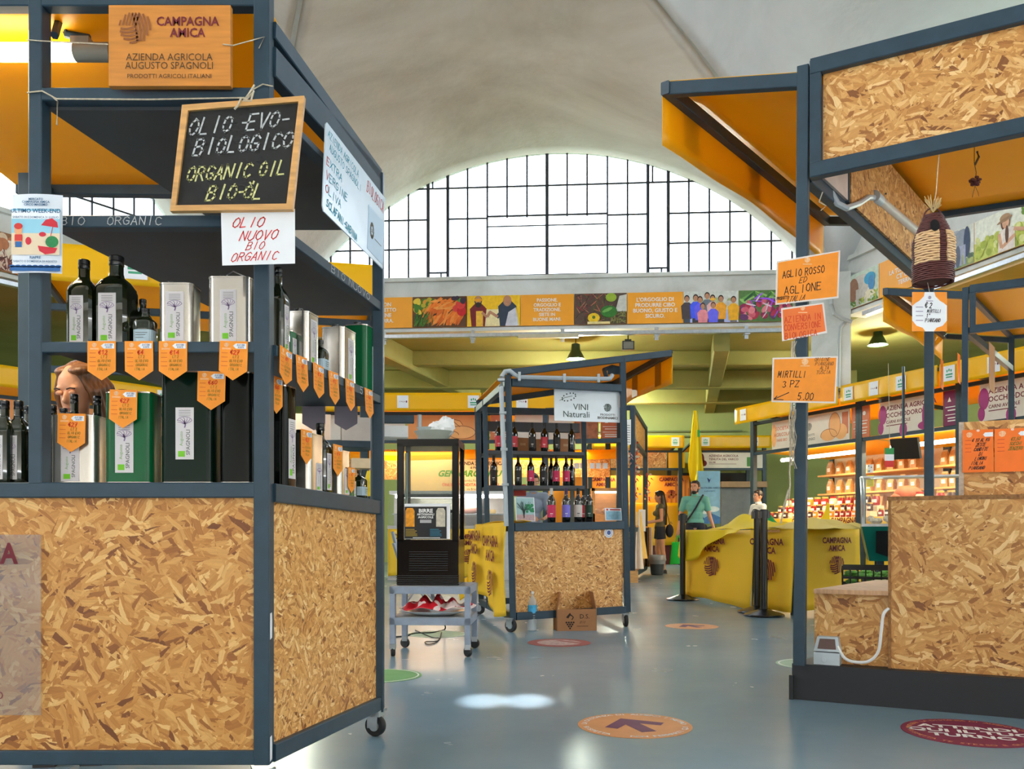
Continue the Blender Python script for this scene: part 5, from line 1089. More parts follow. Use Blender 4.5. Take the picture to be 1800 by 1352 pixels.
for x0, x1, y0, y1 in ((-w/2, w/2, 0, .005), (-w/2, w/2, dp-.005, dp), (-w/2, -w/2+.005, 0, dp), (w/2-.005, w/2, 0, dp)): mb.box(x0, x1, y0, y1, 0, h)
mb.box(-w/2, w/2, 0, dp, 0, .005); mb.build('body', CARD, bx, world=False)
for s in (-1, 1):
    mb = MB(); mb.add([(s*w/2, 0, h), (s*w/2, dp, h), (s*(w/2-.03), dp, h+.155), (s*(w/2-.03), 0, h+.155), (s*(w/2-.005), 0, h), (s*(w/2-.005), dp, h), (s*(w/2-.035), dp, h+.155), (s*(w/2-.035), 0, h+.155)], [(0, 1, 2, 3), (7, 6, 5, 4), (0, 3, 7, 4), (1, 5, 6, 2), (3, 2, 6, 7)]); mb.build('flap', CARD, bx, world=False)
mb = MB(); mb.box(-w/2+.01, w/2-.01, .002, .005, h-.0, h+.008); mb.build('flap', CARD, bx, world=False)
M = plane((0, -.0005, h/2), (1, 0, 0)); DB = mat('dark_brown_print', (44, 30, 26), .8, var=0); Mw_ = bx.matrix_basis @ M
mb = MB(); mb.text('D.S.', .068, .035, .055, Mw_, .0, .001); mb.hand('BIO', .05, -.012, .018, Mw_, .12, .001, slant=.5); mb.rect(.0, .1, -.05, -.046, Mw_, .001); mb.build('lettering', DB, bx)
mb = MB()
for i, n in enumerate((4, 3, 2, 1)):
    for k in range(n): mb.oval(-.06+(k-(n-1)/2)*.021, -.015-.017*i, .0085, .0085, Mw_, .001, 10)
mb.flat([(-.095, .03), (-.06, .07), (-.05, .05), (-.03, .035), (-.06, .045), (-.075, .02)], Mw_, .001); mb.ribbon([(-.05, .05), (-.03, .03), (-.045, .008)], .008, Mw_, .001); mb.build('printed_grapes', DB, bx)

# ================================================================ trolley and drinks cabinet
TG = mat('pale_blue_steel', (146, 156, 172), .45, .1, .1, 14)
tq = thing('trolley', 'pale blue steel trolley on small casters between the stalls', 'trolley', (-.55, 6.3, 0), -.06)
tw, td, th_ = .56, .50, .49
def tb(mb, n, m=TG): return mb.build(n, m, tq, world=False)
for sx in (-1, 1):
    for sy in (-1, 1):
        mb = MB(); mb.beam((sx*(tw/2-.02), sy*(td/2-.02), .085), (sx*(tw/2-.02), sy*(td/2-.02), th_-.03), .04, .04, up=(0, 1, 0)); tb(mb, 'leg')
        c_ = MB(); r = .036; T = Matrix.Translation((sx*(tw/2-.02), sy*(td/2-.02)+.01, r)) @ Matrix.Rotation((.3, 1.2, .7, 1.5)[(sx+1)+(sy+1)//2], 4, 'Z') @ Matrix.Rotation(math.pi/2, 4, 'Y')
        c_.lathe([(0, -.014), (r*.9, -.014), (r, -.008), (r, .008), (r*.9, .014), (0, .014)], 20, T); cc = tb(c_, 'caster', RUBBER)
        f_ = MB(); f_.box(-.02, .02, -.02, .02, r*1.4, .088, Matrix.Translation((sx*(tw/2-.02), sy*(td/2-.02), 0))); f_.build('fork', CHROME, cc, world=False)
for z, n in ((th_-.02, 'top'), (.255, 'shelf')):
    mb = MB(); mb.box(-tw/2+.006, tw/2-.006, -td/2+.006, td/2-.006, z-.004, z+.018); tb(mb, n, mat('worn_steel_sheet', (150, 152, 154), .5, .2, .15, 8))
    mb = MB()
    for p, q in (((-tw/2, -td/2+.012), (tw/2, -td/2+.012)), ((-tw/2, td/2-.012), (tw/2, td/2-.012)), ((-tw/2+.012, -td/2), (-tw/2+.012, td/2)), ((tw/2-.012, -td/2), (tw/2-.012, td/2))): mb.beam((p[0], p[1], z-.012), (q[0], q[1], z-.012), .024, .05)
    tb(mb, 'edge_rail')
# drinks cabinet with glass front
fz = th_; fr = thing('drinks_cabinet', 'black glass-front drinks cabinet standing on the blue trolley', 'fridge', (-.575, 6.32, fz), -.05); w, d, h = .43, .40, 1.015
BLK = mat('gloss_black', (12, 12, 14), .18, var=.05, spec=.6)
def fb(mb, n, m=BLK, p=None): return mb.build(n, m, p or fr, world=False)
mb = MB(); mb.box(-w/2, w/2, -d/2, d/2, .0, .315); mb.box(-w/2, w/2, -d/2, d/2, h-.05, h)
for sx in (-1, 1):
    mb.box(sx*w/2-(.045 if sx > 0 else 0), sx*w/2+(.045 if sx < 0 else 0), -d/2, -d/2+.04, .3, h-.03); mb.box(sx*w/2-(.03 if sx > 0 else 0), sx*w/2+(.03 if sx < 0 else 0), d/2-.04, d/2, .3, h-.03)
fb(mb, 'body')
mb = MB()
for i in range(9): mb.box(-.13, .14, -d/2-.006, -d/2, .10+i*.016, .106+i*.016)
fb(mb, 'vent', RUBBER)
mb = MB()
for i in range(5): mb.box(-w/2-.004, w/2+.004, -d/2-.008, -d/2, .005+i*.014, .012+i*.014)
fb(mb, 'plinth_grille', RUBBER)
mb = MB(); mb.box(-w/2+.04, w/2-.04, -d/2+.012, -d/2+.017, .31, h-.05); fb(mb, 'glass_door', glass('cabinet_glass', (232, 234, 230), .05, .04))
mb = MB(); mb.box(-w/2+.02, w/2-.02, d/2-.012, d/2-.008, .31, h-.05); fb(mb, 'back_glass', MATS['cabinet_glass'])
for z in (.52, .63):
    mb = MB(); 
    for i in range(7): mb.tube([(-w/2+.05+i*.055, -d/2+.04, z), (-w/2+.05+i*.055, d/2-.04, z)], .003)
    for y in (-d/2+.04, d/2-.05): mb.tube([(-w/2+.03, y, z), (w/2-.03, y, z)], .005); 
    mb.box(-w/2+.03, w/2-.03, -d/2+.035, -d/2+.045, z-.02, z); fb(mb, 'wire_shelf', mat('dark_wire', (60, 66, 72), .4, .4))
mb = MB(); mb.beam((-w/2+.06, -d/2+.03, .5), (-w/2+.06, -d/2+.03, .92), .018, .018, up=(0, 1, 0)); fb(mb, 'light_strip', mat('clear_strip', (190, 206, 204), .2))
# menu sheet inside the glass
mn = thing('menu_sheet', 'black printed beer menu sheet behind the cabinet glass', 'poster', (-.575, 6.2, fz+.32), -.05)
M = plane((-.02, -.075-.005, .115), (1, 0, 0)); B_ = mn.matrix_basis @ M
mb = MB(); mb.prism([(-.15, -.115), (.17, -.115), (.17, .13), (-.15, .13)], .002, B_ @ Matrix.Translation((0, 0, -.003))); mb.build('white_border', PAPER, mn)
mb = MB(); mb.prism([(-.148, -.113), (.145, -.113), (.145, .11), (-.148, .11)], .001, B_); mb.build('sheet', mat('menu_black', (26, 26, 28), .5), mn)
mb = MB(); mb.text('BIRRE', 0, .08, .036, B_, .03, .001, sx=1.1); mb.text('ARTIGIANALI', 0, .056, .02, B_, .03, .001); mb.text('AGRICOLE', 0, .036, .022, B_, .03, .001); [mb.rect(-.04, .04, .014-.008*i, .018-.008*i, B_, .001) for i in range(3)]; mb.rect(-.09, .1, -.108, -.104, B_, .001); mb.build('lettering', WPRINT, mn)
for x, c, n in ((-.11, (232, 150, 20), 'amber'), (.105, (196, 186, 166), 'pale')):
    mb = MB(); mb.prism([(x-.032, -.03), (x+.032, -.03), (x+.032, .08), (x+.02, .1), (x-.02, .1), (x-.032, .08)], .0005, B_ @ Matrix.Translation((0, 0, .0012))); mb.build('printed_label', mat('menu_'+n, c, .5, var=.25, scale=40), mn)
for x, w_, m_, n in ((-.14, .1, mat('menu_gold', (190, 160, 50), .6, var=0), 5), (.03, .1, mat('menu_teal', (40, 130, 160), .6, var=0), 5)):
    mb = MB(); rr = random.Random(3); [mb.rect(x, x+w_*rr.uniform(.5, 1), -.05-.011*i, -.046-.011*i, B_, .001) for i in range(n)]; mb.build('small_print', m_, mn)
# on the cabinet: bowl, stacked trays, white bag
zt = fz+h; bl = thing('bowl', 'wide pale bowl on top of the black drinks cabinet', 'bowl', (-.555, 6.28, zt)); CER = mat('pale_ceramic', (196, 200, 186), .4, var=.05)
mb = MB(); mb.lathe([(.0, .004), (.085, .004), (.09, .0), (.095, .006), (.14, .066), (.143, .068), (.138, .068), (.09, .014), (0, .012)], 28); mb.build('body', CER, bl, world=False)
for i in range(3):
    mb = MB(); mb.lathe([(.0, 0), (.06, 0), (.078, .022), (.081, .022), (.062, .003), (0, .003)], 20); tag(mb.build('foil_tray', mat('pale_tray', (200, 210, 208), .35), loc=(-.60, 6.28, zt+.03+.022*i), world=False), '%s small pale tray in the stack inside the bowl' % ('lowest', 'middle', 'uppermost')[i], 'tray', 'trays stacked in the bowl')
bag = thing('plastic_bag', 'crumpled white plastic bag sitting in the bowl', 'bag', (-.50, 6.26, zt+.03)); mb = MB(); rr = random.Random(5)
def bagf(c, r, n=22):
    vs = []; fs = []
    for j in range(n//2+1):
        t_ = math.pi*j/(n//2)
        for i in range(n):
            a = 2*math.pi*i/n; k = 1+.10*math.sin(5*a+3*t_+c[0]*40)+.09*math.sin(9*t_+4*a)+rr.uniform(-.06, .06); vs.append((c[0]+r[0]*k*math.sin(t_)*math.cos(a), c[1]+r[1]*k*math.sin(t_)*math.sin(a), c[2]-r[2]*k*math.cos(t_)))
    for j in range(n//2): fs += [(j*n+i, j*n+(i+1) % n, (j+1)*n+(i+1) % n, (j+1)*n+i) for i in range(n)]
    mb.add(vs, fs)
bagf((-.035, 0, .055), (.06, .06, .05)); bagf((.03, 0, .07), (.062, .06, .07)); mb.build('body', mat('white_plastic_bag', (238, 240, 240), .35, var=.05), bag, world=False, ang=25)
# platter and red cloth on the lower shelf
pt_ = thing('platter', 'white oval platter on the lower shelf of the trolley', 'plate', (-.545, 6.22, .275)); mb = MB(); mb.lathe([(0, 0), (.12, 0), (.15, .008), (.235, .03), (.24, .034), (.23, .034), (.14, .012), (0, .01)], 30, Matrix.Diagonal((1.06, .8, 1, 1))); mb.build('body', mat('white_ceramic', (226, 226, 224), .25, var=.03), pt_, world=False)
rc = thing('red_cloth', 'red and white patterned cloth heaped on the white platter', 'cloth', (-.545, 6.22, .295)); mb = MB(); rr = random.Random(9)
def rcf(u, v):
    a = 2*math.pi*u; r_ = v*(1+.12*math.sin(3*a+1)+.06*math.sin(7*a)); k = .225*r_; x = k*math.cos(a)*1.12; y = k*math.sin(a)*.76
    return (x, y, .014+.062*(1-v*v)*(1+.5*math.sin(5*x*12)+.3*math.sin(y*40+x*22))+.012*math.sin(a*6)*v+.018*v)
mb.grid(rcf, 60, 16)
m_, nt_, b_ = newmat('red_white_print'); tcx = N(nt_, 'ShaderNodeTexCoord'); vo = N(nt_, 'ShaderNodeTexNoise', Scale=11.0, Detail=1.0); nt_.links.new(tcx.outputs['Object'], vo.inputs['Vector']); rmp = N(nt_, 'ShaderNodeValToRGB'); rmp.color_ramp.interpolation = 'CONSTANT'
rmp.color_ramp.elements[0].color = srgb(206, 16, 34); rmp.color_ramp.elements[1].position = .56; rmp.color_ramp.elements[1].color = srgb(236, 214, 208); nt_.links.new(vo.outputs['Fac'], rmp.inputs[0]); nt_.links.new(rmp.outputs[0], b_.inputs['Base Color']); b_.inputs['Roughness'].default_value = .6
o = mb.build('sheet', m_, rc, world=False, ang=80); sd = o.modifiers.new('t', 'SOLIDIFY'); sd.thickness = .004
# folded metal stand behind the cloth, cables on the floor
fs_ = thing('folding_stand', 'folded metal stand with crossed legs behind the trolley shelf', 'stand', tuple(P(745, 1072, 6.75)))
ALU = mat('brushed_metal', (170, 172, 176), .3, .8)
for a, b in (((706, 1072), (735, 1028)), ((728, 1028), (760, 1066)), ((735, 1026), (768, 1062)), ((690, 935), (703, 985)), ((692, 955), (706, 1000))):
    mb = MB(); mb.beam(P(a[0], a[1], 6.8), P(b[0], b[1], 6.85), .03, .014); mb.build('strut', ALU, fs_)
mb = MB(); mb.beam(P(740, 1032, 6.82), P(755, 1032, 6.82), .02, .09); mb.beam(P(755, 1030, 6.82), P(766, 1060, 6.82), .02, .03); mb.build('bracket', ALU, fs_)
fs_.location = V(fs_.location)
def cable(name, label, pts, r, m, cat='cable'):
    # smooth through the points
    pts = [V(p) for p in pts]; out = []
    for i in range(len(pts)-1):
        p0, p1, p2, p3 = pts[max(i-1, 0)], pts[i], pts[i+1], pts[min(i+2, len(pts)-1)]
        for k in range(6):
            t = k/6; out.append(.5*((2*p1)+(p2-p0)*t+(2*p0-5*p1+4*p2-p3)*t*t+(3*p1-p0-3*p2+p3)*t**3))
    out.append(pts[-1]); mb = MB(); mb.tube(out, r, 6); return tag(mb.build(name, m, loc=tuple(out[0])), label, cat)
def G(px, py, z=.006): d = (H-z)*F/(py-HY); return ((px-900)/F*d, d, z)
cable('power_cable', 'black power cable lying under the trolley', [G(688, 1120), G(712, 1118), G(730, 1113), G(760, 1112), G(782, 1106), (G(790, 1100)[0], 7.4, .1), (-.50, 6.7, .25)], .006, RUBBER)
cable('thin_cable', 'thin looped cable on the floor under the trolley', [G(730, 1108), G(758, 1120), G(772, 1122), G(765, 1130), G(752, 1133), G(748, 1128), G(770, 1126), G(776, 1112)], .004, RUBBER)
cable('power_cable', 'black cable trailing from the yellow cloth to the floor', [G(820, 1092), G(835, 1086), G(842, 1078), (-.42, 9.0, .12), (-.36, 9.1, .2)], .006, RUBBER)
# ================================================================ strand board stalls on the right of the aisle
RF = V((.905, -.48, 0)).normalized(); RG = V((.786, 1, 0)).normalized()
def steel_stall(name, label, o, panel=True, length=1.75, depth=2.6, zt=3.25, zl=2.65):
    """corner post at o, front running along RF, side along RG, canopy outrigger to the other side"""
    s = thing(name, label, 'market stall', tuple(o)); b = lambda mb, n='frame_bar', m=STEEL: mb.build(n, m, s)
    def bm(n, p, q, w=.06, h=.07, m=STEEL, up=(0, 0, 1)): mb = MB(); mb.beam(p, q, w, h, up=up); return b(mb, n, m)
    pt = lambda u, v, z: V((o[0], o[1], 0))+RF*u+RG*v+V((0, 0, z))
    bm('post', pt(-.02, 0, .18), pt(0, 0, zt-.02), .058, .058, up=RF)
    bm('post', pt(0, depth, .1), pt(0, depth, zt), .066, .066, up=RF)
    bm('post', pt(length, 0, .18), pt(length, 0, zt), .058, .058, up=RF); bm('post', pt(length, depth, .1), pt(length, depth, zt), .058, .058, up=RF)
    bm('stile', pt(.062, -.005, zl+.0), pt(.062, -.005, zt-.01), .058, .055, up=RF)
    bm('rail', pt(.04, -.01, zt-.04), pt(length, -.01, zt-.01), .055, .08); bm('rail', pt(.04, -.01, zl+.037), pt(length, -.01, zl+.087), .055, .075)
    bm('rail', pt(0, .04, zl+.035), pt(0, depth, zl+.035), .055, .07); bm('rail', pt(0, .04, zt-.035), pt(0, depth, zt-.035), .055, .07); bm('rail', pt(0, depth, zt-.04), pt(length, depth, zt-.04), .055, .07); bm('rail', pt(length, .04, zt-.035), pt(length, depth, zt-.035), .055, .07)
    e0, e1, e2, e3 = pt(0, 0, zt-.09), pt(-.72, 0, zt+.035), pt(-.72, depth, zt+.035), pt(0, depth, zt-.09)
    bm('canopy_beam', e0, e1, .05, .07); bm('canopy_beam', e1-RG*.03, e2, .05, .07); bm('canopy_beam', e2, e3, .05, .06)
    mb = MB(); mb.grid(lambda u, v: lerp(lerp(e0, e1, u), lerp(e3, e2, u), v)+V((0, 0, .045)), 6, 8); c = b(mb, 'canopy_cloth', TARP); m_ = c.modifiers.new('t', 'SOLIDIFY'); m_.thickness = .004
    off = -RF*.03; valance(s, e1+off+V((0, 0, .03)), e2+off+V((0, 0, .03)), .31, amp=.03); patches(s, e1+off, e2+off, .24, (.13, .48, .82), .2)
    mb = MB(); mb.grid(lambda u, v: pt(u*length, v*depth, zt-.03+.012*math.sin(u*5)*math.sin(v*6)), 10, 10); c = b(mb, 'roof_cloth', TARP); m_ = c.modifiers.new('t', 'SOLIDIFY'); m_.thickness = .004
    if panel:
        p, q = pt(.095, .0, 0), pt(length-.03, .0, 0); board('sign_panel', (p.x, p.y), (q.x, q.y), zl+.075, zt-.075, .018, OSB2, s, z0b=zl+.125, z1b=zt-.045)
        a, c_ = pt(.0, .62, 0)+RF*.03, pt(.0, depth-.05, 0)+RF*.03; o_ = board('inner_panel', (c_.x, c_.y), (a.x, a.y), zl+.06, zt-.06, .015, OSB2, s)
        a, c_ = pt(.0, .1, 0)+RF*.03, pt(.0, .56, 0)+RF*.03; board('inner_panel', (c_.x, c_.y), (a.x, a.y), zl+.06, zt-.06, .015, mat('pale_pink_panel', (206, 184, 168), .6), s, label='plain pale panel')
        bm('stile', pt(.02, .59, zl+.05), pt(.02, .59, zt-.05), .05, .05, up=RF)
    return s, pt
RO = V((1.489, 4.50, 0))
RS, rp = steel_stall('market_stall', 'steel and strand board stall with orange canopy on a black plinth', RO)
# plinth, bench, counter
mb = MB(); bl_ = mat('black_plinth', (30, 31, 36), .55, var=.12, scale=5, bump=.1); q0 = V((1.44, 4.535, 0))
pp_ = [q0, q0+RF*2.2, q0+RF*2.2+RG*2.4, q0+RG*2.4]; mb.prism([(p.x, p.y) for p in pp_], .183, Matrix.Translation((0, 0, .183))); mb.build('plinth', bl_, RS)
mb = MB(); mb.beam(q0+RF*.0-RG*.01+V((0, 0, .125)), q0-RG*.01+V((0, 0, 0)), .02, .02, up=RF); mb.build('plinth_trim', mat('dark_strip', (22, 26, 30), .5), RS)
def rq(px, inset=0.0):
    a_ = q0+RG*inset; k = (px-900)/F; t = (k*a_.y-a_.x)/(RF.x-k*RF.y); return a_+RF*t
a, b = rq(1561, .06), q0+RG*.06+RF*2.2
board('counter_front', (a.x, a.y), (b.x, b.y), .184, 1.015, .022, OSB2, RS)
c_ = a+RG*.6; board('counter_side', (c_.x, c_.y), (a.x+RG.x*.022, a.y+RG.y*.022), .184, 1.015, .02, OSB2, RS)
mb = MB(); t_ = [a-RF*.004-RG*.004, b-RG*.004, b+RG*.6, c_-RF*.004]; mb.prism([(p.x, p.y) for p in t_], .02, Matrix.Translation((0, 0, 1.035))); mb.build('counter_top', OSBE, RS)
mb = MB(); mb.beam(a-RG*.003+RF*.008+V((0, 0, .184)), a-RG*.003+RF*.008+V((0, 0, 1.015)), .016, .012, up=RF); mb.build('counter_edge', OSBE, RS)
a2, b2 = rq(1432, .10), rq(1562, .10)
board('bench_back', (a2.x, a2.y), (b2.x+.02, b2.y-.01), .184, .545, .015, OSB2, RS)
PLANK = mat('bench_planks', (196, 152, 112), .55, var=.2, scale=5, stretch=(14, 1.5, 1))
mb = MB(); a3, b3 = rq(1430, .05), rq(1566, .05); pts = [a3, b3, b3+RG*1.1, a3+RG*1.1]; mb.prism([(p.x, p.y) for p in pts], .022, Matrix.Translation((0, 0, .566))); mb.build('bench_top', PLANK, RS)
# small raised board with two orange cards
e, f = rq(1690, .20), rq(1690, .20)+RF*1.0
rb = thing('raised_board', 'strand board screen standing on the counter behind the orange cards', 'board', tuple(e+V((0, 0, 1.035))))
board('panel', (e.x, e.y), (f.x, f.y), 1.036, 1.40, .02, OSB2, rb)
mb = MB(); mb.beam(e-RG*.002+V((0, 0, 1.036)), e-RG*.002+V((0, 0, 1.40)), .012, .022, up=RF); mb.build('edge', mat('pale_board_edge', (190, 170, 150), .8, var=.2, scale=50), rb)
for i, (px0, px1, py0, py1, words, ink, lb) in enumerate(((1692, 1747, 757, 831, ['\u20ac 10 AL KG', 'ZESTE', 'CANDITE', 'DI', 'LIMONI', 'ITALIA', 'PIANSANO'], INK, 'bright orange card with black handwriting on the raised board'), (1748, 1812, 755, 830, ['\u20ac3,50', 'SUCCHI', 'ZENZERO'], INK_G, 'bright orange card with green handwriting at the picture edge'))):
    p, q = rq(px0, .18), rq(px1, .18); z = ZY(py0, p.y); M = plane(V((p.x, p.y, z)), q-p); L = (q-p).length; hh = (py1-py0)/F*p.y
    o = thing('price_card', lb, 'card', tuple(V((p.x, p.y, z-hh))), 0, 'orange cards on the raised board'); mb = MB(); mb.prism([(0, -hh), (L, -hh), (L-.002, 0), (0, .002)], .0015, M); mb.build('card', ORANGE2, o)
    mb = MB(); lh = .0215
    for j, t in enumerate(words): mb.hand(t, L*(.58 if j < 5 else .45), -hh*.24-j*lh*1.05, lh*.72, M, .16, .001, rot=.02, sx=.62, slant=.4)
    mb.build('handwriting', ink, o)
    mb = MB(); mb.prism([(L*.66, -hh*.12), (L*.72, -hh*.17), (L*.97, -hh*.17), (L*.97, -hh*.07), (L*.72, -hh*.07)], .0004, M @ Matrix.Translation((0, 0, .0008))); mb.build('sticker', PAPER, o)
    mb = MB(); logo(mb, M, L*.1, L*.22, -hh*.11, .001); mb.build('printed_logo', GOLDPRINT, o)
    mb = MB(); [mb.rect(L*.08, L*.28, -hh*(.25+.09*k), -hh*(.24+.09*k), M, .001) for k in range(4)]; mb.build('printed_rule', INK_DR, o)
    mb = MB(); mb.oval(L*.5, -.004, .007, .006, M, .002); mb.build('pin', mat('pale_pin', (240, 210, 190), .4), o)
# socket box and cable on the plinth
sb_ = rq(1453, .02); sx_ = thing('socket_box', 'grey weatherproof socket box sitting on the black plinth', 'socket', tuple(sb_+V((0, 0, .184))), math.atan2(RF.y, RF.x)); GP = mat('pale_grey_plastic', (190, 200, 206), .4, var=.04)
mb = MB(); mb.box(-.063, .063, 0, .08, 0, .062); mb.build('base', GP, sx_, world=False)
mb = MB(); mb.add([(-.063, .0, .068), (.063, .0, .068), (.063, .08, .068), (-.063, .08, .068), (-.05, .03, .14), (.05, .03, .14), (.05, .08, .14), (-.05, .08, .14)], [(3, 2, 1, 0), (4, 5, 6, 7), (0, 1, 5, 4), (1, 2, 6, 5), (2, 3, 7, 6), (3, 0, 4, 7)]); mb.build('cover', GP, sx_, world=False)
mb = MB(); mb.add([(-.045, .002, .08), (.045, .002, .08), (.037, .0235, .13), (-.037, .0235, .13)], [(0, 1, 2, 3)]); mb.build('window', mat('smoked_window', (96, 70, 64), .2), sx_, world=False)
mb = MB(); mb.lathe([(.014, 0), (.014, .006), (.006, .008), (0, .006)], 16, Matrix.Translation((-.012, 0, .028)) @ Matrix.Rotation(math.pi/2, 4, 'X')); mb.build('screw', GP, sx_, world=False)
k_ = lambda px, py, ins=.03: (lambda p: (p.x, p.y, ZY(py, p.y)))(rq(px, ins))
cable('power_cable', 'white cable looping from the socket box up under the bench', [k_(1472, 1136), k_(1485, 1157), k_(1505, 1164), k_(1528, 1162), k_(1544, 1145), k_(1549, 1110), k_(1553, 1080), k_(1562, 1070, .05)], .008, WHITE)
# signs tied to the post
LAM = mat('laminate_edge', (226, 214, 206), .3, var=.03)
def post_sign(label, corners, d, mat_, lines, ink, extra=None):
    c = [P(x, y, d) for x, y in corners]; cen = sum(c, V())/4; M = plane(cen, (1, 0, 0)); loc = [(p.x-cen.x, p.z-cen.z) for p in c]
    o = thing('laminated_sign', label, 'sign', tuple(cen), 0, 'laminated orange signs on the stall post'); mb = MB(); mb.prism(loc, .0012, M); mb.build('laminate', LAM, o)
    g = .93; mb = MB(); mb.prism([(x*(1-.008/abs(x)), y*(1-.008/abs(y))) for x, y in loc], .0006, M @ Matrix.Translation((0, 0, .0008))); mb.build('card', mat_, o)
    mb = MB(); k = d/F
    for t, x, y, h, rot, sx, sl in lines: mb.hand(t, (x-corners_c(corners)[0])*k, -(y-corners_c(corners)[1])*k, h*k, M, .12, .0012, rot=rot, sx=sx, slant=sl)
    mb.build('handwriting', ink, o)
    if extra: extra(o, M, k, corners_c(corners))
    return o
def corners_c(c): return (sum(p[0] for p in c)/4, sum(p[1] for p in c)/4)
def small_logo(x, y, r=5):
    def f(o, M, k, cc):
        mb = MB(); logo(mb, M, r*k, (x-cc[0])*k, -(y-cc[1])*k, .0012); mb.rect((x-8-cc[0])*k, (x+8-cc[0])*k, -(y+8-cc[1])*k, -(y+7-cc[1])*k, M, .0012); mb.build('printed_logo', GOLDPRINT, o)
    return f
ar = .14
def lines1(o, M, k, cc):
    small_logo(1419, 457)(o, M, k, cc); mb = MB(); mb.hand('PRODOTTO', (1376-cc[0])*k, -(524-cc[1])*k, 5*k, M, .2, .0012, rot=ar, sx=.6); mb.build('handwriting', INK, o)
post_sign('orange sign about red garlic, topmost on the post', [(1363, 536), (1474, 524), (1477, 440), (1365, 459)], 4.36, ORANGE, [('AGLIO ROSSO', 1412, 478, 12, ar, .66, .2), ('ED', 1411, 492, 9, ar, .9, .5), ('AGLIONE', 1411, 507, 13, ar, .82, .2), ('ITALIA', 1397, 525, 9, ar, .7, .6)], INK, lines1)
post_sign('smaller darker orange sign with red handwriting, middle of the post', [(1375, 600), (1454, 585), (1448, 532), (1373, 542)], 4.34, mat('deep_orange_card', (240, 116, 40), .5, var=.05), [('AZIENDA IN', 1411, 559, 10.5, .12, .72, .1), ('CONVERSIONE', 1411, 573, 10.5, .12, .64, .1), ('BIOLOGICA', 1408, 588, 10.5, .12, .68, .1)], mat('red_marker', (220, 64, 24), .7, var=0), small_logo(1411, 542, 4))
def lines3(o, M, k, cc):
    small_logo(1415, 636, 6)(o, M, k, cc); mb = MB(); X = lambda x, y: ((x-cc[0])*k, -(y-cc[1])*k); mb.ribbon([X(1387, 690), X(1360, 702)], 1.4*k, M, .0012); mb.ribbon([X(1366, 696), X(1360, 702), X(1377, 703)], 1.4*k, M, .0012); mb.build('drawn_arrow', INK, o)
post_sign('orange blueberry price sign with an arrow, lowest on the post', [(1356, 707), (1469, 709), (1473, 626), (1358, 629)], 4.36, ORANGE, [('MIRTILLI', 1392, 658, 11, 0, .63, .2), ('3 PZ', 1390, 675, 11, .05, .85, .2), ('5.00', 1416, 697, 12, 0, .75, .2), ('ORIGINE', 1445, 632, 6, .03, .72, .3), ('PIANSANO', 1449, 639.5, 6, .03, .76, .3), ('ALTA', 1449, 647, 6, .03, .75, .3), ('TUSCIA', 1447, 654.5, 6, .03, .78, .3)], INK, lines3)
# loose twine down the post
mb = MB(); rr = random.Random(2)
for i in range(11):
    x = 1392+rr.uniform(-4, 6); mb.tube([P(x+rr.uniform(-3, 3), y, 4.40+rr.uniform(-.02, .02)) for y in range(720 if i > 3 else 600, 790 if i % 2 else 830, 14)], .0022)
mb.tube([P(1390, 780, 4.42), P(1388, 830, 4.42), P(1389, 855, 4.42), P(1382, 880, 4.42), P(1372, 920, 4.44)], .004); mb.tube([P(1389, 855, 4.42), P(1386, 890, 4.43)], .003); mb.tube([P(1386, 860, 4.42), P(1376, 895, 4.43)], .003)
mb.tube([P(1396, 600, 4.42), P(1394, 625, 4.42), P(1393, 720, 4.42)], .005); mb.tube([P(1446, 338, 4.35), P(1440, 355, 4.4), P(1452, 362, 4.4), P(1443, 370, 4.4)], .003)
tag(mb.build('twine_bundle', ROPE, loc=tuple(P(1392, 720, 4.42))), 'frayed twine bundle hanging down the stall post below the signs', 'string')
mb = MB(); mb.box(-.001, .001, -.03, .03, -.01, .012, Matrix.Translation(RO+V((-.03, -.02, ZY(436, 4.45)))));
# nest, its card, dried flower
nst = thing('wicker_nest', 'egg shaped wicker bird nest hanging from the stall beam', 'basket', tuple(P(1640, 497, 4.25))); k = 4.25/F; WK, WKL = mat('dark_wicker', (88, 36, 30), .6, var=.25, scale=60), mat('peeled_wicker', (216, 178, 128), .55, var=.15, scale=60)
mb = MB(); mb.lathe([(.0, .004), (.075, .004), (.078, .05), (.083, .12), (.08, .2), (.066, .26), (.045, .305), (.018, .33), (0, .335)], 24); mb.build('body', WK, nst, world=False)
def rings(z0, z1, n, m, nm, a0, a1, w):
    mb = MB(); rad = lambda z: .09 if z < .1 else .09-.002*0 if z < .2 else max(.03, .09-(z-.2)*.42)
    for i in range(n):
        z = z0+(z1-z0)*i/(n-1); r_ = rad(z)+rr.uniform(-.001, .001)+(.004 if 'pale' in nm else 0); mb.tube([(r_*math.cos(a)+.0015*math.sin(a*13+i), r_*math.sin(a)+.0015*math.cos(a*13+i), z+.0011*math.sin(a*11+i*3.1)) for a in [a0+(a1-a0)*k_/26 for k_ in range(27)]], w, 5)
    mb.build(nm, m, nst, world=False)
rings(.0, .32, 34, WK, 'weave', 0, 2*math.pi, .0052); rings(.085, .225, 13, WKL, 'pale_weave', math.radians(190), math.radians(262), .0064); rings(.085, .225, 13, WKL, 'pale_weave', math.radians(284), math.radians(352), .0064)
mb = MB(); mb.lathe([(0, .0), (.021, .0), (.022, .006), (0, .007)], 16, Matrix.Translation((-.030, -.078, .248)) @ Matrix.Rotation(math.radians(80), 4, 'X') @ Matrix.Diagonal((1, 1.3, 1, 1))); mb.build('entrance', mat('nest_hole', (12, 8, 8), .9, var=0), nst, world=False)
mb = MB(); mb.tube([(.045*math.cos(a), 0, .31+.05*math.sin(a)) for a in [math.pi*i/12 for i in range(13)]], .004); mb.build('handle', WK, nst, world=False)
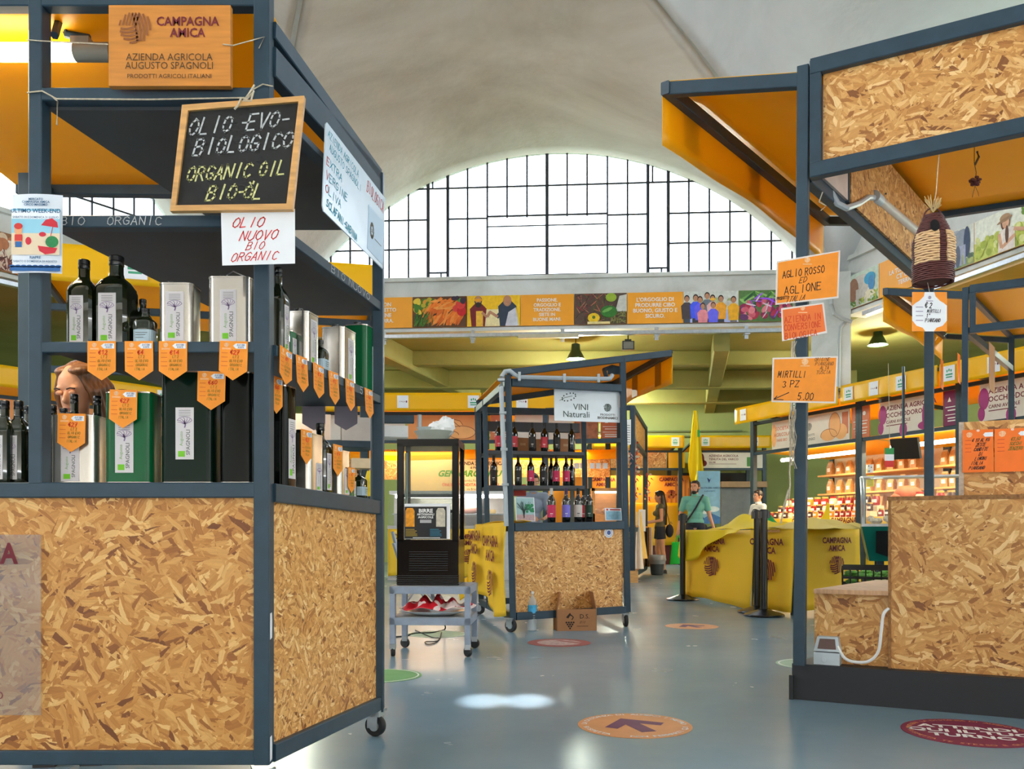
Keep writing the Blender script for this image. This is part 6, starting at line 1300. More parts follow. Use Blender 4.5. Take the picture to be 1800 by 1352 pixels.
mb = MB(); mb.tube([(0, 0, .355), (.01, -.01, .43), (.02, -.02, .62)], .002); mb.build('string', ROPE, nst, world=False)
# pale straw tuft
mb = MB(); 
for i in range(30): a = rr.uniform(0, 6.28); mb.tube([(.0, 0, .34), (.04*math.cos(a)+.0, .02*math.sin(a), .37+rr.uniform(0, .05))], .0016, 4)
mb.build('straw_tuft', mat('straw', (206, 176, 120), .8, var=.2, scale=40), nst, world=False)
pc = thing('price_card', 'white price card with orange corners hanging below the wicker nest', 'card', tuple(P(1634, 548, 4.22))); M = facing(P(1634, 548, 4.22)); k = 4.22/F; mb = MB(); w2, h2 = 30.5*k, 34.5*k; mb.prism([(-w2, -h2), (w2, -h2), (w2, h2), (-w2, h2)], .001, M); mb.build('card', PAPER, pc)
mb = MB()
for sx in (-1, 1):
    mb.flat([(sx*w2, h2), (sx*w2*.28, h2), (sx*w2*.34, h2*.78), (sx*w2*.6, h2*.55), (sx*w2*.8, h2*.45), (sx*w2, h2*.3)], M, .0008); mb.flat([(sx*w2, -h2), (sx*w2*.25, -h2), (sx*w2*.4, -h2*.82), (sx*w2*.75, -h2*.72), (sx*w2, -h2*.45)], M, .0008)
mb.build('printed_corner', ORANGE, pc)
mb = MB(); [mb.hand(t, x*w2, y*h2, h_*k, M, .17, .001, sx=.62, align='l', slant=.2) for t, x, y, h_ in (('\u20ac 2', -.28, .33, 9), ('MIRTILLI', -.15, .03, 5.5), ('1\u00b0', -.2, -.2, 6.5), ('PIANSANO', -.26, -.44, 6))]; mb.build('handwriting', INK, pc)
mb = MB(); logo(mb, M, 3*k, 0, h2*.72, .001); mb.rect(-w2*.2, w2*.2, h2*.53, h2*.56, M, .001); [mb.rect(-w2*.8, -w2*.38, h2*y, h2*(y+.03), M, .001) for y in (.22, 0, -.22, -.46)]; mb.build('printed_logo', INK_V, pc)
mb = MB(); mb.tube([(0, 0, h2), (0.0, 0.02, h2+.05)], .0012, 4); mb.build('string', ROPE, pc, world=False)
df = thing('dried_flower', 'dried flower hanging upside down under the yellow stall roof', 'flower', tuple(P(1714, 320, 4.6))); z0 = df.location.z; mb = MB()
for i in range(16): a = i*2.4; r_ = .012+.012*(i/16); mb.ell((r_*math.cos(a), r_*math.sin(a), .002*i-.014), (.013, .008, .008), 6)
mb.build('head', mat('dried_petal', (84, 30, 26), .7, var=.3, scale=90), df, world=False)
mb = MB(); mb.tube([(0, 0, 0), (.006, 0, .05), (-.004, 0, .1), (.0, 0, 3.255-z0)], .0022, 4); mb.tube([(0, 0, .09), (.02, 0, .13), (.01, 0, .16)], .006, 5); mb.tube([(0, 0, -.02), (-.01, 0, -.06), (-.014, 0, -.08)], .0014, 4); mb.tube([(0, 0, -.02), (.015, 0, -.055), (.02, 0, -.075)], .0014, 4); mb.build('stem', mat('dried_stem', (96, 70, 44), .8), df, world=False)
# conduit and unlit tube inside the stall
mb = MB(); cpts = [P(1454, 312, 4.75), P(1456, 330, 4.78), P(1472, 358, 4.8), P(1488, 366, 4.82), P(1510, 358, 5.0), P(1526, 347, 5.2), P(1540, 348, 5.35)]; mb.tube(cpts, .017, 8); tag(mb.build('conduit', GREYPIPE, loc=tuple(cpts[3])), 'pale flexible conduit curling under the stall beam to the tube light', 'pipe')
tl = thing('tube_light', 'unlit clear tube light under the yellow roof beside the wicker nest', 'lamp', tuple(P(1590, 395, 5.9))); mb = MB(); mb.cyl(P(1541, 349, 5.35), P(1644, 436, 6.5), .032, n=14); mb.build('tube', mat('frosted_tube', (206, 196, 186), .25, var=.05), tl); mb = MB(); mb.cyl(P(1536, 345, 5.3), P(1545, 353, 5.4), .037, n=14); mb.build('end_cap', GREYPIPE, tl); mb = MB(); mb.beam(P(1512, 355, 5.4), P(1556, 341, 5.5), .02, .01); mb.build('bracket', STEEL, tl)
# second stall further along
S2 = RO+V((2.96, 4.15, 0))
R2, rp2 = steel_stall('market_stall', 'second steel stall with orange canopy, behind the one with the plinth', S2, panel=False, length=2.2, zt=3.27, zl=2.8)
a, b = S2+RG*.1, S2+RF*2.2+RG*.1; board('counter_front', (a.x, a.y), (b.x, b.y), .0, 1.0, .02, OSB2, R2)
# thin cards hung on the posts of the second stall
for px, py0, py1, w, d, lb, m in ((1656, 632, 682, .05, 8.2, 'orange card edge on the rear post of the plinth stall', ORANGE2), (1686, 622, 672, .06, 8.5, 'orange card on the second stall post', ORANGE2), (1744, 605, 686, .13, 8.0, 'tan cardboard card hanging turned away under the second stall', CARD)):
    M = facing(P(px, (py0+py1)/2, d), .9); h_ = (py1-py0)/F*d/2; mb = MB(); mb.prism([(-w, -h_), (w, -h_*1.1), (w, h_*.95), (-w, h_)], .003, M); tag(mb.build('hanging_card', m, loc=tuple(M.translation)), lb, 'card')
# ================================================================ booths around the hall
STICK_G, STICK_R = mat('sticker_green', (70, 160, 120), .6, var=0), mat('sticker_maroon', (120, 40, 60), .6, var=0)
def valance_flat(parent, p, q, z0, z1, m=TARP_Y):
    p, q = V((p[0], p[1], 0)), V((q[0], q[1], 0)); d = (q-p).normalized(); nn = V((d.y, -d.x, 0)); mb = MB()
    mb.grid(lambda u, v: lerp(p, q, u)+V((0, 0, z1+(z0-z1)*v))+nn*(.008*math.sin(u*31)*v+.006*math.sin(v*math.pi)), 30, 6)
    o = mb.build('canopy_valance', m, parent); s = o.modifiers.new('t', 'SOLIDIFY'); s.thickness = .005; return o
def vstick(parent, p, q, t, z0, z1, kind):
    p, q = V((p[0], p[1], 0)), V((q[0], q[1], 0)); d = (q-p).normalized(); c = lerp(p, q, t)+V((0, 0, (z0+z1)/2))+V((d.y, -d.x, 0))*.022; M = plane(c, d); mb = MB(); mb.prism([(-.1, -.11), (.1, -.11), (.1, .11), (-.1, .11)], .002, M); s = mb.build('white_sticker', PAPER, parent); mb = MB()
    if kind == 0: mb.text('ITALIA', -.01, .0, .035, M, .0, .001); mb.oval(.065, .0, .014, .02, M, .001)
    else:
        for k in (-1, 0, 1): mb.oval(k*.035, .035+(.01 if k == 0 else 0), .013, .022, M, .001, 8)
        mb.rect(-.06, .06, -.03, -.005, M, .001); mb.rect(-.055, .055, -.065, -.045, M, .001)
    mb.build('print', STICK_R if kind == 0 else STICK_G, s)
def booth(label, p, q, depth, z=(3.0, 3.32), setb=.45, posts=(0, 1), stick=((.1, 0), (.9, 1)), back=None, back_m=None, fascia_z=(2.36, 2.9), slope=.0, group='market booths around the hall'):
    """booth whose canopy edge runs p-q; n points into the booth"""
    p, q = V((p[0], p[1], 0)), V((q[0], q[1], 0)); d = (q-p).normalized(); n = V((-d.y, d.x, 0)); L = (q-p).length
    s = thing('market_booth', label, 'market booth', tuple(lerp(p, q, .5)), 0, group); b = lambda mb, nm, m=STEEL: mb.build(nm, m, s)
    valance_flat(s, p, q, z[0], z[1])
    for t, k in stick: vstick(s, p, q, t, z[0], z[1], k)
    mb = MB(); mb.grid(lambda u, v: lerp(p, q, u)+n*(v*(depth+setb))+V((0, 0, z[1]-.02-.22*v)), 6, 6); c = b(mb, 'roof_cloth', TARP); m_ = c.modifiers.new('t', 'SOLIDIFY'); m_.thickness = .004
    a0, a1 = p+n*setb, q+n*setb
    for t in posts:
        for o_ in (0, depth):
            r = lerp(a0, a1, t)+n*o_; mb = MB(); mb.beam((r.x, r.y, 0), (r.x, r.y, z[1]-.1), .1, .1, up=n); b(mb, 'post')
    for zz in (fascia_z[0]-.03, fascia_z[1]+.03): mb = MB(); mb.beam(a0+V((0, 0, zz)), a1+V((0, 0, zz)), .06, .06); b(mb, 'rail')
    for t in posts: mb = MB(); r = lerp(p, q, t); mb.beam(r+V((0, 0, z[1]-.06)), r+n*(depth+setb)+V((0, 0, z[1]-.26)), .05, .05); b(mb, 'rail')
    if back:
        mb = MB(); M = plane(a0+n*depth, d); mb.prism([(0, back[0]), (L, back[0]), (L, back[1]), (0, back[1])], .03, M); b(mb, 'back_panel', back_m or WHITE)
    return s, (lambda u, v, zz: lerp(a0, a1, u)+n*v+V((0, 0, zz))), plane(a0-n*.04, d), L
SIGN_W, SIGN_O, SIGN_T = mat('sign_cream', (222, 214, 202), .45, var=.03), mat('sign_peach', (228, 150, 84), .5, var=.08, scale=2), mat('sign_terracotta', (206, 116, 76), .5, var=.05)
SIGN_P, SIGN_M = mat('sign_magenta', (164, 40, 120), .5, var=.06), mat('sign_plum', (120, 22, 82), .5, var=.06)
def sign(parent, M, x0, x1, z0, z1, m, draw=None, name='sign_board', dz=.0):
    mb = MB(); T = M @ Matrix.Translation(((x0+x1)/2, (z0+z1)/2, dz)); w, h = x1-x0, z1-z0; mb.prism([(-w/2, -h/2), (w/2, -h/2), (w/2, h/2), (-w/2, h/2)], .02, T); o = mb.build(name, m, parent)
    if draw: draw(o, T, w, h)
    return o
def part(o, nm, m, fn): mb = MB(); fn(mb); return mb.build(nm, m, o)
BREAD = mat('print_bread', (240, 176, 110), .5, var=.06, scale=4); LINE = mat('print_brown_line', (160, 84, 40), .6, var=0)
def draw_bread(o, T, w, h):
    part(o, 'printed_bread', BREAD, lambda b: [b.oval(w*.28, -h*.2, w*.2, h*.26, T, .001, 20), b.oval(w*.12, -h*.3, w*.12, h*.16, T, .0012, 16), b.flat([(w*.02, h*.0), (w*.1, h*.38), (w*.26, h*.26), (w*.3, h*.1), (w*.16, -h*.05)], T, .0014)])
    part(o, 'printed_line', LINE, lambda b: [b.ribbon([(w*(.28+.2*math.cos(a)), h*(-.2+.26*math.sin(a))) for a in [i*math.pi/16 for i in range(33)]], .012, T, .002), b.ribbon([(w*.02, 0), (w*.1, h*.38), (w*.26, h*.26), (w*.3, h*.1)], .012, T, .002), b.ribbon([(w*.1, h*.38), (w*.26, h*.02)], .012, T, .002), b.ribbon([(w*(.12+.12*math.cos(a)), h*(-.3+.16*math.sin(a))) for a in [i*math.pi/10 for i in range(11)]], .012, T, .002)])
def draw_info(o, T, w, h):
    part(o, 'lettering', WPRINT, lambda b: [b.rect(-w*.4, w*.4, h*y, h*y+.012, T, .001) for y in (.02, -.2)]+[b.rect(-w*.3, w*.35, h*y, h*y+.018, T, .001) for y in (-.08, -.3, -.38)]+[b.flat([(-w*.22, h*.32), (-w*.3, h*.18), (-w*.14, h*.18)], T, .001), b.oval(w*.22, h*.27, w*.09, w*.09, T, .001)])
def draw_prod(o, T, w, h):
    part(o, 'printed_pepper', BREAD, lambda b: [b.oval(w*.22, h*.05, w*.11, h*.4, T, .001, 18), b.oval(w*.1, -h*.26, w*.16, h*.2, T, .0012, 16), b.oval(w*.34, -h*.2, w*.12, h*.26, T, .0014, 16)])
    part(o, 'printed_line', LINE, lambda b: [b.ribbon([(w*(.22+.11*math.cos(a)), h*(.05+.4*math.sin(a))) for a in [i*math.pi/16 for i in range(33)]], .01, T, .002), b.ribbon([(w*(.1+.16*math.cos(a)), h*(-.26+.2*math.sin(a))) for a in [i*math.pi/10 for i in range(12)]], .01, T, .002)])
    part(o, 'printed_bar', SIGN_T, lambda b: b.rect(w*.36, w*.48, -h*.3, h*.42, T, .0008))
    part(o, 'printed_logo', INK_GR, lambda b: (logo(b, T, h*.14, -w*.3, h*.12, .001), b.text('PRODOTTI', -w*.3, -h*.18, h*.11, T, .01, .001), b.text('BIOLOGICI', -w*.3, -h*.32, h*.12, T, .02, .001)))
def draw_firm(l1, l2, l3, blob=True):
    def f(o, T, w, h):
        part(o, 'lettering', MAROON, lambda b: (b.text(l1, -w*.36, h*.28, h*.2, T, .02, .001, align='l'), b.text(l2, -w*.36, h*.06, h*.2, T, .02, .001, align='l'), b.text(l3, -w*.36, -h*.14, h*.13, T, .02, .001, align='l'), b.rect(-w*.36, w*.06, -h*.26, -h*.235, T, .001)))
        if blob: part(o, 'printed_shape', SIGN_P, lambda b: [b.oval(-w*.5+.07, h*.1, .09, h*.3, T, .0008, 16), b.oval(-w*.5+.03, -h*.3, .06, h*.2, T, .0008), b.oval(-w*.02, -h*.42, w*.075, h*.22, T, .0008, 16), b.oval(w*.4, -h*.1, w*.06, h*.4, T, .0008, 16), b.oval(w*.4, -h*.38, w*.14, h*.13, T, .0008, 16)])
    return f
# --- middle row straight ahead, behind the drinks cabinet and the wine cart
LD = 15.6; xs = lambda px: PX(px, LD); xs2 = lambda px: PX(px, LD+.41)
b1, f1, M1, L1 = booth('yellow canopied bread and cheese booth behind the drinks cabinet', (xs(540), LD), (xs(846), LD), 1.9, stick=((.55, 0), (.955, 1)), fascia_z=(2.53, 2.98))
bx_ = lambda px, M=M1, X0=xs(540): PX(px, LD+.41)-X0
sign(b1, M1, .05, bx_(712), 2.53, 2.98, SIGN_W); sign(b1, M1, bx_(716), bx_(838), 2.53, 2.98, SIGN_O, draw_bread)
b2, f2, M2, L2 = booth('yellow canopied booth seen through the wine cart', (xs(849), LD), (xs(1094), LD), 1.9, stick=((.28, 0),), fascia_z=(2.53, 2.98))
bx2 = lambda px: PX(px, LD+.41)-xs(849)
sign(b2, M2, .12, bx2(900), 2.53, 2.98, SIGN_T, draw_info); sign(b2, M2, bx2(905), bx2(1008), 2.53, 2.98, SIGN_W); sign(b2, M2, bx2(1010), bx2(1052), 2.53, 2.98, mat('sign_brown', (170, 110, 76), .5, var=.3, scale=14)); sign(b2, M2, bx2(1056), bx2(1092), 2.53, 2.98, SIGN_T, draw_info)
part(b2, 'rolled_cloth', TARP, lambda b: b.tube([f2(0, .5, 2.32), f2(.5, .5, 2.28), f2(1, .5, 2.32)], .09, 10)); part(b1, 'rolled_cloth', TARP, lambda b: b.tube([f1(0, .5, 2.32), f1(.5, .5, 2.28), f1(1, .5, 2.32)], .09, 10))
part(b1, 'strand_panel', OSB2, lambda b: b.box(xs(540), xs(846), LD+1.95, LD+1.98, 1.9, 2.5)); part(b2, 'strand_panel', OSB2, lambda b: b.box(xs(849), xs(1094), LD+1.95, LD+1.98, 1.95, 2.5))
cs = thing('shop_sign', 'cream cheese maker sign with green slanted name behind the drinks cabinet', 'sign', tuple(P(810, 865, 17.4))); Mc_ = facing(P(805, 836, 17.4)); k = 17.4/F
part(cs, 'board', mat('sign_sand', (230, 206, 160), .5, var=.03), lambda b: b.prism([(-105*k, -30*k), (105*k, -30*k), (105*k, 28*k), (-105*k, 28*k)], .02, Mc_)); part(cs, 'lettering', INK, lambda b: (b.text('AZIENDA ZOOTECNICA', 38*k, 21*k, 8.2*k, Mc_, .03, .001, sx=.95), b.text('di Pitzalis e figli', 38*k, 13.5*k, 5.5*k, Mc_, .02, .001), b.text('gennargentu.formaggi', 20*k, -9*k, 6.5*k, Mc_, 0, .001, sx=1.1), b.text('Roma  via Braccianese', 24*k, -24*k, 5.5*k, Mc_, 0, .001)))
part(cs, 'lettering', mat('sign_leaf_green', (70, 150, 50), .6, var=.05), lambda b: b.text('GENNARGENTU', 20*k, 3*k, 15*k, Mc_ @ Matrix(((1, .35, 0, 0), (0, 1, 0, 0), (0, 0, 1, 0), (0, 0, 0, 1))), .04, .001, sx=1.0)); part(cs, 'lettering', INK_R, lambda b: b.text('ONLINE  VENDITA  FORMAGGI', 22*k, -16.5*k, 7.2*k, Mc_, .02, .001))
# chilled counter and its yellow skirt
fc = thing('chilled_counter', 'lit white chilled cheese counter behind the drinks cabinet', 'counter', (xs(770), LD+.3, 0)); xa_, xb_ = xs(680), xs(900); Y = LD+.1
part(fc, 'body', mat('counter_white', (206, 206, 204), .4), lambda b: b.box(xa_, xb_, Y, Y+.9, .0, .92)); part(fc, 'shelf', mat('counter_steel', (186, 190, 194), .25, .7), lambda b: [b.box(xa_+.05, xb_-.05, Y+.25, Y+.85, 1.17, 1.19), b.box(xa_, xb_, Y-.03, Y+.02, .90, .97)])
part(fc, 'lit_tube', LEDW, lambda b: b.cyl((xa_+.1, Y+.3, 1.50), (xb_-.1, Y+.3, 1.50), .03)); part(fc, 'canopy', WHITE, lambda b: b.box(xa_, xb_, Y+.2, Y+.9, 1.54, 1.60)); part(fc, 'back', mat('counter_back', (190, 186, 180), .5), lambda b: b.box(xa_, xb_, Y+.86, Y+.9, .92, 1.54))
g_ = MB(); g_.grid(lambda u, v: (xa_+(xb_-xa_)*u, Y+.02+.28*(v**2.2), .95+.6*v), 4, 8); g_.build('curved_glass', glass('case_glass', (240, 244, 244), .1, .03), fc); part(fc, 'wood_arch', WOOD, lambda b: b.tube([(xb_, Y+.03+.3*(v/8)**2.2, .95+.6*v/8) for v in range(9)], .03, 8))
lamp('counter_glow', 'AREA', ((xa_+xb_)/2, Y+.45, 1.47), 14, (1, .93, .88), 1.2)
ham = tag(part(None, 'salami', mat('salami_brown', (150, 90, 66), .5, var=.2), lambda b: b.cyl(P(812, 899, Y+.35), P(842, 897, Y+.5), .055)) , 'thick brown salami lying in the lit chilled counter', 'food')
for i, (px, w) in enumerate(((730, .16), (760, .2), (862, .18))):
    p = P(px, 898, Y+.5); p.z = 1.19; mb = MB(); mb.lathe([(0, 0), (w/2, 0), (w/2+.01, .04), (w/2, .08), (0, .08)], 18, Matrix.Translation(p)); tag(mb.build('cheese_wheel', mat('cheese_rind', (226, 200, 140), .5, var=.1), loc=tuple(p)), ('smaller pale cheese wheel seen through the cabinet edge, in the chilled counter', 'wide pale cheese wheel in the chilled counter', 'pale cheese wheel in the chilled counter beside the wooden arch')[i], 'food', 'cheeses in the chilled counter')
def skirt(label, p, q, z0, z1, prints=(), m=CLOTH_Y, wav=.012, size=.10, r=.15, top=None, name='yellow_cloth', group='yellow printed counter cloths', zoff=.0, psx=1.0):
    p, q = V((p[0], p[1], 0)), V((q[0], q[1], 0)); d = (q-p).normalized(); n = V((d.y, -d.x, 0)); L = (q-p).length; o = thing(name, label, 'cloth', tuple(lerp(p, q, .5)), 0, group)
    mb = MB(); mb.grid(lambda u, v: lerp(p, q, u)+n*(wav*math.sin(u*L*9)*v+.03*v*v)+V((0, 0, z1+(z0+.02*math.sin(u*L*3)-z1)*v)), max(12, int(L*14)), 10)
    if top: mb.grid(lambda u, v: lerp(p, q, u)-n*(top*v)+V((0, 0, z1+.004*math.sin(u*20+v*9))), 12, 6)
    s = mb.build('sheet', m, o); sd = s.modifiers.new('t', 'SOLIDIFY'); sd.thickness = .004; sd.offset = -1
    for t in prints: c = lerp(p, q, t)+n*(.035)+V((0, 0, z1-(z1-z0)*.30+zoff)); amica(o, plane(c, d), size, r, dz=.004, sx=psx)
    return o
skirt('yellow printed cloth on the chilled counter behind the drinks cabinet', (xs(682), LD+.0), (xs(850), LD+.0), .08, .91, (.22, .86), size=.085, r=.135)
skirt('plain yellow cloth on the booth counter behind the wine cart', (xs(900), LD+.2), (xs(1090), LD+.2), .08, .93)
# wooden display case and the row of white cards in the second booth
wc_ = thing('display_case', 'small wooden glass display case seen past the inner post of the wine cart', 'display case', (xs(1068), LD+.6, .95)); a_, b_ = PX(1040, LD+.5), PX(1096, LD+.5); Y2 = LD+.5; zA, zB = ZY(932, Y2), ZY(858, Y2)
part(wc_, 'frame', WOOD, lambda b: [b.box(a_, b_, Y2, Y2+.4, .93, ZY(903, Y2)), b.box(a_, b_, Y2, Y2+.4, zB-.05, zB), b.box(a_, a_+.06, Y2, Y2+.05, .93, zB), b.box(b_-.06, b_, Y2, Y2+.05, .93, zB), b.box(a_, b_, Y2+.36, Y2+.4, .93, zB)]); part(wc_, 'glass', MATS['case_glass'], lambda b: b.box(a_+.05, b_-.05, Y2+.01, Y2+.015, ZY(903, Y2), zB-.05)); part(wc_, 'lit_tube', LED, lambda b: b.cyl((a_+.08, Y2+.2, zB-.07), (b_-.08, Y2+.2, zB-.07), .015))
for i in range(3): p = V((a_+.12+.14*i, Y2+.2, ZY(903, Y2))); mb = MB(); mb.ell((p.x, p.y, p.z+.05), (.06, .06, .05), 12); tag(mb.build('bread_roll', mat('roll', (206, 160, 110), .7, var=.2), loc=tuple(p)), ('first', 'middle', 'last')[i]+' pale roll in the small wooden display case', 'food', 'rolls in the display case')
for i, px in enumerate((1014, 1024, 1041, 1052, 1064)): mb = MB(); M = facing(P(px, 819, LD+.35)); mb.prism([(-.045, -.05), (.045, -.05), (.045, .05), (-.045, .05)], .002, M); tag(mb.build('price_card', PAPER, loc=tuple(M.translation)), 'white price card in the row above the wooden case, number %s from the post' % ('one', 'two', 'three', 'four', 'five')[i], 'card', 'white cards above the display case')
# --- far row
FD = 22.5; xf = lambda px, d=FD: PX(px, d)
b3, f3, M3, L3 = booth('far yellow canopied booth with orange printed backdrop', (xf(1040), FD), (xf(1203), FD), 1.6, stick=((.90, 1),), fascia_z=(2.52, 2.92), posts=(0, .99))
bx3 = lambda px: PX(px, FD+.41)-xf(1040)
sign(b3, M3, bx3(1045), bx3(1172), 2.52, 2.92, OSB2); sign(b3, M3, bx3(1175), bx3(1204), 2.52, 2.92, TARP_Y)
bd = thing('printed_backdrop', 'orange printed backdrop behind the far counter and the dark haired woman', 'backdrop', (xf(1120), 24.0, 0)); OB = mat('backdrop_orange', (222, 138, 22), .6, var=.06, scale=2); x0, x1 = PX(960, 24), PX(1212, 24)
part(bd, 'sheet', OB, lambda b: b.box(x0, x1, 24, 24.02, .9, ZY(836, 24)))
for px in (1060, 1180): amica(bd, facing((PX(px, 24), 23.99, ZY(852, 24))), .105, .13, gap=.26)
part(bd, 'printed_skyline', mat('skyline_brown', (170, 100, 30), .6, var=0), lambda b: [b.rect(x, x+.05, 0, h_, facing((PX(1190, 24), 23.985, ZY(884, 24))), 0) for x, h_ in ((-.3, .2), (-.18, .24), (-.05, .6), (.08, .7), (.2, .62), (.3, .4))]+[b.rect(-.34, .0, .2, .24, facing((PX(1190, 24), 23.985, ZY(884, 24))), 0)])
skirt('plain bright yellow cloth on the far counter behind the woman', (xf(1045, 23.2), 23.2), (xf(1212, 23.2), 23.2), .52, ZY(884, 23.2), m=TARP_Y)
part(b3, 'counter_base', mat('maroon_base', (96, 26, 22), .5), lambda b: b.box(xf(1045, 23.3), xf(1212, 23.3), 23.3, 23.9, 0, .85))
b4, f4, M4, L4 = booth('far cured meat booth with white sign and yellow canopy', (xf(1224), FD), (xf(1356), FD), 1.6, stick=((.12, 1), (.77, 0)), fascia_z=(2.52, 2.92), posts=(0, .97), back=(0, 2.5), back_m=mat('dark_interior', (44, 42, 42), .7))
bx4 = lambda px: PX(px, FD+.41)-xf(1224)
def draw_varco(o, T, w, h):
    draw_firm('AZIENDA AGRICOLA', 'TENUTA DEL VARCO', 'SALUMI', False)(o, T, w, h); part(o, 'printed_shape', MAROON, lambda b: [b.oval(-w*.47, h*.05, w*.04, h*.4, T, .001), b.oval(-w*.44, -h*.2, w*.05, h*.2, T, .001)]); part(o, 'leaf_patch', mat('leaf_green', (70, 140, 50), .5, var=.2), lambda b: b.rect(w*.22, w*.37, -h*.4, h*.2, T, .001))
sign(b4, M4, bx4(1230), bx4(1345), 2.52, 2.92, SIGN_W, draw_varco)
part(b4, 'counter', mat('grey_panel', (128, 130, 136), .5), lambda b: b.box(xf(1268, 23), xf(1346, 23), 23.0, 23.1, 0, ZY(858, 23))); part(b4, 'shelf', mat('tan_shelf', (176, 140, 106), .6), lambda b: b.box(xf(1266, 22.95), xf(1346, 22.95), 22.8, 23.2, ZY(857, 22.95), ZY(847, 22.95)))
# roll-up banner with sky, hills and a dark bull
ru = thing('rollup_banner', 'tall blue roll-up banner with hills and a dark bull behind the man', 'banner', (PX(1245, 21.8), 21.8, 0)); x0, x1 = PX(1226, 21.8), PX(1266, 21.8); zt_ = ZY(828, 21.8); Mr = facing(((x0+x1)/2, 21.79, 0)); w = x1-x0
part(ru, 'sheet', mat('rollup_sky', (140, 190, 226), .5, var=.08), lambda b: b.box(x0, x1, 21.8, 21.81, .05, zt_)); part(ru, 'base', ALU, lambda b: b.box(x0, x1, 21.7, 21.9, 0, .06)); part(ru, 'printed_hills', mat('rollup_hills', (60, 120, 190), .5, var=.2), lambda b: b.flat([(-w/2, 1.0), (w/2, 1.0), (w/2, 1.22), (w*.1, 1.32), (-w*.2, 1.2), (-w/2, 1.3)], Mr, .002)); part(ru, 'printed_field', mat('rollup_field', (110, 130, 70), .5, var=.2, scale=9), lambda b: b.rect(-w/2, w/2, .06, 1.06, Mr, .003)); part(ru, 'printed_bull', mat('rollup_bull', (40, 40, 46), .5, var=.2), lambda b: [b.oval(.08, .88, .2, .12, Mr, .004), b.oval(-.12, .98, .08, .07, Mr, .004), b.rect(-.06, -.02, .6, .85, Mr, .004), b.rect(.2, .24, .6, .85, Mr, .004), b.oval(.0, 1.22, .0, .0, Mr, .004)]); part(ru, 'printed_cloud', mat('rollup_cloud', (226, 236, 244), .5), lambda b: [b.oval(.1, 1.42, .16, .07, Mr, .002), b.oval(-.1, 1.36, .14, .06, Mr, .002)]); part(ru, 'lettering', INK_B, lambda b: (b.text('TENUTA DEL VARCO', .02, zt_-.42, .06, Mr, .0, .004), b.text('ALLEVAMENTO', .02, zt_-.5, .04, Mr, 0, .004), b.flat([(0, zt_-.3), (.06, zt_-.16), (.02, zt_-.22), (-.05, zt_-.16)], Mr, .004)))
# --- right-hand row along the right wall
r0, rd = V((4.46, 17.6, 0)), V((2.01, -5.1, 0)).normalized(); rn = V((-rd.y, rd.x, 0))
def rpx(px, inset=0.0): a_ = r0+rn*inset; k = (px-900)/F; t = (k*a_.y-a_.x)/(rd.x-k*rd.y); return a_+rd*t
CRM = mat('warm_white_panel', (226, 210, 184), .6, var=.05)
def rbooth(label, pxa, pxb, signs, stick, posts=(0, 1)):
    p, q = rpx(pxa), rpx(pxb); s, f, M, L = booth(label, (p.x, p.y), (q.x, q.y), 2.0, posts=posts, stick=stick, fascia_z=(2.46, 3.0), back=(0, 2.6), back_m=CRM); a0 = p+rn*.41
    def X(px): return (rpx(px, .41)-a0).dot(rd)
    for xa, xb, m, dr in signs: sign(s, M, X(xa), X(xb), 2.46, 2.99, m, dr)
    return s, f, L
def draw_soc(o, T, w, h): part(o, 'lettering', SIGN_T, lambda b: (b.text('SOCIETA', -w*.1, h*.22, h*.18, T, .02, .001), b.text('AGRICOLA', -w*.1, 0, h*.18, T, .02, .001), b.text('FARE BIO', -w*.1, -h*.2, h*.14, T, .02, .001))); part(o, 'printed_shape', BREAD, lambda b: b.oval(-w*.42, 0, w*.1, h*.42, T, .0008))
def pxs(p): return 900+p.x/p.y*F
rb1, g1, RL1 = rbooth('first yellow canopied booth of the row beyond the pillar, orange vegetable sign', 1292, 1474, ((1357, 1402, SIGN_W, draw_soc), (1406, 1493, SIGN_W, draw_prod), (1497, 1528, SIGN_T, draw_info)), ((.1, 0), (.62, 1)), posts=(.0, 1.0))
rb2, g2, RL2 = rbooth('poultry booth with white and magenta sign in front of the white pillar', 1478, 1648, ((1546, 1636, SIGN_W, draw_firm('AZIENDA AGRICOLA', 'OCCHIODORO', 'CARNI AVICOLE')), (1658, 1698, SIGN_M, draw_info)), ((.1, 1), (.38, 0), (.66, 1)))
rb3, g3, RL3 = rbooth('next poultry booth with the same magenta sign, behind the stall posts', 1652, 1860, ((1722, 1842, SIGN_W, draw_firm('AZIENDA AGRICOLA', 'OCCHIODORO', 'CARNI AVICOLE')), (1850, 1880, SIGN_M, draw_info)), ((.1, 1), (.5, 0)))
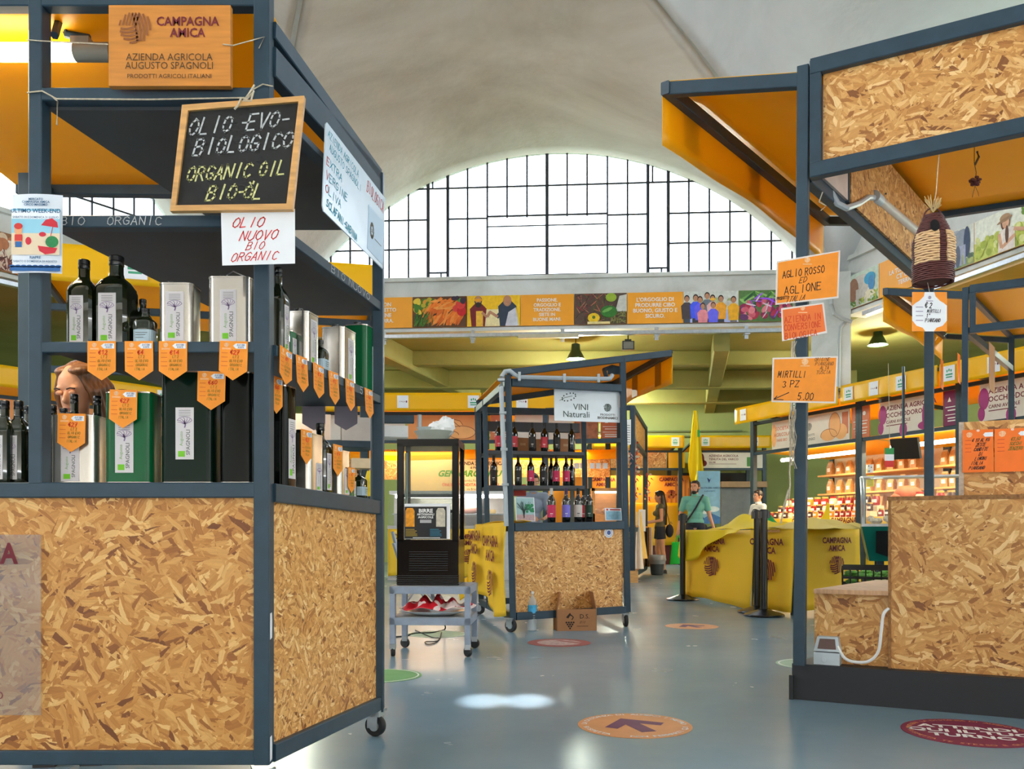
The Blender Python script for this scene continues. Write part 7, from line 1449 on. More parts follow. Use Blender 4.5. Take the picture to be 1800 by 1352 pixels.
for s, g, L, nm in ((rb1, g1, RL1, 'a'), (rb2, g2, RL2, 'b'), (rb3, g3, RL3, 'c')):
    part(s, 'lit_tube', LED, lambda b: b.cyl(g(.15, .35, 2.28), g(.85, .35, 2.28), .035)); part(s, 'inner_ceiling', TARP, lambda b: b.grid(lambda u, v: g(u, v*1.9, 2.47-.10*v), 4, 4)); c = g(.5, .5, 2.2); lamp('booth_glow', 'AREA', tuple(c), 48, (1, .80, .50), 1.6)
    for j, z in enumerate((1.25, 1.62, 2.0)): mb = MB(); a_, b_ = g(.05, 1.7, z), g(.95, 1.7, z); mb.beam(a_, b_, .45, .035); mb.build('shelf', WOOD, s)
    part(s, 'counter', CRM, lambda b: b.add([g(.02, .1, 0), g(.98, .1, 0), g(.98, .75, 0), g(.02, .75, 0), g(.02, .1, 1.12), g(.98, .1, 1.12), g(.98, .75, 1.12), g(.02, .75, 1.12)], [(3, 2, 1, 0), (4, 5, 6, 7), (0, 1, 5, 4), (1, 2, 6, 5), (2, 3, 7, 6), (3, 0, 4, 7)]))
    for v, z in ((.42, 1.22), (.58, 1.32)): part(s, 'display_step', CRM, lambda b: b.beam(g(.04, v, z-.05), g(.96, v, z-.05), .16, .1))
skirt('yellow printed cloth on the jar counter of the first booth in the row', g1(.0, .06, 0)[:2], g1(1, .06, 0)[:2], .1, 1.11, (.5, .86), size=.1, r=.14, zoff=.12); skirt('yellow printed cloth on the counter of the poultry booth', g2(.0, .06, 0)[:2], g2(1, .06, 0)[:2], .1, 1.11, (.3, .7), size=.1, r=.14)
# jars, packets and bottles: one of each built with its parts, then copied one by one
def jar(rgb, name, lid):
    t = thing('jar', 'jar', 'jar', (0, 0, 0)); mb = MB(); mb.lathe([(.03, 0), (.036, .005), (.036, .07), (.028, .085), (.028, .09), (0, .09)], 12); mb.build('body', mat('jar_'+name, rgb, .25, var=.1, spec=.6), t, world=False)
    mb = MB(); mb.lathe([(.031, .086), (.031, .103), (0, .104)], 12); mb.build('lid', mat('lid_'+lid[0], lid[1], .35, .2), t, world=False); mb = MB(); mb.lathe([(.037, .026), (.037, .056)], 12, None, 0, -math.pi*.8, -.2*math.pi); mb.build('label', PAPER, t, world=False); return t
def packet():
    t = thing('packet', 'packet', 'packet', (0, 0, 0)); mb = MB(); mb.add([(-.06, -.04, 0), (.06, -.04, 0), (.06, .04, 0), (-.06, .04, 0), (-.065, -.05, .1), (.065, -.05, .1), (.065, .05, .1), (-.065, .05, .1), (-.055, -.012, .2), (.055, -.012, .2), (.055, .012, .2), (-.055, .012, .2)], [(3, 2, 1, 0), (8, 9, 10, 11)]+[(i, (i+1) % 4, (i+1) % 4+4, i+4) for i in range(4)]+[(i+4, (i+1) % 4+4, (i+1) % 4+8, i+8) for i in range(4)]); mb.build('body', mat('pasta_packet', (190, 138, 82), .4, var=.25, scale=30), t, world=False)
    mb = MB(); mb.box(-.05, .05, -.008, .008, .195, .225); mb.build('fold', mat('packet_fold', (200, 170, 130), .4), t, world=False); mb = MB(); mb.box(-.035, .035, -.0525, -.046, .05, .11); mb.build('label', PAPER, t, world=False); return t
protos = {'red': jar((150, 30, 24), 'red', ('gold', (206, 170, 90))), 'orange': jar((232, 130, 30), 'orange', ('white', (230, 226, 220))), 'dark': jar((70, 40, 30), 'dark', ('gold', (206, 170, 90))), 'honey': jar((214, 150, 40), 'honey', ('white', (230, 226, 220))), 'cream': jar((222, 206, 170), 'cream', ('red', (170, 40, 34)))}
used = set(); PK = packet(); pk_used = [False]
ry = math.atan2(rd.y, rd.x); WN = {'red': 'red', 'orange': 'orange', 'dark': 'dark', 'honey': 'honey yellow', 'cream': 'cream'}
def put_jar(kind, loc, label, group, sc=1.0):
    if kind not in used: used.add(kind); o = protos[kind]; o.location = loc; o.rotation_euler = (0, 0, ry)
    else: o = dup(protos[kind], loc, ry)
    o['label'] = label; o['group'] = group; o.scale = (sc,)*3
rr = random.Random(21)
for g, bn, L, u0, u1 in ((g1, 'first booth of the row', RL1, .08, .96), (g2, 'white-signed poultry booth', RL2, .08, .92)):
    for v, z, nm, sc in ((.2, 1.125, 'front step', 1.25), (.42, 1.225, 'middle step', 1.45), (.58, 1.325, 'back step', 1.9)):
        n = int(L*(u1-u0)/(.11*sc))
        for i in range(n):
            kd = rr.choice(('red', 'red', 'orange', 'dark', 'honey', 'cream')); put_jar(kd, tuple(g(u0+(u1-u0)*(i+.5)/n, v, z)), '%s jar on the %s of the %s' % (WN[kd], nm, bn), 'jars on the %s of the %s, %s ones' % (nm, bn, WN[kd]), sc)
    for j, z in enumerate((1.27, 1.64, 2.02)):
        n = 9
        for i in range(n):
            loc = tuple(g(.08+.84*(i+.5)/n, 1.62, z)); lb, gr = 'light brown pasta packet on the %s back shelf of the %s' % (('lowest', 'middle', 'top')[j], bn), 'packets on the %s back shelf of the %s' % (('lowest', 'middle', 'top')[j], bn)
            if not pk_used[0]: o = PK; o.location = loc; pk_used[0] = True
            else: o = dup(PK, loc)
            o.rotation_euler = (0, 0, ry+rr.uniform(-.1, .1)); o['label'] = lb; o['group'] = gr; o.scale = (1.1, 1.1, rr.uniform(1.1, 1.35))
# bottles on the third booth's shelves
for j, z in enumerate((1.27, 1.64, 2.02)):
    for i in range(10):
        loc = tuple(g3(.02+.4*(i+.5)/10, 1.6, z))
        if j == 1:
            lb, gr = 'dark bottle with pale label on the middle shelf of the last booth', 'dark bottles on the middle shelf of the last booth'
            if i == 0: wbp = wine_bottle(lb, loc, (222, 200, 150), gr, rotz=ry)
            else: dup(wbp, loc, ry)
        else: o = dup(PK, loc, ry, 'light brown packet on the %s shelf of the last booth' % ('lowest', '', 'top')[j], 'packets on the %s shelf of the last booth' % ('lowest', '', 'top')[j])
# notices on the booth post, black screen, flag, hams
np_ = rpx(1532, .36); M = plane(V((np_.x, np_.y, 0)), rd); mb = MB(); z_ = ZY(824, np_.y); mb.prism([(-.07, z_-.07), (.07, z_-.07), (.07, z_+.07), (-.07, z_+.07)], .002, M @ Matrix.Translation((0, 0, .03))); o = tag(mb.build('notice', PAPER, loc=(np_.x, np_.y, z_)), 'white notice pinned on the booth post above the yellow one', 'notice'); mb = MB(); [mb.oval(x, z_+y, .012, .012, M, .032, 8) for x, y in ((-.03, .045), (.03, .02), (-.04, -.04), (-.01, -.04))]; mb.build('print', INK, o)
mb = MB(); z_ = ZY(846, np_.y); mb.prism([(-.085, z_-.1), (.085, z_-.09), (.085, z_+.1), (-.08, z_+.1)], .002, M @ Matrix.Translation((0, 0, .03))); o = tag(mb.build('notice', mat('yellow_paper', (246, 222, 50), .6), loc=(np_.x, np_.y, z_)), 'yellow notice pinned on the booth post below the white one', 'notice'); mb = MB(); [mb.rect(-.06, .06, z_-.07+.022*i, z_-.064+.022*i, M, .032) for i in range(7)]; mb.build('print', INK_G, o)
scn = thing('screen', 'tilted black screen hanging in the poultry booth', 'screen', tuple(P(1588, 790, 12.6))); M = plane(P(1590, 789, 12.6), rd+V((0, 0, -.05)), (-.25, 0, 1)); part(scn, 'panel', BLACK, lambda b: b.prism([(-.25, -.15), (.25, -.15), (.25, .15), (-.25, .15)], .04, M)); part(scn, 'bracket', STEEL, lambda b: b.tube([P(1588, 778, 12.66), (P(1588, 776, 12.7).x, 12.7, 3.24)], .02))
fl2 = tag(part(None, 'small_flag', mat('flag_stripes', (206, 40, 34), .6, var=.05), lambda b: [setattr(b, 'm', 0), b.prism([(-.07, -.2), (.03, -.2), (.07, -.02), (-.09, -.02)], .004, facing(P(1565, 805, 12.4)))] and [setattr(b, 'm', 1), b.prism([(-.09, -.02), (.07, -.02), (.07, .08), (-.09, .08)], .004, facing(P(1565, 805, 12.4)))] and [setattr(b, 'm', 2), b.prism([(-.09, .08), (.07, .08), (.05, .18), (-.07, .18)], .004, facing(P(1565, 805, 12.4)))]) if False else None, '', '') if False else None
fo = thing('small_flag', 'small green, white and red flag hanging beside the black screen', 'flag', tuple(P(1565, 805, 12.4))); Mf = facing(P(1564, 805, 12.4))
for y0, y1, m, nm in ((-.13, -.04, mat('flag_red', (206, 40, 34), .6), 'red_stripe'), (-.04, .05, PAPER, 'white_stripe'), (.05, .14, mat('flag_green', (40, 140, 70), .6), 'green_stripe')): part(fo, nm, m, lambda b: b.prism([(-.07, y0), (.06, y0), (.06, y1), (-.07, y1)], .004, Mf))
# curved display fridge and crates behind the bench of the nearest stall
df_ = thing('display_fridge', 'green display fridge with curved glass beside the strand board counter', 'fridge', tuple(P(1560, 985, 8.4)), math.radians(-20)); GRN = mat('fridge_green', (12, 96, 84), .3, var=.05, spec=.6)
part(df_, 'base', GRN, lambda b: [b.add([(-.17, -.3, .0), (1.2, -.3, .0), (1.2, .4, .0), (-.17, .4, .0), (-.24, -.42, .32), (1.2, -.42, .32), (1.2, .4, .32), (-.24, .4, .32)], [(3, 2, 1, 0), (4, 5, 6, 7), (0, 1, 5, 4), (1, 2, 6, 5), (2, 3, 7, 6), (3, 0, 4, 7)], df_.matrix_basis)])
part(df_, 'vent', BLACK, lambda b: b.add([(-.12, -.385, .08), (.02, -.365, .03), (.1, -.39, .2), (.08, -.425, .28), (-.12, -.425, .28)], [(0, 1, 2, 3, 4)], df_.matrix_basis @ Matrix.Translation((0, -.02, 0)))); part(df_, 'tray', CHROME, lambda b: b.box(-.24, 1.2, -.42, .4, .32, .345, df_.matrix_basis)); part(df_, 'stand', STEEL, lambda b: [b.box(-.1, -.04, -.2, -.14, -.25, .0, df_.matrix_basis), b.box(-.1, -.04, .3, .36, -.25, .0, df_.matrix_basis), b.box(1.1, 1.16, -.2, -.14, -.25, .0, df_.matrix_basis)])
gm = MB(); gm.grid(lambda u, v: df_.matrix_basis @ V((-.23+1.43*u, -.41+.55*(1-math.cos(v*1.45)), .345+.45*math.sin(v*1.5))), 4, 12); gm.build('curved_glass', MATS['case_glass'], df_); gm = MB(); gm.tube([df_.matrix_basis @ V((-.23, -.41+.55*(1-math.cos(v/12*1.45)), .345+.45*math.sin(v/12*1.5))) for v in range(13)], .018, 6); gm.build('rim', CHROME, df_); part(df_, 'top', CHROME, lambda b: b.box(-.23, 1.2, .1, .4, .795, .812, df_.matrix_basis))
for i in range(5): p = df_.matrix_basis @ V((-.12+.14*i, -.1, .346)); mb = MB(); [mb.ell((p.x+.04*math.cos(k*2.1), p.y+.04*math.sin(k*2.1), p.z+.03+.02*(k % 2)), (.04, .04, .03), 8) for k in range(3)]; tag(mb.build('cream_puff', mat('wrapped_sweet', (226, 206, 170), .5, var=.3, scale=40), loc=tuple(p)), 'pale packed heap in the curved fridge, %s from its near end' % ('first', 'second', 'third', 'fourth', 'fifth')[i], 'food', 'packed heaps in the curved fridge')
hb = thing('ham', 'big brown ham on the far glass counter under the black screen', 'food', tuple(P(1594, 858, 11.6))); mb = MB(); mb.ell((0, 0, .16), (.24, .17, .16), 16); mb.ell((-.16, 0, .1), (.14, .12, .1), 12); mb.build('meat', mat('ham_brown', (166, 78, 36), .6, var=.25, scale=14), hb, world=False)
hu = min(((abs(pxs(g2(i/100, .58, 1))-1594), i/100) for i in range(101)))[1]; hb.location = g2(hu, .6, 1.322)
part(fo, 'string', ROPE, lambda b: b.tube([P(1564, 790, 12.4), (P(1564, 790, 12.4).x, 12.45, 3.24)], .004))
for i, (z0_, n_) in enumerate(((.30, 'upper'), (.0, 'lower'))):
    p = P(1534, 1000, 7.6); cr_ = thing('crate', n_+' black plastic crate of greens under the curved fridge', 'crate', (p.x, p.y, z0_), math.radians(-20), 'black crates by the bench'); w_, d_, h_ = .5, .34, .27
    mb = MB()
    for x0_, x1_, y0_, y1_ in ((-w_/2, w_/2, -d_/2, -d_/2+.01), (-w_/2, w_/2, d_/2-.01, d_/2), (-w_/2, -w_/2+.01, -d_/2, d_/2), (w_/2-.01, w_/2, -d_/2, d_/2)):
        for a_, b_ in ((0, .04), (.1, .12), (.16, .18), (.235, h_)): mb.box(x0_, x1_, y0_, y1_, a_, b_)
    for k in range(9): mb.box(-w_/2+k*(w_-.012)/8, -w_/2+k*(w_-.012)/8+.012, -d_/2, -d_/2+.01, 0, h_); mb.box(-w_/2+k*(w_-.012)/8, -w_/2+k*(w_-.012)/8+.012, d_/2-.01, d_/2, 0, h_)
    for k in range(7): y_ = -d_/2+k*(d_-.012)/6; mb.box(-w_/2, -w_/2+.01, y_, y_+.012, 0, h_); mb.box(w_/2-.01, w_/2, y_, y_+.012, 0, h_)
    mb.box(-w_/2, w_/2, -d_/2, d_/2, 0, .01); mb.build('body', BLACK, cr_, world=False)
    for k in range(7): lf = MB(); c_ = (-w_/2+.07+.06*k, rr.uniform(-.06, .06), .15); [lf.ell((c_[0]+rr.uniform(-.03, .03), c_[1]+rr.uniform(-.04, .04), c_[2]+rr.uniform(-.03, .07)), (.045, .03, .02), 8) for _ in range(5)]; q_ = cr_.matrix_basis @ V(c_); o = lf.build('lettuce', mat('leaf_lettuce', (110, 170, 70), .5, var=.35, scale=30), loc=tuple(cr_.location), world=False); o.rotation_euler = cr_.rotation_euler; tag(o, 'green lettuce in the %s black crate' % n_, 'vegetable', 'lettuces in the %s black crate' % n_)
# --- booths on the other side, seen through the oil stall
bl1, fl1, Ml1, Ll1 = booth('yellow canopied booth directly behind the oil stall', (-4.15, 7.45), (-1.22, 8.15), 1.6, stick=((.30, 1), (.80, 1)), fascia_z=(2.35, 2.85), posts=(0, 1))
part(bl1, 'shelf', STEEL, lambda b: b.beam(fl1(.1, .75, 1.76), fl1(1.0, .75, 1.76), .5, .07)); part(bl1, 'counter', STEEL_D, lambda b: b.beam(fl1(0, .5, 1.19), fl1(1, .5, 1.19), .6, .05)); part(bl1, 'front_panel', OSB2, lambda b: b.beam(fl1(0, .25, .6), fl1(1, .25, .6), .03, 1.1)); part(bl1, 'side_rail', STEEL, lambda b: b.beam(fl1(1.0, .2, 1.98), fl1(1.13, .2, 1.99), .08, .08)); part(bl1, 'drawer', WHITE, lambda b: b.beam(fl1(1.02, .3, 1.86), fl1(1.11, .3, 1.86), .3, .12)); part(bl1, 'conduit', GREYPIPE, lambda b: b.tube([fl1(1.15, .2, 1.7), fl1(1.15, .2, 2.04)], .022, 8))
for i, (u, w_, h_, m, lb) in enumerate(((.60, .34, .26, mat('pink_card', (206, 178, 160), .7, var=.06), 'pinkish box on the grey rear shelf behind the oil stall, first one'), (.78, .50, .27, mat('pale_card', (216, 196, 180), .7, var=.06), 'wide pale box on the grey rear shelf behind the oil stall'), (.95, .30, .25, mat('grey_card', (190, 184, 178), .7, var=.06), 'greyish box on the grey rear shelf near the far post'))):
    p = fl1(u, .75, 1.797); mb = MB(); mb.box(-w_/2, w_/2, -.15, .15, 0, h_, Matrix.Translation(p) @ Matrix.Rotation(.235, 4, 'Z')); tag(mb.build('cardboard_box', m, loc=tuple(p)), lb, 'box', 'boxes on the rear shelf')
for i, (u, h_, lb, m) in enumerate(((.90, .30, 'upright yellow bag on the rear counter behind the miniature bottle', mat('yellow_bag', (226, 200, 50), .35, var=.2)), (1.0, .27, 'yellow printed bag at the end of the rear counter', mat('yellow_bag', (226, 200, 50), .35)))):
    p = fl1(u, .5, 1.217); mb = MB(); mb.add([(-.07, -.05, 0), (.07, -.05, 0), (.07, .05, 0), (-.07, .05, 0), (-.085, -.06, h_*.5), (.085, -.06, h_*.5), (.085, .06, h_*.5), (-.085, .06, h_*.5), (-.05, -.012, h_), (.06, -.012, h_), (.06, .012, h_*.95), (-.05, .012, h_)], [(3, 2, 1, 0), (8, 9, 10, 11)]+[(k, (k+1) % 4, (k+1) % 4+4, k+4) for k in range(4)]+[(k+4, (k+1) % 4+4, (k+1) % 4+8, k+8) for k in range(4)], Matrix.Translation(p) @ Matrix.Rotation(.2, 4, 'Z')); o = tag(mb.build('packet', m, loc=tuple(p)), lb, 'packet')
p = fl1(.985, .62, 1.217+.0); mb = MB(); mb.box(-.16, .16, -.1, .1, .3, .40, Matrix.Translation(p) @ Matrix.Rotation(.235, 4, 'Z')); tag(mb.build('carton', mat('cream_card', (226, 206, 170), .7), loc=tuple(p)), 'cream carton under the rear shelf beside the far post', 'box')
lamp('booth_glow', 'AREA', tuple(fl1(.6, .7, 2.3)), 25, (1, .8, .55), 1.0)
bl2, fl2_, Ml2, Ll2 = booth('yellow canopied booth along the side wall, far behind the oil stall', (-8.4, 11.8), (-5.7, 15.4), 1.8, fascia_z=(2.36, 2.88), back=(0, 2.6), back_m=CRM)
sign(bl2, Ml2, .1, Ll2-.1, 2.36, 2.88, SIGN_O, draw_bread); part(bl2, 'counter', OSB2, lambda b: b.beam(fl2_(0, .4, .55), fl2_(1, .4, .55), .6, 1.1)); skirt('yellow cloth on the side wall booth behind the oil stall', fl2_(0, .06, 0)[:2], fl2_(1, .06, 0)[:2], .1, 1.1)
lamp('booth_glow', 'AREA', tuple(fl2_(.5, .9, 2.3)), 40, (1, .82, .55), 1.4); lamp('booth_glow', 'AREA', tuple(f1(.6, .9, 2.35)), 40, (1, .82, .5), 1.4); lamp('booth_glow', 'AREA', tuple(f2(.5, .9, 2.35)), 40, (1, .82, .5), 1.4); lamp('booth_glow', 'AREA', tuple(f3(.5, .7, 2.45)), 40, (1, .82, .5), 1.4)
# --- tables with printed cloths
T0, T1_, T2_ = V((2.23, 11.3, 0)), V((2.85, 8.95, 0)), V((3.67, 9.32, 0))
def table(label, a, b, n, depth, z=.872):
    t = thing('table', label, 'table', tuple(lerp(a, b, .5)+n*depth*.5)); mb = MB(); q = [a+n*.03, b+n*.03, b+n*depth, a+n*depth]; mb.prism([(p.x, p.y) for p in q], .03, Matrix.Translation((0, 0, z))); mb.build('top', WOOD, t)
    c = sum(q, V())/4
    for p in q: r = lerp(p, c, .12); mb = MB(); mb.beam((r.x, r.y, 0), (r.x, r.y, z-.03), .04, .04, up=(0, 1, 0)); mb.build('leg', STEEL, t)
d1 = (T1_-T0).normalized(); n1 = V((-d1.y, d1.x, 0)); d2 = (T2_-T1_).normalized(); n2 = V((-d2.y, d2.x, 0))
TM = T1_-d1*.74
table('long table under the yellow printed cloth with the flag heap', T0, TM-d1*.04, n1, .75); table('table under the yellow printed cloth nearest the stall post', T1_+d2*.05+n2*.05, T2_, n2, .6, .885)
def tpx(px, a=T0, d=d1): k = (px-900)/F; t = (k*a.y-a.x)/(d.x-k*d.y); return (a+d*t)
o = skirt('yellow printed cloth on the long table behind the barrier posts', T0[:2], (TM-d1*.02)[:2], .03, .878, ((tpx(1256)-T0).length/(TM-T0).length,), size=.07, r=.125, top=.76, wav=.02, zoff=.03, psx=1.5)
o = skirt('yellow printed cloth on the table nearest the stall post', (T1_+d2*.03)[:2], T2_[:2], .05, .89, (.60,), size=.062, r=.1, top=.66, zoff=.05)
mb = MB(); nn_ = -n1; mb.grid(lambda u, v: lerp(TM+d1*.02, T1_+d2*.02, u)+nn_*(.016*math.sin(u*9)*v+.03*v*v)+V((0, 0, .888-.85*v)), 16, 10); sd_q = mb.build('side_sheet', CLOTH_Y, o); q_ = sd_q.modifiers.new('t', 'SOLIDIFY'); q_.thickness = .004
amica(o, plane(tpx(1352)+nn_*.035+V((0, 0, .66)), d1), .07, .125, dz=.004, sx=1.5)
def heap(name, label, cx, cy, z, a, b, h, m, cat='cloth', seed=1, ang=0.0, drape=None):
    mb = MB(); r2 = random.Random(seed); ph = [r2.uniform(0, 6) for _ in range(6)]
    def fn(u, v):
        t = 2*math.pi*u; k = v*(1+.12*math.sin(3*t+ph[0])+.07*math.sin(7*t+ph[1])); x, y = a*k*math.cos(t), b*k*math.sin(t); hh = h*(1-v**1.6)*(1+.35*math.sin(4*x/a*2+ph[2])+.3*math.sin(5*y/b+ph[3]+2*x/a))+.012*math.sin(t*9+ph[4])*v
        c, s = math.cos(ang), math.sin(ang); return (cx+x*c-y*s, cy+x*s+y*c, z+max(.003, hh)+.004)
    mb.grid(fn, 54, 16); o = mb.build(name, m, loc=(cx, cy, z), ang=70); s_ = o.modifiers.new('t', 'SOLIDIFY'); s_.thickness = .003; return tag(o, label, cat)
YF = tarp('flag_yellow', (255, 226, 20), .25, .6); GF = tarp('flag_green_cloth', (40, 170, 80), .2, .6); PY = tarp('pale_yellow_cloth', (250, 226, 130), .2, .7)
c_ = T0+d1*1.05+n1*.36; heap('cloth_heap', 'bright yellow flag cloth heaped on the long table', c_.x, c_.y, .88, .75, .36, .13, YF, seed=3, ang=math.atan2(d1.y, d1.x)); c_ = T0+d1*.75+n1*.6; heap('cloth_heap', 'green flag cloth bunched behind the yellow heap', c_.x, c_.y, .88, .45, .22, .16, GF, seed=5, ang=math.atan2(d1.y, d1.x)); c_ = T0+d1*2.35+n1*.36; heap('cloth_heap', 'pale yellow cloth heaped behind the barrier posts', c_.x, c_.y, .88, .62, .33, .10, PY, seed=8, ang=math.atan2(d1.y, d1.x)); c_ = T1_+d2*.42+n2*.35; heap('cloth_heap', 'pale cloth lying on the table nearest the stall post', c_.x, c_.y, .892, .36, .3, .03, PY, seed=9)
dr = MB(); dr.grid(lambda u, v: T0+d1*(-.04+1.5*u)-n1*(.05+.03*math.sin(u*15)*v+.04*v)+V((0, 0, .885-v*(.36*math.exp(-((u-.18)/.42)**2)+.03))), 30, 10); o = dr.build('hanging_flag', YF, loc=tuple(T0), ang=70); s_ = o.modifiers.new('t', 'SOLIDIFY'); s_.thickness = .003; tag(o, 'bright yellow flag draped over the front corner of the long table', 'flag')
# flags on sticks
FG = 22.3; fg = thing('flag', 'tall narrow yellow flag on a short pole over the far booths', 'flag', (PX(1223, FG), FG, ZY(852, FG))); zt_, zb_ = ZY(722, FG), ZY(850, FG); cxx = PX(1222, FG); part(fg, 'pole', WOOD, lambda b: b.cyl((cxx+.06, FG+.2, 2.95), (cxx+.0, FG+.02, zt_), .014))
fm_ = MB(); wdt = lambda v: (-.02-.085*min(1, v*1.15)*(1-.55*max(0, v-.72)/.28))*2.2; wdr = lambda v: (.015+.085*min(1, v*1.25)*(1-.5*max(0, v-.85)/.15))*2.2
fm_.grid(lambda u, v: (cxx+wdt(v)+(wdr(v)-wdt(v))*u, FG-.02-.09*math.sin(u*9+v*3)*v, zt_+(zb_-zt_)*v+.1*abs(u-.55)*(v > .8)), 16, 20); o = fm_.build('cloth', YF, fg, ang=80); s_ = o.modifiers.new('t', 'SOLIDIFY'); s_.thickness = .003; part(fg, 'green_patch', GF, lambda b: b.box(PX(1224, FG), PX(1228, FG), FG-.14, FG-.13, ZY(769, FG), ZY(757, FG)))
fg2 = thing('flag', 'small yellow pennant on the table nearest the stall post', 'flag', tuple(P(1452, 932, 9.4))); part(fg2, 'cloth', YF, lambda b: b.prism([(-.0, .02), (.02, .06), (.02, .27), (-.005, .30), (-.03, .2), (-.075, .12)], .004, facing(P(1455, 932, 9.4)))); part(fg2, 'stick', WOOD, lambda b: b.cyl(P(1457, 934, 9.42), P(1456, 884, 9.42), .005))
# barrier posts
def barrier(px, d, label):
    t = thing('barrier_post', label, 'barrier post', (PX(px, d), d, 0), 0, 'black barrier posts by the long table'); mb = MB(); mb.lathe([(.2, 0), (.205, .012), (.2, .022), (.08, .06), (.04, .075), (0, .075)], 28); mb.build('base', mat('black_base', (22, 24, 28), .25, var=.05, spec=.7), t, world=False); mb = MB(); mb.lathe([(.035, .06), (.035, 1.0), (.042, 1.0), (.044, 1.08), (.036, 1.09), (0, 1.09)], 18); mb.build('pole', BLACK, t, world=False); mb = MB(); mb.box(-.055, -.03, -.03, .03, 1.0, 1.07); mb.box(.03, .055, -.03, .03, 1.0, 1.07); mb.build('belt_clip', BLACK, t, world=False)
barrier(1200, 11.1, 'black barrier post at the front corner of the long table'); barrier(1331, 9.38, 'black barrier post standing just behind its twin, half hidden'); barrier(1343, 9.0, 'black barrier post nearest the stall with the plinth')
# litter bin
bn = thing('litter_bin', 'dark litter bin with a clear liner in front of the woman', 'bin', (PX(1155, 17.6), 17.6, 0)); mb = MB(); mb.lathe([(.11, 0), (.12, .02), (.15, .36), (.155, .36), (.125, .02), (0, .02)], 22); mb.build('body', mat('bin_grey', (56, 66, 74), .5), bn, world=False); mb = MB(); mb.lathe([(.16, .22), (.17, .27), (.185, .3), (.17, .38), (.155, .40), (.14, .36)], 26); mb.build('liner', glass('bin_liner', (210, 220, 230), .45, .2), bn, world=False)
# stall with chilli garlands
SA, SB = V((2.05, 15.0, 0)), V((2.72, 18.0, 0)); cs_ = thing('market_stall', 'stall hung with red chilli garlands between the wine cart and the woman', 'market stall', tuple(lerp(SA, SB, .5))); sd_ = (SB-SA).normalized(); sn_ = V((-sd_.y, sd_.x, 0))
for p, z in ((SA, 3.0), (SB, 3.0), (SA+sn_*1.5, 3.0), (SB+sn_*1.5, 3.0)): part(cs_, 'post', STEEL, lambda b: b.beam((p.x, p.y, .1), (p.x, p.y, z), .09, .09, up=sd_))
for z in (2.97, 2.42, .9, .12): part(cs_, 'rail', STEEL, lambda b: b.beam(SA+V((0, 0, z)), SB+V((0, 0, z)), .07, .08)); part(cs_, 'rail', STEEL, lambda b: b.beam(SA+V((0, 0, z)), SA+sn_*1.5+V((0, 0, z)), .07, .08))
board('sign_panel', SA[:2], SB[:2], 2.47, 2.93, .02, OSB2, cs_); board('side_panel', SA[:2], SB[:2], .16, .86, .02, OSB2, cs_); q_ = SA+sn_*1.5; board('front_panel', q_[:2], SA[:2], .16, .86, .02, OSB2, cs_); part(cs_, 'base_block', WOOD, lambda b: b.box(SA.x-.1, SA.x+.08, SA.y-.12, SA.y, 0, .2)); part(cs_, 'counter_top', WOOD, lambda b: b.prism([(p.x, p.y) for p in (SA-sn_*.06, SB-sn_*.06, SB+sn_*1.5, SA+sn_*1.5)][::-1], .03, Matrix.Translation((0, 0, .97))))
CH = mat('chilli_red', (206, 50, 36), .4, var=.3, scale=30); r3 = random.Random(6)
for px, y0, y1, d, n_, lb in ((1118, 775, 880, 15.2, 26, 'red chilli garland on the near post of the chilli stall'), (1139, 830, 880, 17.5, 12, 'red chilli garland on the far post of the chilli stall'), (1104, 790, 815, 14.9, 10, 'small garland of dried flowers beside the white sheet')):
    g_ = thing('garland', lb, 'garland', tuple(P(px, y0, d))); mb = MB()
    for i in range(n_):
        c = P(px+r3.uniform(-6, 6), y0+(y1-y0)*(i+.5)/n_, d+r3.uniform(-.04, .04)); a = r3.uniform(0, 6.28); mb.cyl(c, c+V((.05*math.cos(a), .03*math.sin(a), -.05)), .014, .003, 6)
    mb.build('chilli', CH if n_ != 10 else mat('dried_pink', (190, 150, 150), .7, var=.3), g_); part(g_, 'string', ROPE, lambda b: b.tube([P(px, y0-10, d), P(px, (y0+y1)/2, d), P(px, y1, d)], .006, 5))
    mb = MB(); [mb.oval(0, 0, .03, .02, facing(P(px+r3.uniform(-7, 7), r3.uniform(y0, y1), d-.05), r3.uniform(-1, 1))) for _ in range(n_//2)]; mb.build('husk', mat('pale_husk', (226, 210, 180), .8), g_)
tw = thing('towel', 'yellow and white towel hanging on the side of the chilli stall', 'towel', tuple(P(1124, 905, 15.9))); mb = MB(); mb.grid(lambda u, v: P(1119+4*u+9*u*v-4*v*(1-u), 900+100*v-16*v*(1-u)*0+10*v*u*0, 15.6+.1*u)+V((.01*math.sin(u*12), -.05+.03*math.sin(u*8), 0)), 12, 10); mb.m = 1; mb.grid(lambda u, v: P(1123+3*u+12*u*v, 900+82*v, 15.75+.3*u)+V((0, -.05+.03*math.sin(u*8+1), 0)), 12, 10); o = mb.build('cloth', [mat('towel_white', (232, 222, 206), .8, var=.05), mat('towel_yellow', (240, 200, 110), .8, var=.05)], tw, ang=70)
mb = MB(); M = facing(P(1104, 762, 14.9), .5); mb.prism([(-.09, -.24), (.06, -.18), (.06, .24), (-.09, .22)], .002, M); o = tag(mb.build('notice', PAPER, loc=tuple(M.translation)), 'white printed sheet on the stall just past the wine cart', 'notice'); mb = MB(); [mb.rect(-.07, .04, -.15+.04*i, -.14+.04*i, M, .001) for i in range(8)]; mb.build('print', INK_GR, o)
mb = MB(); M = facing(P(1129, 915, 16.2), .9); mb.prism([(-.12, -.2), (.12, -.2), (.12, .2), (-.12, .2)], .002, M); tag(mb.build('notice', PAPER, loc=tuple(M.translation)), 'white price list hanging beside the yellow towel', 'notice')
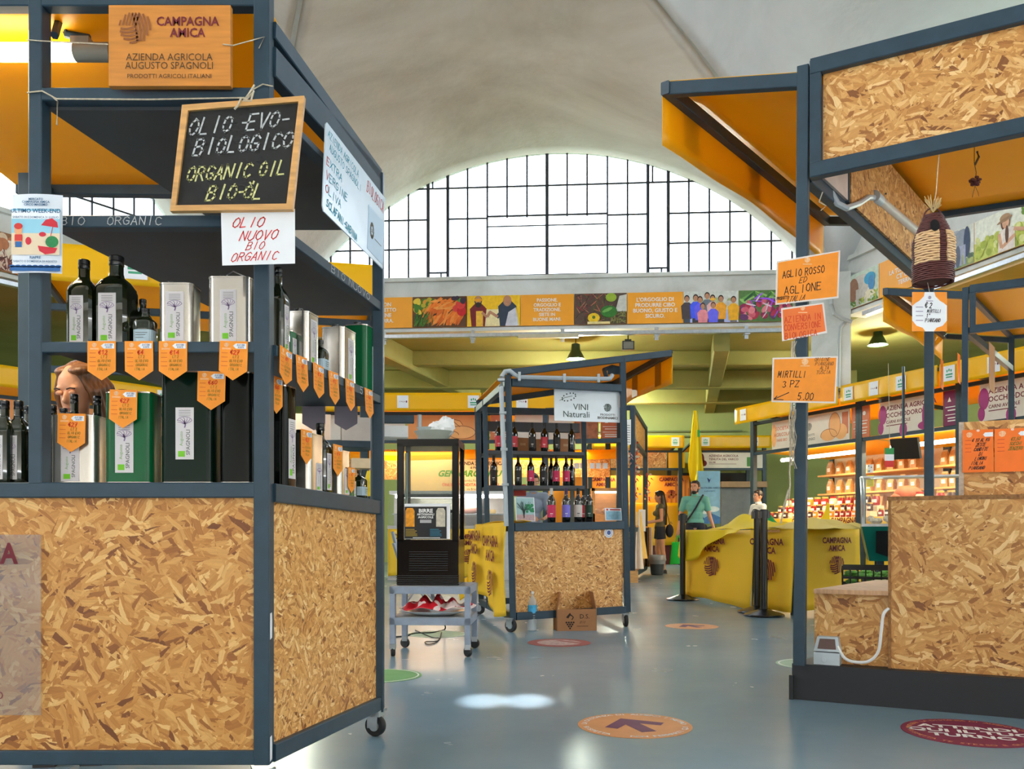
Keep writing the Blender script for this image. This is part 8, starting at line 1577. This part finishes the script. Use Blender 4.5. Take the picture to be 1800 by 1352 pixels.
for i, px in enumerate((1138, 1141, 1144)): p = lerp(SA, SB, .99+.02*i); mb = MB(); mb.box(-.02, .02, -.02, .25, .15, .95, Matrix.Translation((PX(px, 18.0), 17.9, 0))); tag(mb.build('wood_board', [mat('dark_slat', (90, 70, 50), .6), WOOD, mat('pale_slat', (210, 206, 196), .5)][i], loc=(PX(px, 18.0), 17.9, 0)), ('dark narrow board leaning at the end of the chilli stall', 'wooden narrow board between the dark and the pale one', 'pale narrow board at the end of the chilli stall, next to the woman')[i], 'board')
# ================================================================ people
def remeshed(name, mb, m, parent, vox=.009, smooth=6):
    """fuse the collected volumes into one continuous skin"""
    o = bpy.data.objects.new(name, mb.mesh(name, m)); COL.objects.link(o)
    a = o.modifiers.new('r', 'REMESH'); a.mode = 'VOXEL'; a.voxel_size = vox; a.use_smooth_shade = True
    b = o.modifiers.new('s', 'SMOOTH'); b.factor = .5; b.iterations = smooth
    dg = bpy.context.evaluated_depsgraph_get(); me = bpy.data.meshes.new_from_object(o.evaluated_get(dg)); old = o.data; o.modifiers.clear(); o.data = me; bpy.data.meshes.remove(old)
    me.polygons.foreach_set('use_smooth', [True]*len(me.polygons)); o.parent = parent; return o
def hand_geo(mb, w, dirv, side_, curl=.5):
    """palm, four unequal bent fingers and a thumb leaving the palm's side"""
    d = V(dirv).normalized(); up = V((0, 1, 0)) if abs(d.y) < .8 else V((0, 0, 1)); s = d.cross(up).normalized(); n = s.cross(d).normalized(); w = V(w)
    for k in (-.022, 0, .022): mb.cap(w+s*k*.6, w+d*.075+s*k, .016, .013, 8)
    for i, (k, L) in enumerate(((-.033, .062), (-.011, .075), (.011, .07), (.033, .052))):
        a = w+d*.08+s*k; b_ = a+(d*math.cos(curl*.6)+n*math.sin(curl*.6)).normalized()*L*.55; c = b_+(d*math.cos(curl*1.6)+n*math.sin(curl*1.6)).normalized()*L*.5; mb.cap(a, b_, .0095, .0085, 8); mb.cap(b_, c, .0085, .007, 8)
    t0 = w+d*.02+s*.026*side_; t1 = t0+(d*.7+s*side_*.8+n*.3).normalized()*.04; mb.cap(t0, t1, .012, .010, 8); mb.cap(t1, t1+(d+s*side_*.2+n*.4).normalized()*.03, .010, .008, 8)
def person(label, loc, rotz, h=1.75, sex='m', arms=None, legs=None, skin=SKIN, lean=0.0, head_turn=0.0, head_tilt=0.0, shirt=None, sleeve=.5, trousers=None, tlen=1.0, shoes=True, hair=None, hair_m=None, shirt_name='shirt', vox=.009, lids=False):
    t = thing('person', label, 'person', loc, rotz); k = h/1.75; f = .9 if sex == 'f' else 1.0; S = lambda x, y, z: V((x*k, (y-lean*max(0, z-.95))*k, z*k))
    sh = .185*f; J = dict(hipL=S(-.085, 0, .92), hipR=S(.085, 0, .92), kneeL=S(-.09, -.01, .50), kneeR=S(.095, -.01, .50), ankL=S(-.09, .02, .08), ankR=S(.10, .02, .08), shL=S(-sh, 0, 1.42), shR=S(sh, 0, 1.42), elL=S(-sh-.05, .02, 1.13), elR=S(sh+.05, .02, 1.13), wrL=S(-sh-.06, -.05, .88), wrR=S(sh+.06, -.05, .88))
    for kk, v in (arms or {}).items(): J[kk] = S(*v)
    for kk, v in (legs or {}).items(): J[kk] = S(*v)
    hc = S(0, -.015, 1.635); hr = Matrix.Translation(hc) @ Matrix.Rotation(head_turn, 4, 'Z') @ Matrix.Rotation(head_tilt, 4, 'X') @ Matrix.Scale(k, 4); HP = lambda x, y, z: hr @ V((x, y, z))
    mb = MB()
    def ell(c, r): mb.ell(c, tuple(x*k for x in r), 14)
    ell(S(0, 0, .97), (.158, .105, .13)); ell(S(0, .0, 1.12), (.135*f, .092, .16)); ell(S(0, .005, 1.29), (.165*f, .105, .17))
    mb.cap(J['shL'], J['shR'], .055*k, .055*k); mb.cap(S(0, .01, 1.42), S(0, -.0, 1.56), .058*k*f, .05*k*f)
    for s_ in 'LR':
        mb.cap(J['hip'+s_], J['knee'+s_], .082*k, .056*k); mb.cap(J['knee'+s_], lerp(J['knee'+s_], J['ank'+s_], .35)+V((0, .012, 0)), .054*k, .056*k); mb.cap(lerp(J['knee'+s_], J['ank'+s_], .35)+V((0, .012, 0)), J['ank'+s_], .055*k, .036*k); mb.cap(J['ank'+s_]-V((0, -.02, .04))*k, J['ank'+s_]-V((0, .15, .05))*k, .036*k, .028*k)
        mb.cap(J['sh'+s_], J['el'+s_], .05*k*f, .038*k*f); mb.cap(J['el'+s_], J['wr'+s_], .038*k*f, .026*k*f); hand_geo(mb, J['wr'+s_], J['wr'+s_]-J['el'+s_], 1 if s_ == 'L' else -1)
    # head: skull, face, jaw, nose, brow, lips, ears
    mb.ell((0, .012, .025), (.076, .094, .098), 18, hr); mb.ell((0, -.028, -.035), (.058, .062, .082), 16, hr); mb.ell((0, -.055, -.085), (.034, .034, .03), 12, hr); mb.cyl(HP(0, -.088, .012), HP(0, -.106, -.026), .007*k, .0115*k, 10); mb.ell((0, -.099, -.028), (.014, .011, .009), 10, hr); mb.ell((-.03, -.066, .028), (.028, .018, .012), 10, hr); mb.ell((.03, -.066, .028), (.028, .018, .012), 10, hr); mb.ell((0, -.083, -.058), (.024, .012, .009), 10, hr)
    for s_ in (-1, 1): mb.ell((s_*.08, .012, -.012), (.012, .022, .034), 10, hr)
    body = remeshed('body', mb, skin, t, vox)
    EY = mat('eye_white', (226, 220, 214), .3, var=0); EI = mat('eye_dark', (34, 24, 20), .3, var=0); BR = mat('brow_hair', (60, 42, 30), .8, var=0); LP = mat('lips', (176, 96, 86), .5, var=0)
    for s_ in (-1, 1):
        e = MB(); e.ell((s_*.031, -.079, .006), (.014, .010, .008), 10, hr); eo = e.build('eye', EY, t, world=False); e = MB(); e.ell((s_*.031, -.088, .006), (.006, .003, .006), 8, hr); e.build('iris', EI, eo, world=False)
        if lids: e = MB(); e.ell((s_*.031, -.082, .010), (.0165, .0125, .011), 10, hr); e.build('eyelid', skin, t, world=False)
        e = MB(); e.tube([HP(s_*.016, -.094, .028), HP(s_*.032, -.092, .033), HP(s_*.05, -.082, .028)], .0035*k, 5); e.build('eyebrow', BR, t, world=False)
    e = MB(); e.tube([HP(-.022, -.092, -.058), HP(0, -.098, -.057), HP(.022, -.092, -.058)], .004*k, 5); e.build('mouth', LP, t, world=False)
    if shirt:
        c = MB(); g = .014*k
        for cc, r in ((S(0, 0, 1.0), (.165, .112, .13)), (S(0, 0, 1.13), (.146*f, .104, .16)), (S(0, .005, 1.29), (.176*f, .116, .165))): c.ell(cc, tuple(x*k for x in r), 14)
        c.cap(J['shL'], J['shR'], .066*k, .066*k)
        if sex == 'f': c.ell(S(-.07, -.085, 1.28), (.065*k, .06*k, .06*k), 12); c.ell(S(.07, -.085, 1.28), (.065*k, .06*k, .06*k), 12)
        if sleeve > 0:
            for s_ in 'LR':
                c.cyl(J['sh'+s_], lerp(J['sh'+s_], J['el'+s_], min(1, sleeve*1.3)), .062*k*f, .06*k*f, 14)
                if sleeve >= 1: c.cyl(J['el'+s_], lerp(J['el'+s_], J['wr'+s_], .93), .052*k*f, .04*k*f, 14); c.ell(J['el'+s_], (.054*k*f,)*3, 12)
        remeshed(shirt_name, c, shirt, t, vox)
        if sex == 'm' and sleeve: c = MB(); c.lathe([(.062*k, 1.475*k), (.066*k, 1.50*k), (.058*k, 1.525*k), (.053*k, 1.52*k)], 20, Matrix.Translation((0, -lean*.53*k+.002, 0)) @ Matrix.Diagonal((1, 1.05, 1, 1))); c.build('collar', shirt, t, world=False)
    if trousers:
        c = MB(); c.ell(S(0, 0, .97), (.168*k, .118*k, .10*k), 14)
        for s_ in 'LR':
            kn = J['knee'+s_]; hp = J['hip'+s_]
            if tlen < .6: c.cyl(hp, lerp(hp, kn, tlen*1.3), .102*k, .10*k, 16); c.ell(hp, (.104*k,)*3, 12)
            else: c.cap(hp, kn, .098*k, .072*k); c.cyl(kn, lerp(kn, J['ank'+s_], .98), .07*k, .058*k, 14)
        remeshed('trousers' if tlen > .6 else 'shorts', c, trousers, t, vox)
    if shoes:
        for s_ in 'LR':
            a = J['ank'+s_]; c = MB(); c.cap(V((a.x, a.y+.03*k, .045*k)), V((a.x, a.y-.14*k, .038*k)), .046*k, .038*k, 14); c.box(a.x-.045*k, a.x+.045*k, a.y-.18*k, a.y+.07*k, 0, .02*k); c.build('shoe', mat('shoe_grey', (70, 66, 66), .6), t, world=False)
    if hair: c = MB(); hair(c, hr, HP, k); remeshed('hair', c, hair_m, t, vox*.8, 3)
    return t, J, hr, k
HAIR_D = mat('dark_hair', (38, 26, 22), .42, var=.3, scale=90, stretch=(1, 1, .08)); HAIR_B = mat('honey_brown_hair', (128, 82, 48), .38, var=.45, scale=120, stretch=(1, .6, .1)); NAVY = mat('navy_cloth', (30, 34, 48), .8, var=.1, scale=40); TEAL = mat('teal_cloth', (112, 180, 164), .8, var=.06, scale=40)
def short_hair(c, hr, HP, k):
    c.ell((0, .026, .046), (.08, .096, .088), 18, hr); c.ell((0, -.04, .098), (.056, .04, .026), 12, hr)
    for s_ in (-1, 1): c.ell((s_*.07, .02, .03), (.016, .05, .05), 10, hr)
def beard_hair(c, hr, HP, k):
    short_hair(c, hr, HP, k)
def long_hair(length, spread=.10):
    def f(c, hr, HP, k):
        c.ell((0, .022, .04), (.086, .104, .096), 18, hr); c.ell((0, -.035, .092), (.06, .05, .03), 12, hr)
        top = HP(0, .05, .0)
        for i in range(9):
            a = math.pi*(.08+.84*i/8); p0 = HP(.078*math.cos(a), .03+.07*math.sin(a), .02); p1 = V((spread*k*math.cos(a), p0.y*0+top.y+.09*k*math.sin(a), top.z-.22*k)); p2 = V((spread*.95*k*math.cos(a), top.y+.1*k*math.sin(a), top.z-length*k)); c.cap(p0, p1, .03*k, .034*k, 8); c.cap(p1, p2, .034*k, .016*k, 8)
    return f
# man in the teal polo shirt, standing behind the long table
mx, my = PX(1222, 16.4), 16.4
man, MJ, mh, mk = person('person in teal polo shirt with a dark shoulder strap, holding a green bag', (mx, my, 0), -.25, 1.80, 'm', arms=dict(elL=(-.27, .04, 1.13), wrL=(-.30, -.02, .86), elR=(.25, .03, 1.13), wrR=(.33, -.08, .90)), shirt=TEAL, sleeve=.55, trousers=NAVY, hair=short_hair, hair_m=HAIR_D, head_turn=-.35, legs=dict(kneeL=(-.10, -.06, .5), ankL=(-.11, -.02, .08)))
c = MB(); c.ell((0, -.045, -.082), (.05, .046, .042), 14, mh); c.ell((0, -.085, -.075), (.03, .014, .03), 10, mh)
for s_ in (-1, 1): c.ell((s_*.056, -.01, -.05), (.014, .035, .045), 10, mh)
remeshed('beard', c, HAIR_D, man, .008, 3)
c = MB(); pts = [V((.14, -.02, 1.50)), V((.10, -.118, 1.42)), V((.02, -.142, 1.27)), V((-.08, -.13, 1.12)), V((-.17, -.06, 1.0)), V((-.12, .08, 1.1)), V((.04, .125, 1.35)), V((.14, .02, 1.50))]; 
sm = []
for i in range(len(pts)-1): sm += [lerp(pts[i], pts[i+1], q/4)*mk for q in range(4)]
c.tube(sm+[pts[-1]*mk], .017, 6); c.build('bag_strap', NAVY, man, world=False)
gb = thing('shopping_bag', 'bright green shopping bag hanging from the hand of the person in teal', 'bag', tuple(man.matrix_basis @ (MJ['wrL']+V((0, -.03, -.62))))); GBM = tarp('green_bag', (20, 214, 70), .3, .4)
c = MB(); c.grid(lambda u, v: (.15*(1-.25*v)*math.cos(2*math.pi*u)*(1+.1*math.sin(u*25)), .07*(1-.5*v)*math.sin(2*math.pi*u), .0+.40*v+.01*math.sin(u*19)), 28, 8); c.build('body', GBM, gb, world=False); c = MB(); c.tube([(-.05, 0, .39), (-.03, 0, .48), (0, 0, .535), (.03, 0, .48), (.05, 0, .39)], .012); c.build('handle', GBM, gb, world=False)
# woman in profile at the chilli stall
OLIVE_T = mat('olive_top', (104, 98, 70), .8, var=.08)
wom, WJ, wh, wk = person('person with long dark hair, olive top and navy shorts in profile at the chilli stall', (PX(1160, 18.3), 18.3, 0), -math.pi/2, 1.70, 'f', arms=dict(elL=(-.20, -.02, 1.13), wrL=(-.16, -.25, 1.09), elR=(.20, -.0, 1.13), wrR=(.17, -.24, 1.08)), shirt=OLIVE_T, sleeve=0, shirt_name='top', trousers=NAVY, tlen=.35, hair=long_hair(.60, .085), hair_m=HAIR_D, head_tilt=.12, legs=dict(kneeL=(-.085, -.04, .5), kneeR=(.09, .04, .5), ankR=(.09, .06, .08)))
sbg = thing('shoulder_bag', 'small black drawstring bag on the back of the long haired person', 'bag', tuple(V((PX(1160, 18.3)+.19, 18.25, .74)))); c = MB(); c.ell((0, 0, .14), (.085, .12, .14), 14); c.build('body', NAVY, sbg, world=False); c = MB(); c.tube([(0, 0, .27), (-.02, -.02, .38), (-.09, -.03, .62), (-.14, -.03, .76)], .006); c.tube([(0, 0, .27), (.03, .0, .33), (.05, -.02, .28)], .006); c.build('strap', NAVY, sbg, world=False)
# person in white shirt and black waistcoat behind the tables
per, PJ, ph_, pk_ = person('person in white shirt and black waistcoat, side view, behind the barrier posts', (PX(1333, 17.2), 17.2, 0), -math.pi/2+.3, 1.66, 'm', arms=dict(elL=(-.22, -.05, 1.15), wrL=(-.18, -.26, 1.05), elR=(.22, -.03, 1.14), wrR=(.2, -.24, 1.0)), shirt=mat('white_shirt', (226, 224, 220), .8, var=.04), sleeve=1.0, trousers=NAVY, hair=short_hair, hair_m=HAIR_D, head_tilt=.1)
c = MB(); S = lambda x, y, z: V((x, y, z))*pk_
for cc, r in ((S(0, 0, 1.02), (.172, .12, .12)), (S(0, 0, 1.14), (.156, .114, .16)), (S(0, .008, 1.29), (.178, .124, .15))): c.ell(cc, tuple(x*pk_ for x in r), 14)
remeshed('waistcoat', c, mat('black_cloth', (22, 22, 26), .8), per)
# shopkeeper behind the wine cart
shp, SJ, shh, sk_ = person('person in grey t-shirt leaning over the booth counter behind the wine cart bottles', (PX(935, 13.0), 13.0, 0), .15, 1.70, 'm', lean=.22, arms=dict(elL=(-.24, -.14, 1.15), wrL=(-.10, -.34, 1.10), elR=(.25, -.12, 1.14), wrR=(.12, -.36, 1.08)), shirt=mat('grey_shirt', (140, 150, 166), .8, var=.06), sleeve=.6, trousers=NAVY, hair=short_hair, hair_m=HAIR_D, head_tilt=.3)
# woman behind the oil tins
BRWN = mat('dark_jumper', (60, 52, 60), .8, var=.1)
SK2 = mat('warm_skin', (222, 156, 116), .5, var=.06, scale=16)
def bob(c, hr, HP, k):
    c.ell((0, .042, .040), (.088, .100, .094), 20, hr); c.ell((.035, .0, .098), (.05, .06, .022), 14, hr); c.ell((-.04, .005, .094), (.042, .056, .022), 14, hr)
    for s_ in (-1, 1):
        for j in range(5): c.cap(HP(s_*(.040+.006*j), -.03+.03*j, .088-.004*j), HP(s_*(.084+.004*j), -.02+.03*j, -.0), .016*k, .018*k, 8); c.cap(HP(s_*(.084+.004*j), -.02+.03*j, -.0), HP(s_*(.088+.004*j), .01+.03*j, -.22), .018*k, .012*k, 8)
cl_x, cl_y = PX(138, 3.36), 3.36
own, OJ, oh, ok_ = person('person with honey brown hair looking down behind the oil tins', (cl_x, cl_y, 0), .15, 1.49, 'f', lean=.0, lids=True, arms=dict(elL=(-.22, -.02, 1.13), wrL=(-.14, -.2, 1.0), elR=(.22, -.02, 1.13), wrR=(.14, -.2, 1.0)), skin=SK2, shirt=BRWN, sleeve=1.0, shirt_name='jumper', trousers=NAVY, hair=bob, hair_m=HAIR_B, head_tilt=.34, head_turn=-.30, vox=.006)
